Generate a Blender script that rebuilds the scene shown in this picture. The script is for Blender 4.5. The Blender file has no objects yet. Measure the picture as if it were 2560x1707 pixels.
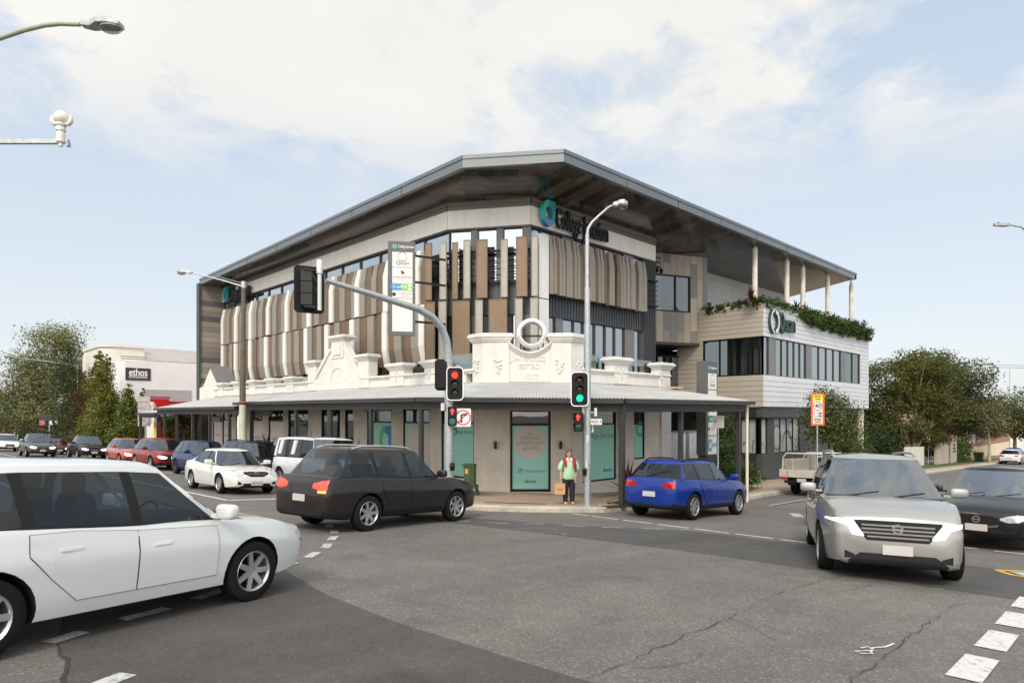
import bpy, bmesh, math, random
import numpy as np
from mathutils import Vector, Matrix
from mathutils.bvhtree import BVHTree
random.seed(7); np.random.seed(7)
S = bpy.context.scene
COL = S.collection
V = Vector
PI = math.pi
rad = math.radians

# ---------------------------------------------------------------- camera, sky, sun, exposure
FOC, CX, HY, CZ = 1614.0, 1280.0, 1035.0, 2.9
FWD, RGT = (.6997, .7145), (.7145, -.6997)
cam_d = bpy.data.cameras.new("camera"); cam = bpy.data.objects.new("camera", cam_d); COL.objects.link(cam)
cam.location = (0, 0, CZ); cam.rotation_euler = (rad(90), 0, -math.atan2(FWD[0], FWD[1]))
cam_d.sensor_width = 36; cam_d.lens = FOC / 2560 * 36; cam_d.shift_y = (HY - 853.5) / 2560
cam_d.clip_start = .1; cam_d.clip_end = 3000
S.camera = cam
SUN_EL, SUN_AZ = 42.0, 238.0     # azimuth measured from +Y towards +X
sun_d = bpy.data.lights.new("sun", 'SUN'); sun = bpy.data.objects.new("sun", sun_d); COL.objects.link(sun)
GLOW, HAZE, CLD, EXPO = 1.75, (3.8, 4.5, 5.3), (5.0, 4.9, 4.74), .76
sun_d.energy = 1.3; sun_d.angle = rad(14); sun_d.color = (1, .91, .8)
sv = V((math.sin(rad(SUN_AZ)) * math.cos(rad(SUN_EL)), math.cos(rad(SUN_AZ)) * math.cos(rad(SUN_EL)), math.sin(rad(SUN_EL))))
sun.rotation_euler = sv.to_track_quat('Z', 'Y').to_euler(); sun.location = sv * 60
W = bpy.data.worlds.new("World"); S.world = W; W.use_nodes = True
wn, wl = W.node_tree.nodes, W.node_tree.links
wn.clear()
def wnode(t, **k):
    n = wn.new(t)
    for a, b in k.items(): setattr(n, a, b)
    return n
def wmath(op, a, b=None, clamp=False):
    n = wnode('ShaderNodeMath', operation=op, use_clamp=clamp)
    for i, v in enumerate((a, b)):
        if v is None: continue
        if isinstance(v, (int, float)): n.inputs[i].default_value = v
        else: wl.new(v, n.inputs[i])
    return n.outputs[0]
sky = wnode('ShaderNodeTexSky', sky_type='NISHITA'); sky.sun_disc = False
sky.sun_elevation = rad(SUN_EL); sky.sun_rotation = rad(SUN_AZ); sky.air_density = 1.0; sky.dust_density = 1.6; sky.ozone_density = 1.0
tc = wnode('ShaderNodeTexCoord'); sep = wnode('ShaderNodeSeparateXYZ'); wl.new(tc.outputs['Generated'], sep.inputs[0])
zz = wmath('ADD', wmath('MAXIMUM', sep.outputs[2], 0.0), .22)
comb = wnode('ShaderNodeCombineXYZ')
wl.new(wmath('DIVIDE', sep.outputs[0], zz), comb.inputs[0]); wl.new(wmath('DIVIDE', sep.outputs[1], zz), comb.inputs[1])
def wnoise(scale, detail, off, rough=.55, dist=.0):
    mp = wnode('ShaderNodeMapping'); mp.inputs['Location'].default_value = off; wl.new(comb.outputs[0], mp.inputs[0])
    n = wnode('ShaderNodeTexNoise'); wl.new(mp.outputs[0], n.inputs['Vector'])
    n.inputs['Scale'].default_value = scale; n.inputs['Detail'].default_value = detail; n.inputs['Roughness'].default_value = rough; n.inputs['Distortion'].default_value = dist
    return n.outputs['Fac']
OFF = (2.6, 3.3)
big = wnoise(1.05, 2, (*OFF, 0)); fine = wnoise(3.2, 9, (.4, 2.2, 0), .62, .3)
mixn = wmath('ADD', wmath('MULTIPLY', big, .52), wmath('MULTIPLY', fine, .48))
ramp = wnode('ShaderNodeValToRGB'); wl.new(mixn, ramp.inputs[0])
ramp.color_ramp.elements[0].position = .448; ramp.color_ramp.elements[1].position = .532
hz = wnode('ShaderNodeMapRange'); hz.interpolation_type = 'SMOOTHSTEP'; wl.new(sep.outputs[2], hz.inputs[0]); hz.inputs[1].default_value = .26; hz.inputs[2].default_value = .44
cfac = wmath('MULTIPLY', ramp.outputs[0], hz.outputs[0], True)
# thin high haze whitens the clear sky; haze and cloud are brighter towards the veiled sun
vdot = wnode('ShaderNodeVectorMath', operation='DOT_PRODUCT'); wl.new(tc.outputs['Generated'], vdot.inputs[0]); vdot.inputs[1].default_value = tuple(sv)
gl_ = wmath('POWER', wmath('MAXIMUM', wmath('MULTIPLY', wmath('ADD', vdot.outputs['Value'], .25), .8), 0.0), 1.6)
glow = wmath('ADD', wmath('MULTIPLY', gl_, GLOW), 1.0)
hazemix = wnode('ShaderNodeMix', data_type='RGBA'); hazemix.inputs[0].default_value = .8
wl.new(sky.outputs[0], hazemix.inputs['A'])
hzn = wnode('ShaderNodeMapRange'); wl.new(sep.outputs[2], hzn.inputs[0]); hzn.inputs[1].default_value = 0; hzn.inputs[2].default_value = .46
hcol = wnode('ShaderNodeMix', data_type='RGBA'); hcol.inputs['A'].default_value = (5.35, 5.5, 5.55, 1); hcol.inputs['B'].default_value = (*HAZE, 1); wl.new(hzn.outputs[0], hcol.inputs[0]); wl.new(hcol.outputs['Result'], hazemix.inputs['B'])
cm = wnode('ShaderNodeMix', data_type='RGBA'); wl.new(cfac, cm.inputs[0]); wl.new(hazemix.outputs['Result'], cm.inputs['A'])
ccol = wnode('ShaderNodeMix', data_type='RGBA'); ccol.inputs['A'].default_value = (*CLD, 1); ccol.inputs['B'].default_value = (*[c * 1.18 for c in CLD], 1)
wl.new(fine, ccol.inputs[0]); wl.new(ccol.outputs['Result'], cm.inputs['B'])
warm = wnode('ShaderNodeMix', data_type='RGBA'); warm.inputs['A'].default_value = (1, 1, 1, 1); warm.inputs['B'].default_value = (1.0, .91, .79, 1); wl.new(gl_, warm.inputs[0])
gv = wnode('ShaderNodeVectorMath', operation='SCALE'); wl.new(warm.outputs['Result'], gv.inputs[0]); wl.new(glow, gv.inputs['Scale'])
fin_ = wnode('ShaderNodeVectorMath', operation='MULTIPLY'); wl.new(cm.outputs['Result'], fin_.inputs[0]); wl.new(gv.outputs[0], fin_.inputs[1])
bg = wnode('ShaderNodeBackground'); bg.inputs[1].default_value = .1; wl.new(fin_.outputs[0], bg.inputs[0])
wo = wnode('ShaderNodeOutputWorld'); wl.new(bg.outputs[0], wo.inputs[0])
S.view_settings.view_transform = 'Standard'; S.view_settings.look = 'None'; S.view_settings.exposure = EXPO; S.view_settings.gamma = 1
S.render.engine = 'CYCLES'
S.cycles.max_bounces = 6; S.cycles.transparent_max_bounces = 12; S.cycles.use_denoising = True

# ---------------------------------------------------------------- terrain and sight-line helpers
KX = 24.0
def gh(X, Y):
    Xc = max(-20, X); Yc = max(-20, min(Y, 260))
    return 1.74 + .0597 * min(Xc, KX) + .028 * min(max(0, Xc - KX), 120) + .0166 * Yc
def gz(X, Y, up=0): return CZ - gh(X, Y) + up
def ray(px): 
    t = (px - CX) / FOC
    return FWD[0] + RGT[0] * t, FWD[1] + RGT[1] * t
def onX(px, X, py=None):
    a, b = ray(px); d = X / a
    return (b * d, CZ - (py - HY) / FOC * d) if py is not None else b * d
def onY(px, Y, py=None):
    a, b = ray(px); d = Y / b
    return (a * d, CZ - (py - HY) / FOC * d) if py is not None else a * d
def atd(px, py, d):
    a, b = ray(px)
    return V((a * d, b * d, CZ - (py - HY) / FOC * d))

# ---------------------------------------------------------------- object helpers
ROOT = {}
def tag(o, label=None, cat=None, group=None, kind=None):
    if label: o['label'] = label
    if cat: o['category'] = cat
    if group: o['group'] = group
    if kind: o['kind'] = kind
    return o
def thing(name, label, cat, loc=(0, 0, 0), rz=0, group=None, rot=None):
    o = bpy.data.objects.new(name, None); COL.objects.link(o)
    o.empty_display_size = .2
    m = Matrix.Translation(V(loc)) @ (rot if rot is not None else Matrix.Rotation(rz, 4, 'Z'))
    o.matrix_world = m; ROOT[o.name] = m
    return tag(o, label, cat, group)
def rootm(o):
    while o.parent: o = o.parent
    return ROOT.get(o.name, Matrix.Identity(4))
class MB:
    def __init__(s): s.v = []; s.f = []; s.m = []
    def add(s, vs, fs, mi=0):
        b = len(s.v); s.v += [tuple(p) for p in vs]
        for f in fs: s.f.append(tuple(i + b for i in f)); s.m.append(mi)
    def hexa(s, p, mi=0):   # 8 points: 4 bottom ccw, 4 top ccw
        s.add(p, [(3, 2, 1, 0), (4, 5, 6, 7), (0, 1, 5, 4), (1, 2, 6, 5), (2, 3, 7, 6), (3, 0, 4, 7)], mi)
    def box(s, x0, x1, y0, y1, z0, z1, mi=0):
        s.hexa([(x0, y0, z0), (x1, y0, z0), (x1, y1, z0), (x0, y1, z0), (x0, y0, z1), (x1, y0, z1), (x1, y1, z1), (x0, y1, z1)], mi)
    def obox(s, o, a, b, c, mi=0):   # origin corner and three edge vectors
        o, a, b, c = V(o), V(a), V(b), V(c)
        s.hexa([o, o + a, o + a + b, o + b, o + c, o + a + c, o + a + b + c, o + b + c], mi)
    def prism(s, pts, ext, mi=0):   # planar polygon (3d points) swept along ext
        n = len(pts); e = V(ext); P = [V(p) for p in pts]; Q = [p + e for p in P]
        s.add(P + Q, [tuple(reversed(range(n))), tuple(range(n, 2 * n))] + [(i, (i + 1) % n, n + (i + 1) % n, n + i) for i in range(n)], mi)
    def tube(s, path, r, n=10, mi=0, caps=True):
        P = [V(p) for p in path]; R = r if isinstance(r, (list, tuple)) else [r] * len(P)
        rings = []; prev = None
        for i, p in enumerate(P):
            t = (P[min(i + 1, len(P) - 1)] - P[max(i - 1, 0)]).normalized()
            u = t.orthogonal().normalized() if prev is None else (prev - t * prev.dot(t)).normalized()
            prev = u; w = t.cross(u)
            rings.append([p + (u * math.cos(2 * PI * k / n) + w * math.sin(2 * PI * k / n)) * R[i] for k in range(n)])
        fs = []
        for i in range(len(P) - 1):
            for k in range(n): fs.append((i * n + k, i * n + (k + 1) % n, (i + 1) * n + (k + 1) % n, (i + 1) * n + k))
        if caps: fs += [tuple(reversed(range(n))), tuple(range((len(P) - 1) * n, len(P) * n))]
        s.add([p for r_ in rings for p in r_], fs, mi)
    def lathe(s, prof, o=(0, 0, 0), ax=(0, 0, 1), n=24, mi=0, closed=False, caps=True):   # prof: (radius, height)
        ax = V(ax).normalized(); u = ax.orthogonal().normalized(); w = ax.cross(u); o = V(o); vs = []
        for r, h in prof: vs += [o + ax * h + (u * math.cos(2 * PI * k / n) + w * math.sin(2 * PI * k / n)) * r for k in range(n)]
        m = len(prof); fs = []
        for i in range(m if closed else m - 1):
            j = (i + 1) % m
            for k in range(n): fs.append((i * n + k, i * n + (k + 1) % n, j * n + (k + 1) % n, j * n + k))
        if not closed and caps:
            if prof[0][0] > 1e-4: fs.append(tuple(reversed(range(n))))
            if prof[-1][0] > 1e-4: fs.append(tuple(range((m - 1) * n, m * n)))
        s.add(vs, fs, mi)
    def blob(s, c, r, n=12, m=8, mi=0, mat=None, sq=1.0):
        rx, ry, rz_ = r if isinstance(r, (tuple, list)) else (r, r, r); vs = []; fs = []
        for i in range(m + 1):
            a = PI * i / m
            for k in range(n):
                b = 2 * PI * k / n; e_ = lambda v: math.copysign(abs(v) ** sq, v); p = V((rx * e_(math.sin(a)) * e_(math.cos(b)), ry * e_(math.sin(a)) * e_(math.sin(b)), rz_ * e_(math.cos(a))))
                vs.append(V(c) + (mat @ p if mat else p))
        for i in range(m):
            for k in range(n): fs.append((i * n + k, (i + 1) * n + k, (i + 1) * n + (k + 1) % n, i * n + (k + 1) % n))
        s.add(vs, fs, mi)
    def loft(s, secs, n=20, mi=0):   # (centre, depth radius, width radius) ellipses from bottom to top
        vs = []
        for c, a, b in secs: vs += [V(c) + V((a * math.cos(2 * PI * k / n), b * math.sin(2 * PI * k / n), 0)) for k in range(n)]
        m = len(secs); s.add(vs, [(i * n + k, i * n + (k + 1) % n, (i + 1) * n + (k + 1) % n, (i + 1) * n + k) for i in range(m - 1) for k in range(n)] + [tuple(reversed(range(n))), tuple(range((m - 1) * n, m * n))], mi)
    def build(s, name, mats, parent=None, world=False, smooth=None, bevel=0):
        me = bpy.data.meshes.new(name); me.from_pydata(s.v, [], s.f); me.polygons.foreach_set('material_index', s.m)
        for m in (mats if isinstance(mats, (list, tuple)) else [mats]): me.materials.append(m)
        o = bpy.data.objects.new(name, me); COL.objects.link(o)
        fin(me, smooth)
        if parent is not None:
            if world: me.transform(rootm(parent).inverted())
            o.parent = parent
        if bevel:
            b = o.modifiers.new('bevel', 'BEVEL'); b.width = bevel; b.segments = 2; b.limit_method = 'ANGLE'; b.angle_limit = rad(40)
        return o
def fin(me, smooth):
    bm = bmesh.new(); bm.from_mesh(me); bmesh.ops.recalc_face_normals(bm, faces=bm.faces)
    bmesh.ops.remove_doubles(bm, verts=bm.verts, dist=1e-5) if smooth else None
    bm.to_mesh(me); bm.free()
    if smooth:
        me.polygons.foreach_set('use_smooth', [True] * len(me.polygons)); me.set_sharp_from_angle(angle=rad(smooth))
    me.update()
def text(body, parent, o, right, up, size, mat, ext=.004, align='CENTER', name='lettering', xs=1.0, bold=0, label=None, spacing=1.0):
    c = bpy.data.curves.new(name, 'FONT'); c.body = body; c.size = size; c.extrude = ext; c.align_x = align; c.align_y = 'CENTER'; c.offset = bold; c.space_character = spacing
    c.space_line = .9; c.materials.append(mat)
    ob = bpy.data.objects.new(name, c); COL.objects.link(ob)
    r, u = V(right).normalized(), V(up).normalized(); n = r.cross(u)
    m = Matrix(((r.x * xs, u.x, n.x, o[0]), (r.y * xs, u.y, n.y, o[1]), (r.z * xs, u.z, n.z, o[2]), (0, 0, 0, 1)))
    if parent is not None:
        ob.parent = parent; ob.matrix_basis = rootm(parent).inverted() @ m
    else: ob.matrix_basis = m
    return ob

# ---------------------------------------------------------------- materials
MATS = {}
def mat(name, rgb, rough=.55, metal=0, var=.12, scale=3.0, bump=0, bscale=40, coat=0, spec=.5, emit=None, estr=0, streak=0):
    if name in MATS: return MATS[name]
    m = bpy.data.materials.new(name); MATS[name] = m; m.use_nodes = True
    nt = m.node_tree; N, L = nt.nodes, nt.links; b = N['Principled BSDF']
    b.inputs['Roughness'].default_value = rough; b.inputs['Metallic'].default_value = metal; b.inputs['Coat Weight'].default_value = coat; b.inputs['Coat Roughness'].default_value = .04
    b.inputs['Specular IOR Level'].default_value = spec
    t = N.new('ShaderNodeTexCoord'); nz = N.new('ShaderNodeTexNoise'); L.new(t.outputs['Object'], nz.inputs['Vector'])
    nz.inputs['Scale'].default_value = scale; nz.inputs['Detail'].default_value = 6; nz.inputs['Roughness'].default_value = .65
    r = N.new('ShaderNodeValToRGB'); L.new(nz.outputs['Fac'], r.inputs[0])
    r.color_ramp.elements[0].position = .3; r.color_ramp.elements[1].position = .7
    r.color_ramp.elements[0].color = (*[c * (1 - var) for c in rgb], 1); r.color_ramp.elements[1].color = (*[min(1, c * (1 + var)) for c in rgb], 1)
    if streak:   # rain streaks and grime
        mp = N.new('ShaderNodeMapping'); mp.inputs['Scale'].default_value = (5, 5, .35); L.new(t.outputs['Object'], mp.inputs[0]); n3 = N.new('ShaderNodeTexNoise'); n3.inputs['Scale'].default_value = 1.2; n3.inputs['Detail'].default_value = 7; n3.inputs['Roughness'].default_value = .7; L.new(mp.outputs[0], n3.inputs['Vector'])
        mr = N.new('ShaderNodeMapRange'); L.new(n3.outputs['Fac'], mr.inputs[0]); mr.inputs[1].default_value = .38; mr.inputs[2].default_value = .6; mr.inputs[3].default_value = 1 - streak; mr.inputs[4].default_value = 1
        mx = N.new('ShaderNodeMix'); mx.data_type = 'RGBA'; mx.blend_type = 'MULTIPLY'; mx.inputs[0].default_value = 1; L.new(r.outputs[0], mx.inputs['A']); L.new(mr.outputs[0], mx.inputs['B']); L.new(mx.outputs['Result'], b.inputs['Base Color'])
    else: L.new(r.outputs[0], b.inputs['Base Color'])
    if bump:
        n2 = N.new('ShaderNodeTexNoise'); n2.inputs['Scale'].default_value = bscale; n2.inputs['Detail'].default_value = 4; L.new(t.outputs['Object'], n2.inputs['Vector'])
        bp = N.new('ShaderNodeBump'); bp.inputs['Strength'].default_value = bump; bp.inputs['Distance'].default_value = .02; L.new(n2.outputs['Fac'], bp.inputs['Height']); L.new(bp.outputs[0], b.inputs['Normal'])
    if emit: b.inputs['Emission Color'].default_value = (*emit, 1); b.inputs['Emission Strength'].default_value = estr
    return m
def nodes(m): return m.node_tree.nodes, m.node_tree.links, m.node_tree.nodes['Principled BSDF']
def glassmat(name, tint, refl=.35, trans=.5, rough=.01):
    if name in MATS: return MATS[name]
    m = bpy.data.materials.new(name); MATS[name] = m; m.use_nodes = True; N, L = m.node_tree.nodes, m.node_tree.links
    N.clear(); out = N.new('ShaderNodeOutputMaterial'); g = N.new('ShaderNodeBsdfGlossy'); g.inputs['Roughness'].default_value = rough; g.inputs['Color'].default_value = (.93, .97, 1, 1)
    tr = N.new('ShaderNodeBsdfTransparent'); tr.inputs[0].default_value = (*[trans * c for c in tint], 1)
    df = N.new('ShaderNodeBsdfDiffuse'); df.inputs[0].default_value = (*[c * .03 for c in tint], 1)
    m1 = N.new('ShaderNodeMixShader'); m1.inputs[0].default_value = .25; L.new(tr.outputs[0], m1.inputs[1]); L.new(df.outputs[0], m1.inputs[2])
    lw = N.new('ShaderNodeLayerWeight'); lw.inputs[0].default_value = .5; fr = N.new('ShaderNodeMath'); fr.operation = 'POWER'; L.new(lw.outputs['Facing'], fr.inputs[0]); fr.inputs[1].default_value = 4.0
    # slightly uneven panes
    t = N.new('ShaderNodeTexCoord'); nz = N.new('ShaderNodeTexNoise'); nz.inputs['Scale'].default_value = .8; L.new(t.outputs['Object'], nz.inputs['Vector'])
    bp = N.new('ShaderNodeBump'); bp.inputs['Strength'].default_value = .06; bp.inputs['Distance'].default_value = .05; L.new(nz.outputs['Fac'], bp.inputs['Height']); L.new(bp.outputs[0], g.inputs['Normal'])
    ma = N.new('ShaderNodeMath'); ma.operation = 'MULTIPLY_ADD'; ma.use_clamp = True; L.new(fr.outputs[0], ma.inputs[0]); ma.inputs[1].default_value = .9; ma.inputs[2].default_value = refl + .04
    m2 = N.new('ShaderNodeMixShader'); L.new(ma.outputs[0], m2.inputs[0]); L.new(m1.outputs[0], m2.inputs[1]); L.new(g.outputs[0], m2.inputs[2]); L.new(m2.outputs[0], out.inputs[0])
    return m
def leafmat(name, c1, c2, scale=1.2, trans=.35):
    if name in MATS: return MATS[name]
    m = bpy.data.materials.new(name); MATS[name] = m; m.use_nodes = True; N, L, b = nodes(m)
    t = N.new('ShaderNodeTexCoord'); nz = N.new('ShaderNodeTexNoise'); nz.inputs['Scale'].default_value = scale; nz.inputs['Detail'].default_value = 5; nz.inputs['Roughness'].default_value = .8; L.new(t.outputs['Object'], nz.inputs['Vector'])
    r = N.new('ShaderNodeValToRGB'); L.new(nz.outputs['Fac'], r.inputs[0]); r.color_ramp.elements[0].position = .35; r.color_ramp.elements[1].position = .65
    r.color_ramp.elements[0].color = (*c1, 1); r.color_ramp.elements[1].color = (*c2, 1); L.new(r.outputs[0], b.inputs['Base Color'])
    b.inputs['Roughness'].default_value = .5; b.inputs['Specular IOR Level'].default_value = .3
    tr = N.new('ShaderNodeBsdfTranslucent'); L.new(r.outputs[0], tr.inputs[0]); mx = N.new('ShaderNodeMixShader'); mx.inputs[0].default_value = trans
    o = N['Material Output']; L.new(b.outputs[0], mx.inputs[1]); L.new(tr.outputs[0], mx.inputs[2]); L.new(mx.outputs[0], o.inputs[0])
    return m
def brickmat(name, c1, c2, mort, axes, bw, rh, mortar=.006, rough=.8, bump=.4, offset=.5, var=.15, squash=1):
    """bricks, planks or panels laid out in object space; axes says which object axes run along and across a course"""
    if name in MATS: return MATS[name]
    m = bpy.data.materials.new(name); MATS[name] = m; m.use_nodes = True; N, L, b = nodes(m)
    t = N.new('ShaderNodeTexCoord'); sp = N.new('ShaderNodeSeparateXYZ'); L.new(t.outputs['Object'], sp.inputs[0]); cb = N.new('ShaderNodeCombineXYZ')
    def pick(ax):
        if ax in 'XYZ': return sp.outputs['XYZ'.index(ax)]
        a = N.new('ShaderNodeMath'); a.operation = 'SUBTRACT' if ax == 'D' else 'ADD'; L.new(sp.outputs[0], a.inputs[0]); L.new(sp.outputs[1], a.inputs[1])
        q = N.new('ShaderNodeMath'); q.operation = 'MULTIPLY'; q.inputs[1].default_value = .7071; L.new(a.outputs[0], q.inputs[0]); return q.outputs[0]
    L.new(pick(axes[0]), cb.inputs[0]); L.new(pick(axes[1]), cb.inputs[1])
    k = N.new('ShaderNodeTexBrick'); L.new(cb.outputs[0], k.inputs['Vector']); k.inputs['Color1'].default_value = (*c1, 1); k.inputs['Color2'].default_value = (*c2, 1); k.inputs['Mortar'].default_value = (*mort, 1)
    k.inputs['Scale'].default_value = 1; k.inputs['Mortar Size'].default_value = mortar; k.inputs['Brick Width'].default_value = bw; k.inputs['Row Height'].default_value = rh; k.offset = offset; k.inputs['Mortar Smooth'].default_value = .1
    nz = N.new('ShaderNodeTexNoise'); nz.inputs['Scale'].default_value = 1.3; nz.inputs['Detail'].default_value = 7; L.new(t.outputs['Object'], nz.inputs['Vector'])
    mr = N.new('ShaderNodeMapRange'); L.new(nz.outputs['Fac'], mr.inputs[0]); mr.inputs[1].default_value = .3; mr.inputs[2].default_value = .7; mr.inputs[3].default_value = 1 - var; mr.inputs[4].default_value = 1 + var * .4
    mx = N.new('ShaderNodeMix'); mx.data_type = 'RGBA'; mx.blend_type = 'MULTIPLY'; mx.inputs[0].default_value = 1; L.new(k.outputs['Color'], mx.inputs['A']); L.new(mr.outputs[0], mx.inputs['B']); L.new(mx.outputs['Result'], b.inputs['Base Color'])
    bp = N.new('ShaderNodeBump'); bp.inputs['Strength'].default_value = bump; bp.inputs['Distance'].default_value = .01; bp.invert = True; L.new(k.outputs['Fac'], bp.inputs['Height']); L.new(bp.outputs[0], b.inputs['Normal'])
    b.inputs['Roughness'].default_value = rough
    return m
def asphalt(name, base, speck, scale=1.0, worn=.25, agg=1.0):
    m = bpy.data.materials.new(name); MATS[name] = m; m.use_nodes = True; N, L, b = nodes(m)
    t = N.new('ShaderNodeTexCoord')
    def noise(sc, det, rough=.6, off=0):
        mp = N.new('ShaderNodeMapping'); mp.inputs['Location'].default_value = (off, off, 0); L.new(t.outputs['Object'], mp.inputs[0])
        n = N.new('ShaderNodeTexNoise'); n.inputs['Scale'].default_value = sc; n.inputs['Detail'].default_value = det; n.inputs['Roughness'].default_value = rough; L.new(mp.outputs[0], n.inputs['Vector']); return n.outputs['Fac']
    def rampf(x, a, c, lo, hi):
        r = N.new('ShaderNodeMapRange'); L.new(x, r.inputs[0]); r.inputs[1].default_value = a; r.inputs[2].default_value = c; r.inputs[3].default_value = lo; r.inputs[4].default_value = hi; return r.outputs[0]
    def mul(a, c):
        n = N.new('ShaderNodeMath'); n.operation = 'MULTIPLY'; L.new(a, n.inputs[0]); L.new(c, n.inputs[1]); return n.outputs[0]
    f = mul(rampf(noise(.35, 6), .3, .7, 1 - worn, 1 + worn * .6), rampf(noise(2.1, 8, .7, 5), .3, .7, .86, 1.12))
    mps = N.new('ShaderNodeMapping'); mps.inputs['Scale'].default_value = (.12, 1.1, 1); L.new(t.outputs['Object'], mps.inputs[0]); ns = N.new('ShaderNodeTexNoise'); ns.inputs['Scale'].default_value = 1.0; ns.inputs['Detail'].default_value = 5; L.new(mps.outputs[0], ns.inputs['Vector'])
    f = mul(f, rampf(ns.outputs['Fac'], .35, .65, 1 - worn * .5, 1 + worn * .3))
    f = mul(f, rampf(noise(.9, 3, .5, 9), .25, .36, .8, 1))
    f = mul(f, rampf(noise(38, 3, .7, 2), .3, .7, 1 - .3 * agg, 1 + .3 * agg))
    vo = N.new('ShaderNodeTexVoronoi'); vo.inputs['Scale'].default_value = 55; L.new(t.outputs['Object'], vo.inputs['Vector'])
    c1 = N.new('ShaderNodeMix'); c1.data_type = 'RGBA'; c1.inputs['A'].default_value = (*base, 1); c1.inputs['B'].default_value = (*speck, 1)
    sp = N.new('ShaderNodeSeparateColor'); L.new(vo.outputs['Color'], sp.inputs[0]); L.new(rampf(sp.outputs[0], .78, .98, 0, .75), c1.inputs[0])
    mx = N.new('ShaderNodeMix'); mx.data_type = 'RGBA'; mx.blend_type = 'MULTIPLY'; mx.inputs[0].default_value = 1; L.new(c1.outputs['Result'], mx.inputs['A']); L.new(f, mx.inputs['B']); L.new(mx.outputs['Result'], b.inputs['Base Color'])
    bp = N.new('ShaderNodeBump'); bp.inputs['Strength'].default_value = .5; bp.inputs['Distance'].default_value = .008; L.new(noise(70, 4, .7), bp.inputs['Height']); L.new(bp.outputs[0], b.inputs['Normal'])
    b.inputs['Roughness'].default_value = .85; b.inputs['Specular IOR Level'].default_value = .3
    return m
def paintmat(name, rgb, wear=.5):
    m = bpy.data.materials.new(name); MATS[name] = m; m.use_nodes = True; N, L, b = nodes(m)
    t = N.new('ShaderNodeTexCoord'); n = N.new('ShaderNodeTexNoise'); n.inputs['Scale'].default_value = 14; n.inputs['Detail'].default_value = 8; n.inputs['Roughness'].default_value = .75; L.new(t.outputs['Object'], n.inputs['Vector'])
    r = N.new('ShaderNodeValToRGB'); L.new(n.outputs['Fac'], r.inputs[0]); r.color_ramp.elements[0].position = .34; r.color_ramp.elements[1].position = .34 + .14 * wear + .02
    r.color_ramp.elements[0].color = (.14, .135, .13, 1); r.color_ramp.elements[1].color = (*rgb, 1); L.new(r.outputs[0], b.inputs['Base Color']); b.inputs['Roughness'].default_value = .7
    return m
WHITE = mat('white painted render', (.67, .65, .61), .6, var=.07, scale=1.5, bump=.15, bscale=25, streak=.09)
BAND = mat('pale concrete panel', (.74, .71, .66), .6, var=.06, scale=1.2, streak=.08)
DKGREY = mat('dark grey paint', (.042, .041, .04), .5, var=.15, spec=.3)
BLACK = mat('black aluminium', (.008, .008, .009), .4, var=.2, spec=.3)
MIDGREY = mat('grey powder coat', (.16, .16, .165), .45, var=.1)
STEEL = mat('galvanised steel', (.42, .44, .45), .42, .55, var=.22, scale=14)
CORR = mat('corrugated sheet metal', (.42, .42, .41), .55, .1, var=.14, scale=1.2)
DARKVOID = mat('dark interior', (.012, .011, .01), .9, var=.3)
GLASS = glassmat('reflective facade glass', (.75, .85, .9), .42, .35)
GLASSD = glassmat('dark window glass', (.6, .66, .7), .1, .45)
GLASSC = glassmat('clear balustrade glass', (.85, 1, .97), .16, .9)
TEAL = mat('teal window graphic', (.30, .62, .54), .35, var=.04, scale=.7)
CREAM = mat('beige graphic', (.55, .5, .45), .4, var=.04)
TXTGREY = mat('grey lettering', (.2, .22, .23), .5, var=.02)
TXTBLK = mat('black lettering', (.015, .015, .016), .5, var=.02)
TXTWHT = mat('white lettering', (.85, .85, .85), .5, var=.02)
SIGNW = mat('white sign face', (.66, .65, .63), .4, var=.03)
RED = mat('sign red', (.5, .015, .02), .4, var=.05)
LGREEN = mat('logo green', (.1, .42, .16), .4, var=.05)
LTEAL = mat('logo teal', (.03, .42, .36), .35, var=.1)
LBLUE = mat('logo blue', (.02, .2, .45), .4, var=.08)
# ---------------------------------------------------------------- ground
def sheet(name, poly, up, m, kind='structure', skirt=0, label=None, cat=None, parent=None):
    bm = bmesh.new(); vs = [bm.verts.new((x, y, 0)) for x, y in poly]; bm.faces.new(vs)
    bmesh.ops.triangulate(bm, faces=bm.faces[:])
    for co, no in (((KX, 0, 0), (1, 0, 0)), ((-20, 0, 0), (1, 0, 0)), ((144, 0, 0), (1, 0, 0)), ((0, 260, 0), (0, 1, 0)), ((0, -20, 0), (0, 1, 0))):
        bmesh.ops.bisect_plane(bm, geom=bm.verts[:] + bm.edges[:] + bm.faces[:], plane_co=co, plane_no=no, dist=1e-4)
    for v in bm.verts: v.co.z = gz(v.co.x, v.co.y, up)
    bmesh.ops.recalc_face_normals(bm, faces=bm.faces)
    for f in bm.faces:
        if f.normal.z < 0: f.normal_flip()
    if skirt:
        ed = [e for e in bm.edges if e.is_boundary]; lo = {}
        for e in ed:
            for v in e.verts:
                if v not in lo: lo[v] = bm.verts.new(v.co - V((0, 0, skirt)))
        for e in ed: bm.faces.new((e.verts[0], e.verts[1], lo[e.verts[1]], lo[e.verts[0]]))
        bmesh.ops.recalc_face_normals(bm, faces=bm.faces)
    me = bpy.data.meshes.new(name); bm.to_mesh(me); bm.free(); me.materials.append(m)
    o = bpy.data.objects.new(name, me); COL.objects.link(o)
    if parent: o.parent = parent
    return tag(o, label, cat, kind=kind)
ASPH = asphalt('worn chip seal asphalt', (.135, .124, .113), (.26, .24, .215), worn=.16, agg=.7)
ASPD = asphalt('newer dark asphalt', (.078, .073, .069), (.11, .105, .10), worn=.16, agg=.8)
ASPM = asphalt('dark asphalt strip', (.088, .084, .081), (.13, .125, .12), worn=.2, agg=.8)
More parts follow.
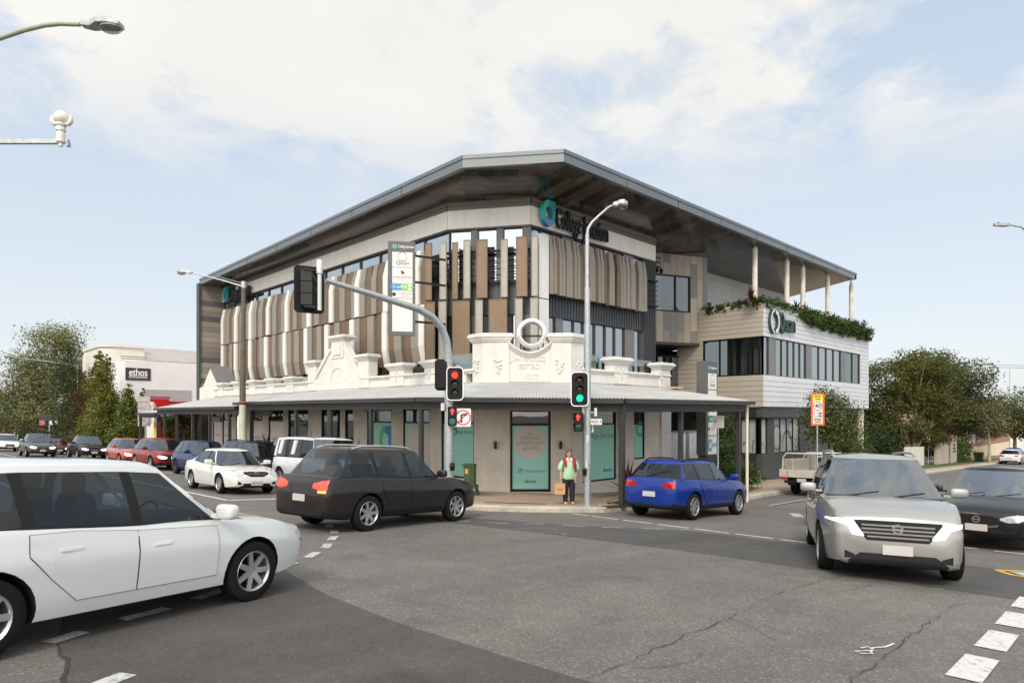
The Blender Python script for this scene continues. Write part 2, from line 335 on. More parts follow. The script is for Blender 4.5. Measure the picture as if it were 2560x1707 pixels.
PATHM = asphalt('exposed aggregate footpath', (.37, .285, .205), (.52, .44, .35), worn=.2, agg=.8)
KERBM = mat('kerb concrete', (.40, .36, .30), .85, var=.3, scale=2.5, bump=.4)
PAINT = paintmat('white road paint', (.58, .57, .54), .8)
PAINTF = paintmat('faded white road paint', (.5, .49, .47), 1.3)
CRACKM = mat('crack filler', (.05, .046, .042), .9, spec=.2)
sheet('road', [(-60, -60), (700, -60), (700, 700), (-200, 700), (-200, -60)], 0, ASPH)
sheet('asphalt_patch', [(3.93, 8.5), (3.66, 6.8), (3.63, 5.27), (3.77, 3.53), (3.83, 3.05), (3.95, 1.0), (4.1, -3), (.85, -3), (.92, 4.2), (.99, 4.9), (.9, 5.4), (1.03, 6.0), (1.05, 6.5), (1.6, 9), (3.6, 10.2)], .004, ASPD)
sheet('asphalt_patch', [(8.9, 12.5), (9.43, 11.32), (9.8, 9.6), (10.1, 7.83), (10.38, 5.9), (10.45, 3.5), (10.5, 0), (10.5, -6), (13.2, -6), (13.2, 7.8), (12.4, 8.8), (11.6, 9.8), (11.0, 10.9), (10.5, 12.1), (10.0, 13.2), (9.2, 13.6)], .004, ASPM)
sheet('red_paving', [(3.2, 44.5), (3.2, 60), (6.9, 58.8), (10.2, 55), (10.2, 53.4), (6.9, 48.5)], .004, mat('red road surface', (.33, .085, .05), .85, var=.2))
# footpath with kerb round the corner
kerb = [(12.6, 180), (12.6, 60), (12.6, 24), (12.35, 20.5), (11.85, 17.6), (11.45, 15.6), (11.5, 14.2), (11.95, 13.25), (12.68, 12.55), (13.7, 11.9), (14.8, 11.35), (17, 11.35), (20.2, 11.42), (23.9, 11.5), (26, 11.85), (29, 11.88), (60, 11.9), (170, 12.2)]
def offset(pl, w):
    out = []
    for i, p in enumerate(pl):
        a = V(pl[max(i - 1, 0)]); b = V(pl[min(i + 1, len(pl) - 1)]); t = (b - a).normalized(); out.append((p[0] - t.y * w, p[1] + t.x * w))
    return out
kin = offset(kerb, .28)
def sweep_kerb(name, pl, label=None):
    pl2 = []
    for a, b in zip(pl[:-1], pl[1:]):
        n = max(1, int((V(b) - V(a)).length / 2.4)) if (V(b) - V(a)).length < 60 else 6
        for k in range(n): pl2.append((a[0] + (b[0] - a[0]) * k / n, a[1] + (b[1] - a[1]) * k / n))
    pl2.append(pl[-1]); mb = MB(); prof = [(0, -.1), (.015, .11), (.05, .15), (.3, .155), (.3, -.1)]
    offs = [offset(pl2, w) for w, _ in prof]; n = len(pl2)
    for i in range(n - 1):
        for j in range(len(prof) - 1):
            q = []
            for a, jj in ((i, j), (i + 1, j), (i + 1, j + 1), (i, j + 1)):
                x, y = offs[jj][a]; q.append((x, y, gz(x, y, prof[jj][1])))
            mb.add(q, [(0, 1, 2, 3)])
    o = mb.build(name, KERBM, smooth=30); tag(o, kind='structure'); return o
sweep_kerb('kerb', kerb)
sheet('footpath', kin + [(170, 60), (60, 180)], .149, PATHM)
sheet('grass_verge', [(46, 13.2), (95, 13.0), (95, 15.4), (46, 15.4)], .156, mat('verge grass', (.06, .085, .025), .9, var=.5, scale=9, bump=.6))
sheet('driveway', [(60, 15.8), (100, 15.6), (100, 24), (60, 24)], .155, mat('driveway concrete', (.4, .38, .35), .85, var=.2))
# painted markings, one sheet each
def strip(name, pts, w, up, m, skip=None):
    mb = MB(); L, R = offset(pts, w / 2), offset(pts, -w / 2)
    for i in range(len(pts) - 1):
        q = [L[i], L[i + 1], R[i + 1], R[i]]; mb.add([(x, y, gz(x, y, up)) for x, y in q], [(3, 2, 1, 0)])
    o = mb.build(name, m); return tag(o, kind='structure')
def dash_run(pts, ln, gap, w, m=PAINT, name='lane_marking', up=.009):
    """dashes along a polyline"""
    seg = [(V(a), V(b)) for a, b in zip(pts[:-1], pts[1:])]; tot = sum((b - a).length for a, b in seg)
    def at(s):
        for a, b in seg:
            l = (b - a).length
            if s <= l: return a + (b - a) * (s / l)
            s -= l
        return seg[-1][1]
    s = 0; mb = MB()
    while s < tot:
        e = min(s + ln, tot); pp = [tuple(at(s + (e - s) * k / 4)) for k in range(5)]; L, R = offset(pp, w / 2), offset(pp, -w / 2)
        for i in range(4): mb.add([(x, y, gz(x, y, up)) for x, y in (L[i], L[i + 1], R[i + 1], R[i])], [(3, 2, 1, 0)])
        s += ln + gap
    return tag(mb.build(name, m), kind='structure')
strip('lane_line', [(7.15, 18.9), (7.15, 40), (7.15, 74)], .13, .009, PAINT)
strip('lane_line', [(3.0, 22), (3.0, 44)], .13, .009, PAINTF)
strip('stop_line', [(7.09, 18.95), (12.3, 18.95)], .22, .009, PAINT)
dash_run([(10.3, 21), (10.3, 80)], 1.3, 3.2, .11)
dash_run([(13.55, 3.9), (13.62, 11.55)], .86, .15, .11)
dash_run([(15.9, 3.3), (15.75, -1.5)], .55, .28, .13)
dash_run([(9.6, 11.9), (10.41, 10.77), (11.04, 10.36), (11.82, 9.18), (12.74, 8.28), (13.3, 7.75)], .5, .4, .06, PAINTF)
dash_run([(6.84, 12.6), (6.48, 11.71), (6.13, 11.01), (5.7, 10.44), (5.33, 9.88), (4.63, 9.13), (3.9, 8.55), (3.3, 8.1), (2.73, 7.6), (2.12, 7.18), (1.6, 6.95), (1.0, 6.55)], .5, .42, .15, PAINTF)
dash_run([(1.3, 5.35), (-.3, 4.4), (-1.2, 4.1)], 1.6, .5, .16, PAINTF)
dash_run([(6.22, 1.17), (8, 1.2), (11, 1.28)], .84, .38, .25, paintmat('thick white road paint', (.56, .55, .52), .75))
strip('lane_line', [G_ for G_ in ((22.6, 10.0), (27.5, 10.25), (33, 10.3))], .1, .009, PAINTF)
strip('hold_line', [(19.2, 7.6), (20.3, 8.2)], .3, .009, PAINTF)
YEL = paintmat('yellow road paint', (.62, .36, .04), .4)
strip('yellow_marking', [(13.05, 2.0), (12.7, 1.75), (12.6, 1.0)], .1, .009, YEL)
strip('yellow_marking', [(13.05, 2.0), (13.4, 1.6), (13.9, .6)], .1, .009, YEL)
sheet('drain_cover', [(12.75, 1.62), (13.05, 1.85), (13.3, 1.45), (13.0, 1.1)], .012, mat('pit lid concrete', (.42, .4, .36), .9, var=.2))
def crack(pts, w=.022, jit=.035):
    out = []
    for a, b in zip(pts[:-1], pts[1:]):
        a, b = V(a), V(b); n = max(3, int((b - a).length / .12))
        for k in range(n): out.append(tuple(a + (b - a) * k / n + V((random.uniform(-jit, jit), random.uniform(-jit, jit)))))
    out.append(pts[-1]); mb = MB(); prev = None
    for i, p in enumerate(out[:-1]):
        q = out[i + 1]; t = (V(q) - V(p)).normalized(); ww = w * random.uniform(.15, 1.0); nx, ny = -t.y * ww, t.x * ww
        cur = [(q[0] + nx, q[1] + ny), (q[0] - nx, q[1] - ny)]
        if prev is None: prev = [(p[0] + nx, p[1] + ny), (p[0] - nx, p[1] - ny)]
        mb.add([(x, y, gz(x, y, .011)) for x, y in (prev[0], cur[0], cur[1], prev[1])], [(3, 2, 1, 0)]); prev = cur
    return tag(mb.build('road_crack', CRACKM), kind='structure')
crack([(3.86, 3.15), (4.39, 3.14), (5.4, 3.25), (6.57, 3.31), (7.57, 3.46), (8.8, 3.5), (10.3, 3.42)], .007)
crack([(4.3, 3.05), (4.7, 2.82), (5.1, 2.86), (5.6, 2.7)], .004); crack([(6.5, 3.3), (6.3, 2.95), (6.05, 2.6)], .004); crack([(7.8, 3.2), (9.2, 3.0), (9.9, 2.9)], .004)
crack([(4.9, 1.72), (5.5, 1.77), (6.4, 1.76), (7.17, 1.8), (7.78, 1.84), (8.7, 1.83), (9.44, 1.86), (9.85, 1.5), (9.8, 1.32)], .007)
crack([(6.3, 1.78), (6.5, 2.2), (6.4, 2.7), (6.6, 3.2)], .004); crack([(10.0, 2.3), (10.05, 2.9), (10.3, 3.3)], .004)
crack([(.95, 4.2), (.99, 4.9), (.9, 5.4), (1.03, 6.0), (1.05, 6.45)], .022, .03)
crack([(-.2, 5.4), (.5, 5.6), (.95, 5.5)], .01)
mb = MB()
for pl in ([(6.4, 1.9), (6.55, 1.93), (6.68, 1.86), (6.88, 1.84)], [(6.3, 2.0), (6.42, 1.93), (6.36, 1.87), (6.27, 1.95)], [(6.45, 2.0), (6.56, 1.97), (6.47, 1.9)]):
    L, R = offset(pl, .012), offset(pl, -.012)
    for i in range(len(pl) - 1): mb.add([(x, y, gz(x, y, .01)) for x, y in (L[i], L[i + 1], R[i + 1], R[i])], [(3, 2, 1, 0)])
tag(mb.build('survey_paint_mark', PAINT), kind='structure')
sheet('tactile_strip', [(12.6, 14.0), (13.9, 12.75), (14.0, 12.9), (12.7, 14.15)], .156, CRACKM)
sheet('kerb_lintel', [(14.95, 11.33), (16.3, 11.33), (16.3, 11.62), (14.95, 11.62)], .16, mat('storm drain lintel', (.03, .03, .03), .8))
mb = MB()
for i in range(90):
    x, y = random.uniform(13.2, 22), random.uniform(10.6, 11.3)
    if random.random() < .35: x, y = random.uniform(6, 14), random.uniform(8, 12)
    a = random.uniform(0, 6.3); s_ = random.uniform(.02, .05); dx, dy = math.cos(a) * s_, math.sin(a) * s_
    z = lambda X, Y, u=.013: gz(X, Y, u)
    mb.add([(x - dx, y - dy, z(x - dx, y - dy)), (x + dy * .5, y - dx * .5, z(x, y, .02)), (x + dx, y + dy, z(x + dx, y + dy)), (x - dy * .5, y + dx * .5, z(x, y, .016))], [(0, 1, 2, 3)])
tag(mb.build('leaf_litter', mat('dry leaves', (.4, .22, .06), .8, var=.4)), 'small dry leaves scattered along the kerb', 'leaves', kind='stuff')
# ---------------------------------------------------------------- wall and window kit
class WP:
    """vertical wall plane; s runs left to right seen from outside, o outwards"""
    def __init__(s, p0, p1):
        s.p = V((*p0, 0)); s.d = V((p1[0] - p0[0], p1[1] - p0[1], 0)); s.L = s.d.length; s.d.normalize(); s.n = V((s.d.y, -s.d.x, 0))
    def P(s, a, o, z): return s.p + s.d * a + s.n * o + V((0, 0, z))
    def s_at(s, px, off=0, py=None):
        a, b = ray(px); q = s.p + s.n * off; den = a * s.n.x + b * s.n.y; t = (q.x * s.n.x + q.y * s.n.y) / den
        sv_ = (V((a * t, b * t, 0)) - q).dot(s.d)
        return sv_ if py is None else (sv_, CZ - (py - HY) / FOC * t)
    def slab(s, mb, s0, s1, z0, z1, o0, o1, mi=0):
        mb.obox(s.P(s0, o0, z0), s.d * (s1 - s0), s.n * (o1 - o0), V((0, 0, z1 - z0)), mi)
    def wall(s, mb, s0, s1, z0, z1, th, holes=(), mi=0):
        cuts = sorted({s0, s1, *[min(max(h[i], s0), s1) for h in holes for i in (0, 1)]})
        for a, b in zip(cuts[:-1], cuts[1:]):
            if b - a < 1e-4: continue
            zs = z0
            for h in sorted([h for h in holes if h[0] < (a + b) / 2 < h[1]], key=lambda h: h[2]):
                if h[2] > zs + 1e-4: s.slab(mb, a, b, zs, h[2], -th, 0, mi)
                zs = max(zs, h[3])
            if z1 > zs + 1e-4: s.slab(mb, a, b, zs, z1, -th, 0, mi)
def window(parent, w, s0, s1, z0, z1, m=None, fw=.06, muls=(), trans=(), glass=None, back=-.12, depth=.09, name='window', pane='pane'):
    mb = MB(); o0, o1 = back, back + depth
    w.slab(mb, s0, s0 + fw, z0, z1, o0, o1); w.slab(mb, s1 - fw, s1, z0, z1, o0, o1)
    w.slab(mb, s0 + fw, s1 - fw, z0, z0 + fw, o0, o1); w.slab(mb, s0 + fw, s1 - fw, z1 - fw, z1, o0, o1)
    for a in muls: w.slab(mb, a - fw * .4, a + fw * .4, z0 + fw, z1 - fw, o0 + .003, o1 - .003)
    for z in trans: w.slab(mb, s0 + fw, s1 - fw, z - fw * .5, z + fw * .5, o0 + .006, o1 - .006)
    f = mb.build(name, m or BLACK, parent, world=True)
    g = MB(); ob = o0 + depth * .4; g.add([w.P(s0 + .01, ob, z0 + .01), w.P(s1 - .01, ob, z0 + .01), w.P(s1 - .01, ob, z1 - .01), w.P(s0 + .01, ob, z1 - .01)], [(0, 1, 2, 3)])
    p = g.build(pane, glass or GLASSD, f, world=True)
    return f
FIT = []
def wtext(body, parent, w, s, z, o, size, m, width=None, **k):
    t = text(body, parent, w.P(s, o, z), w.d, (0, 0, 1), size, m, **k)
    if width: FIT.append((t, width))
    return t
def wdisc(mb, w, s, z, o, r0, r1, a0=0, a1=2 * PI, n=32, th=.01, mi=0, sx=1):
    """flat ring or disc segment on a wall"""
    for k in range(n):
        a, b = a0 + (a1 - a0) * k / n, a0 + (a1 - a0) * (k + 1) / n
        p = [w.P(s + sx * r * math.cos(t), oo, z + r * math.sin(t)) for oo in (o, o + th) for r, t in ((r0, a), (r1, a), (r1, b), (r0, b))]
        mb.hexa([p[0], p[1], p[2], p[3], p[4], p[5], p[6], p[7]], mi)
def ring_logo(parent, w, s, z, o, r, th=.01, sx=1.0, mats=None, name='logo'):
    """round two-tone ring with a squared upper corner"""
    mb = MB(); wdisc(mb, w, s, z, o, r * .5, r, PI * .5, PI * 1.25, 20, th, 0, sx); wdisc(mb, w, s, z, o, r * .5, r, PI * 1.25, PI * 1.85, 14, th, 1, sx); wdisc(mb, w, s, z, o, r * .5, r, -PI * .15, PI * .5, 14, th, 2, sx)
    p = [(r * .05, r), (r, r), (r, r * .05), (r * .78, r * .62), (r * .62, r * .78)]
    mb.prism([w.P(s + a * sx, o + .002, z + b) for a, b in p], w.n * (th - .001), 2)
    return mb.build(name, mats or [LGREEN, LTEAL, LBLUE], parent, world=True)
# ================================================================ heritage corner shop
LF = WP((15.9, 47.3), (15.9, 17.72)); CH = WP((15.9, 17.72), (18.18, 15.5)); RF = WP((18.18, 15.5), (24.9, 15.5))
shop = thing('corner_shop', 'old white corner shop with a moulded parapet above a long grey corrugated awning', 'building', (17, 18, .02))
BRL = brickmat('painted brick left', (.67, .605, .52), (.64, .575, .49), (.52, .47, .41), 'YZ', .23, .086, .006, .65, .5)
BRC = brickmat('painted brick corner', (.67, .605, .52), (.64, .575, .49), (.52, .47, .41), 'DZ', .23, .086, .006, .65, .5)
BRR = brickmat('painted brick right', (.66, .61, .54), (.63, .58, .51), (.52, .48, .44), 'XZ', .23, .086, .006, .65, .5)
zt = lambda w, px, py, off=0: w.s_at(px, off, py)
# openings, measured along each wall
lwin = []
def L_(px): return LF.s_at(px)
lspec = [(1103, 1184, 'teal'), (1007, 1073, 'circle'), (917, 978, 'logo'), (862, 884, 'plain'), (803, 850, 'door'), (720, 770, 'plain'), (671, 708, 'poster'), (630, 655, 'poster'), (590, 612, 'poster'), (556, 581, 'poster'), (531, 552, 'poster'), (508, 526, 'plain')]
holesL = [(L_(a), L_(b), .1 + (.35 if k not in ('door',) else 0), 3.42) for a, b, k in lspec]
mb = MB(); LF.wall(mb, 0, LF.L, -2.0, 4.1, .3, holesL); mb.build('wall', BRL, shop, world=True)
cs0, cs1 = CH.s_at(1275), CH.s_at(1377)
mb = MB(); CH.wall(mb, 0, CH.L, -2.0, 4.1, .3, [(cs0, cs1, .04, 3.3)]); mb.build('wall', BRC, shop, world=True)
r0, r1 = RF.s_at(1457), RF.s_at(1541); r2, r3 = RF.s_at(1585), RF.s_at(1612)
rz0 = RF.s_at(1500, 0, 1202)[1]; rz1 = RF.s_at(1600, 0, 1147)[1]
mb = MB(); RF.wall(mb, 0, RF.L, -2.5, 4.1, .3, [(r0, r1, rz0, 3.3), (r2, r3, rz1, 3.3)]); mb.build('wall', BRR, shop, world=True)
mb = MB(); RF.slab(mb, RF.s_at(1541) + .14, RF.s_at(1555) + .1, -2.5, 3.6, 0, .1); mb.build('pilaster', mat('brown paint', (.2, .155, .11), .6), shop, world=True)
mb = MB(); RF.slab(mb, RF.L - .75, RF.L, -2.5, 4.05, .003, .09); mb.build('pier', mat('grey white painted brick', (.62, .62, .62), .6, var=.08), shop, world=True)
for (a, b, k), h in zip(lspec, holesL):
    tz = LF.s_at((a + b) / 2, 0, 1059 if a > 900 else 1040)[1]
    dk = 'door' == k
    f = window(shop, LF, h[0], h[1], h[2], h[3], trans=() if dk else (2.55,), muls=((h[0] + h[1]) / 2,) if dk else (), name='door' if dk else 'window')
    if k in ('teal', 'circle', 'logo'):
        g = MB(); LF.slab(g, h[0] + .06, h[1] - .06, h[2] + .05, 2.52, -.075, -.07); g.build('window_graphic', TEAL, f, world=True)
        sc = (h[0] + h[1]) / 2
        if k == 'teal':
            ring_logo(f, LF, h[0] + .75, 2.22, -.069, .15); wtext('College Junction', f, LF, sc + .35, 2.22, -.068, .2, TXTGREY, width=1.3); wtext('dexus', f, LF, h[1] - .5, .95, -.068, .22, TXTBLK)
        elif k == 'circle':
            g = MB(); sx_ = h[1] - .75; n = 40
            pts = [(sx_ + .95 * math.cos(t), 1.75 + .95 * math.sin(t)) for t in [2 * PI * i / n for i in range(n)]]; pts = [(min(s_, h[1] - .07), z) for s_, z in pts if z < 2.5]
            g.prism([LF.P(s_, -.069, z) for s_, z in pts], LF.n * .002); g.build('window_graphic', CREAM, f, world=True)
        else:
            ring_logo(f, LF, h[1] - .55, 1.75, -.069, .62, sx=.8)
    elif k == 'poster':
        g = MB(); LF.slab(g, h[0] + .08, h[1] - .08, h[2] + .05, 2.5, -.075, -.07); g.build('window_graphic', SIGNW, f, world=True)
        wtext('smartclinics', f, LF, (h[0] + h[1]) / 2, 1.55, -.068, .3, mat('pink lettering', (.62, .22, .26), .5), width=(h[1] - h[0]) * .7)
# corner window
f = window(shop, CH, cs0, cs1, .04, 3.3, fw=.09, trans=(2.52,))
g = MB(); CH.slab(g, cs0 + .08, cs1 - .08, .14, 2.48, -.075, -.07); g.build('window_graphic', TEAL, f, world=True)
cc = (cs0 + cs1) / 2; cz = CH.s_at(1331, 0, 1106)[1]
g = MB(); n = 48; g.prism([CH.P(cc + .63 * math.cos(2 * PI * i / n), -.069, cz + .63 * math.sin(2 * PI * i / n)) for i in range(n)], CH.n * .002); g.build('window_graphic', CREAM, f, world=True)
for i, tx in enumerate(('AN', 'EXCITING', 'OPPORTUNITY', 'AWAITS')): wtext(tx, f, CH, cc, cz + .33 - i * .185, -.066, .19, TXTGREY, width=(.17, .68, 1.06, .56)[i])
ring_logo(f, CH, cs0 + .36, CH.s_at(1290, 0, 1177)[1], -.069, .085); wtext('College Junction', f, CH, cc + .14, CH.s_at(1290, 0, 1177)[1], -.068, .15, TXTGREY, width=.8); wtext('dexus', f, CH, cc, CH.s_at(1327, 0, 1203)[1], -.068, .19, TXTBLK, width=.43)
for px in (1239, 1401):
    s_ = CH.s_at(px); mb = MB(); CH.slab(mb, s_ - .05, s_ + .05, 1.63, 1.9, .06, .15); CH.slab(mb, s_ - .025, s_ + .025, 1.72, 1.8, 0, .06); mb.build('wall_light', BLACK, shop, world=True)
# right windows
f = window(shop, RF, r0, r1, rz0, 3.3, trans=(2.52,)); g = MB(); RF.slab(g, r0 + .06, r1 - .06, rz0 + .05, 2.49, -.075, -.07); g.build('window_graphic', TEAL, f, world=True)
s_ = RF.s_at(1504); wtext('College Junction', f, RF, s_, RF.s_at(1504, 0, 1089)[1], -.068, .3, TXTGREY, width=1.9); ring_logo(f, RF, r0 + .35, RF.s_at(1465, 0, 1089)[1], -.069, .2)
wtext('dexus', f, RF, RF.s_at(1522), RF.s_at(1522, 0, 1174)[1], -.068, .24, TXTBLK)
f = window(shop, RF, r2, r3, rz1, 3.3, trans=(2.5,)); g = MB(); RF.slab(g, r2 + .06, r3 - .06, rz1 + .05, 2.47, -.075, -.07); g.build('window_graphic', TEAL, f, world=True)
ring_logo(f, RF, RF.s_at(1604), RF.s_at(1604, 0, 1073)[1], -.069, .32)
# interior dark volumes behind the shop windows
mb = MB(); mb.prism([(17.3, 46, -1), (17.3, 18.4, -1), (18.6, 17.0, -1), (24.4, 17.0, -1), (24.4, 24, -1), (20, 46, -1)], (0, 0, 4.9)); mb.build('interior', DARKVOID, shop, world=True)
# parapet
def cap(mb, w, s0, s1, z, o=.0, k=1.0, th=.32, l=True, r=True):
    """moulded cornice of four stepped courses"""
    for dz, h, p in ((0, .08, .05), (.08, .07, .11), (.15, .09, .17), (.24, .05, .12)):
        w.slab(mb, s0 - p * k * l, s1 + p * k * r, z + dz * k, z + (dz + h) * k, -th - p * k, o + p * k)
def pedestal(mb, w, s, wd, z0, z1):
    w.slab(mb, s - wd / 2, s + wd / 2, z0, z1 - .29, -.4, .09); cap(mb, w, s - wd / 2, s + wd / 2, z1 - .29, .09)
CAPW = WHITE
par = MB()
LF.slab(par, 3.0, LF.L - 1.0, 4.1, 4.42, -.26, .02)
for a, b in ((3.0, L_(785)), (L_(905), LF.L - .55)):
    cap(par, LF, a, b, 4.42, .02, .62, .26)
for px, wd in ((555, .75), (594, .8), (634, .85), (679, .85), (728, .8)): pedestal(par, LF, L_(px), wd, 4.05, 4.93)
for px, wd in ((995, 1.05), (1078, .7)): pedestal(par, LF, L_(px), wd, 4.1, 5.08)
for px in (784, 912): pedestal(par, LF, L_(px), .9, 4.1, 5.64)
LF.slab(par, L_(790), L_(905), 4.0, 4.43, -.2, .05)
par.build('parapet', WHITE, shop, world=True, bevel=.012)
# stepped gable with a raised crest
gm = MB(); ga, gb = L_(792), L_(903); gc = L_(847)
pts = [(ga, 4.4), (gb, 4.4), (gb - .1, 4.75), (gc + .75, 5.95), (gc + .62, 6.45), (gc - .62, 6.45), (gc - .75, 5.95), (ga + .1, 4.75)]
gm.prism([LF.P(a, .06, z) for a, z in pts], -LF.n * .3)
for sgn in (-1, 1):
    e = gb if sgn > 0 else ga
    gm.prism([LF.P(a, .14, z) for a, z in ((e, 4.62), (e, 4.85), (gc + sgn * .78, 6.1), (gc + sgn * .6, 6.0))], -LF.n * .4)
LF.slab(gm, gc - .58, gc + .58, 5.6, 6.4, .06, .1); LF.slab(gm, gc - .36, gc + .36, 5.75, 6.2, .1, .15)
cap(gm, LF, gc - .62, gc + .62, 6.42, .06)
wdisc(gm, LF, gc, 4.5, .06, .62, .72, 0, PI, 24, .04)
gm.build('gable', WHITE, shop, world=True, bevel=.01)
# end gable wall
eg = MB(); eg.prism([(15.86, y, z) for y, z in ((47.2, 3.6), (43.7, 3.6), (43.7, 4.75), (45.1, 6.0), (46.5, 4.8), (47.2, 4.7))], (3, 0, 0)); eg.build('end_gable', WHITE, shop, world=True)
eg = MB(); eg.prism([(15.8, y, z) for y, z in ((43.62, 4.75), (45.1, 6.02), (45.1, 6.16), (43.5, 4.8))], (3.1, 0, 0)); eg.build('coping', MIDGREY, shop, world=True)
# corner blocks with the concave dip
cb = MB(); sA, sB, sC = .93, 2.46, CH.L
zb = 4.25
def block(mb, pts, z0, z1, mi=0): mb.prism([(x, y, z0) for x, y in pts], (0, 0, z1 - z0), mi)
o_ = .06
pa = [LF.P(LF.L - .57, o_, 0), CH.P(-.02, o_ * .9, 0), CH.P(sA, o_, 0), CH.P(sA, -.5, 0), CH.P(.1, -.5, 0), LF.P(LF.L - .57, -.5, 0)]
pb = [CH.P(sB, o_, 0), CH.P(sC + .02, o_ * .9, 0), RF.P(.72, o_, 0), RF.P(.72, -.5, 0), CH.P(sC - .1, -.5, 0), CH.P(sB, -.5, 0)]
def grow(pts, k):
    c = sum((p for p in pts), V((0, 0, 0))) / len(pts); return [p + (p - c).normalized() * k for p in pts]
BRIGHT = mat('bright white painted parapet', (.63, .605, .565), .6, var=.09, scale=1.6, bump=.3, bscale=18, streak=.08)
for pp in (pa, pb):
    cb = MB(); block(cb, [(p.x, p.y) for p in pp], zb - .2, 5.56)
    for dz, h, k in ((5.56, .07, .07), (5.63, .09, .13), (5.72, .1, .2), (5.82, .05, .15)): block(cb, [(p.x, p.y) for p in grow(pp, k)], dz, dz + h)
    cb.build('corner_block', BRIGHT, shop, world=True, bevel=.008)
cb = MB()
arc = []
R_ = 1.0; s0_, s1_ = sA - .02, sB + .02; n = 24
zc = lambda t: 5.16 + .4 * abs(2 * t - 1) ** 2
top = [(s0_ + (s1_ - s0_) * i / n, zc(i / n)) for i in range(n + 1)]
for i in range(n):
    (a, za), (b, zb2) = top[i], top[i + 1]
    cb.prism([CH.P(a, .0, 4.05), CH.P(b, .0, 4.05), CH.P(b, .0, zb2), CH.P(a, .0, za)], -CH.n * .4)
    for dz, h, o in ((-.17, .06, .05), (-.11, .07, .1), (-.04, .07, .16)): cb.prism([CH.P(a, o, za + dz), CH.P(b, o, zb2 + dz), CH.P(b, o, zb2 + dz + h), CH.P(a, o, za + dz + h)], -CH.n * (.42 + o))
CH.slab(cb, 1.4, 2.02, 4.02, 4.42, .0, .03)
cb.build('curved_parapet', BRIGHT, shop, world=True)
for w, s, z in ((CH, .55, 4.72), (CH, 2.8, 4.72), (LF, LF.L - .33, 4.72), (RF, .42, 4.72)):   # moulded fruit swags
    cb = MB()
    for i in range(26):
        t = random.random(); wd = .17 * (1 - t * .8)
        cb.blob(w.P(s + random.uniform(-wd, wd), o_ + .01, z + .18 - .5 * t), random.uniform(.03, .055), 6, 4)
    cb.build('swag', BRIGHT, shop, world=True)
for w, s in ((LF, L_(1078)), (RF, 3.05), (RF, 5.95), (LF, L_(995))):
    cb = MB()
    for i in range(14):
        t = random.random(); wd = .12 * (1 - t * .8); cb.blob(w.P(s + random.uniform(-wd, wd), .1, 4.72 - .38 * t), random.uniform(.03, .045), 6, 4)
    cb.build('swag', BRIGHT, shop, world=True)
wtext('J.W.WOOD', shop, CH, 1.62, 4.93, .012, .26, WHITE, ext=.022, width=1.3); wtext('ESTBD', shop, CH, 1.68, 4.66, .012, .25, WHITE, ext=.022, width=.8); wtext('1897', shop, CH, 1.7, 4.28, .035, .3, WHITE, ext=.02, width=.52)
par = MB(); RF.slab(par, .72, RF.L - .02, 4.1, 4.45, -.26, .02); cap(par, RF, .72, RF.L - .1, 4.45, .02, .62, .26); pedestal(par, RF, 3.05, .95, 4.1, 5.17); pedestal(par, RF, RF.L - .45, .8, 4.05, 5.13)
par.build('parapet', WHITE, shop, world=True, bevel=.012)
par = MB()
for w, a, b in ((LF, 2.9, LF.L), (CH, 0, CH.L), (RF, 0, RF.L)): w.slab(par, a, b, 3.93, 4.1, .0, .05)
par.build('flashing', mat('grey flashing', (.36, .35, .33), .6, var=.2), shop, world=True)
# awning: corrugated sheets that fan round the corner
C1 = V((12.7, 17.4, 3.46)); C2 = V((15.57, 11.2, 3.36)); C3 = V((23.75, 11.2, 3.4))
def corr(mb, a0, a1, b0, b1, pitch=.11, amp=.018):
    """sheet between upper edge a0-a1 and lower edge b0-b1"""
    a0, a1, b0, b1 = V(a0), V(a1), V(b0), V(b1); n = int((b1 - b0).length / pitch) * 4; base = len(mb.v); vs = []
    for i in range(n + 1):
        t = i / n; dz = V((0, 0, amp * math.sin(i * PI / 2))); vs += [a0.lerp(a1, t) + dz, b0.lerp(b1, t) + dz]
    mb.add(vs, [(2 * i, 2 * i + 1, 2 * i + 3, 2 * i + 2) for i in range(n)])
YS = 32.4
aw = MB()
corr(aw, (15.92, YS, 4.06), (15.92, 17.72, 4.08), (12.7, YS, 3.5), C1)
corr(aw, (15.92, 17.72, 4.08), (18.18, 15.52, 4.06), C1, C2)
corr(aw, (18.18, 15.52, 4.06), (24.3, 15.52, 4.03), C2, C3)
corr(aw, (15.92, 45.2, 3.98), (15.92, YS + .05, 4.0), (12.7, 45.6, 3.3), (12.7, YS + .05, 3.3))
aw.build('awning_roof', CORR, shop, world=True, smooth=60)
ag = MB()
def gutter(mb, p, q, w=.14, h=.13, beam=.27):
    p, q = V(p), V(q); d = (q - p).normalized(); n = V((d.y, -d.x, 0)).normalized()
    mb.obox(p + n * .02 - V((0, 0, h + .02)), q - p, n * w, V((0, 0, h)))
    mb.obox(p - n * .18 - V((0, 0, h + beam)), q - p, n * .1, V((0, 0, beam)))
gutter(ag, (12.7, YS + .3, 3.5), C1); gutter(ag, C1, C2); gutter(ag, C2, C3); gutter(ag, (12.7, 45.8, 3.3), (12.7, YS + .1, 3.3))
ag.build('gutter', DKGREY, shop, world=True)
pm = []
sof = MB(); sof.add([(15.9, 45.2, 3.45), (12.9, 45.2, 3.1), (12.9, YS, 3.1), (15.9, YS, 3.45)], [(0, 1, 2, 3)]); sof.add([(15.9, YS, 3.6), (12.9, YS, 3.25), C1 - V((-.15, 0, .2)), (15.9, 17.72, 3.6)], [(0, 1, 2, 3)])
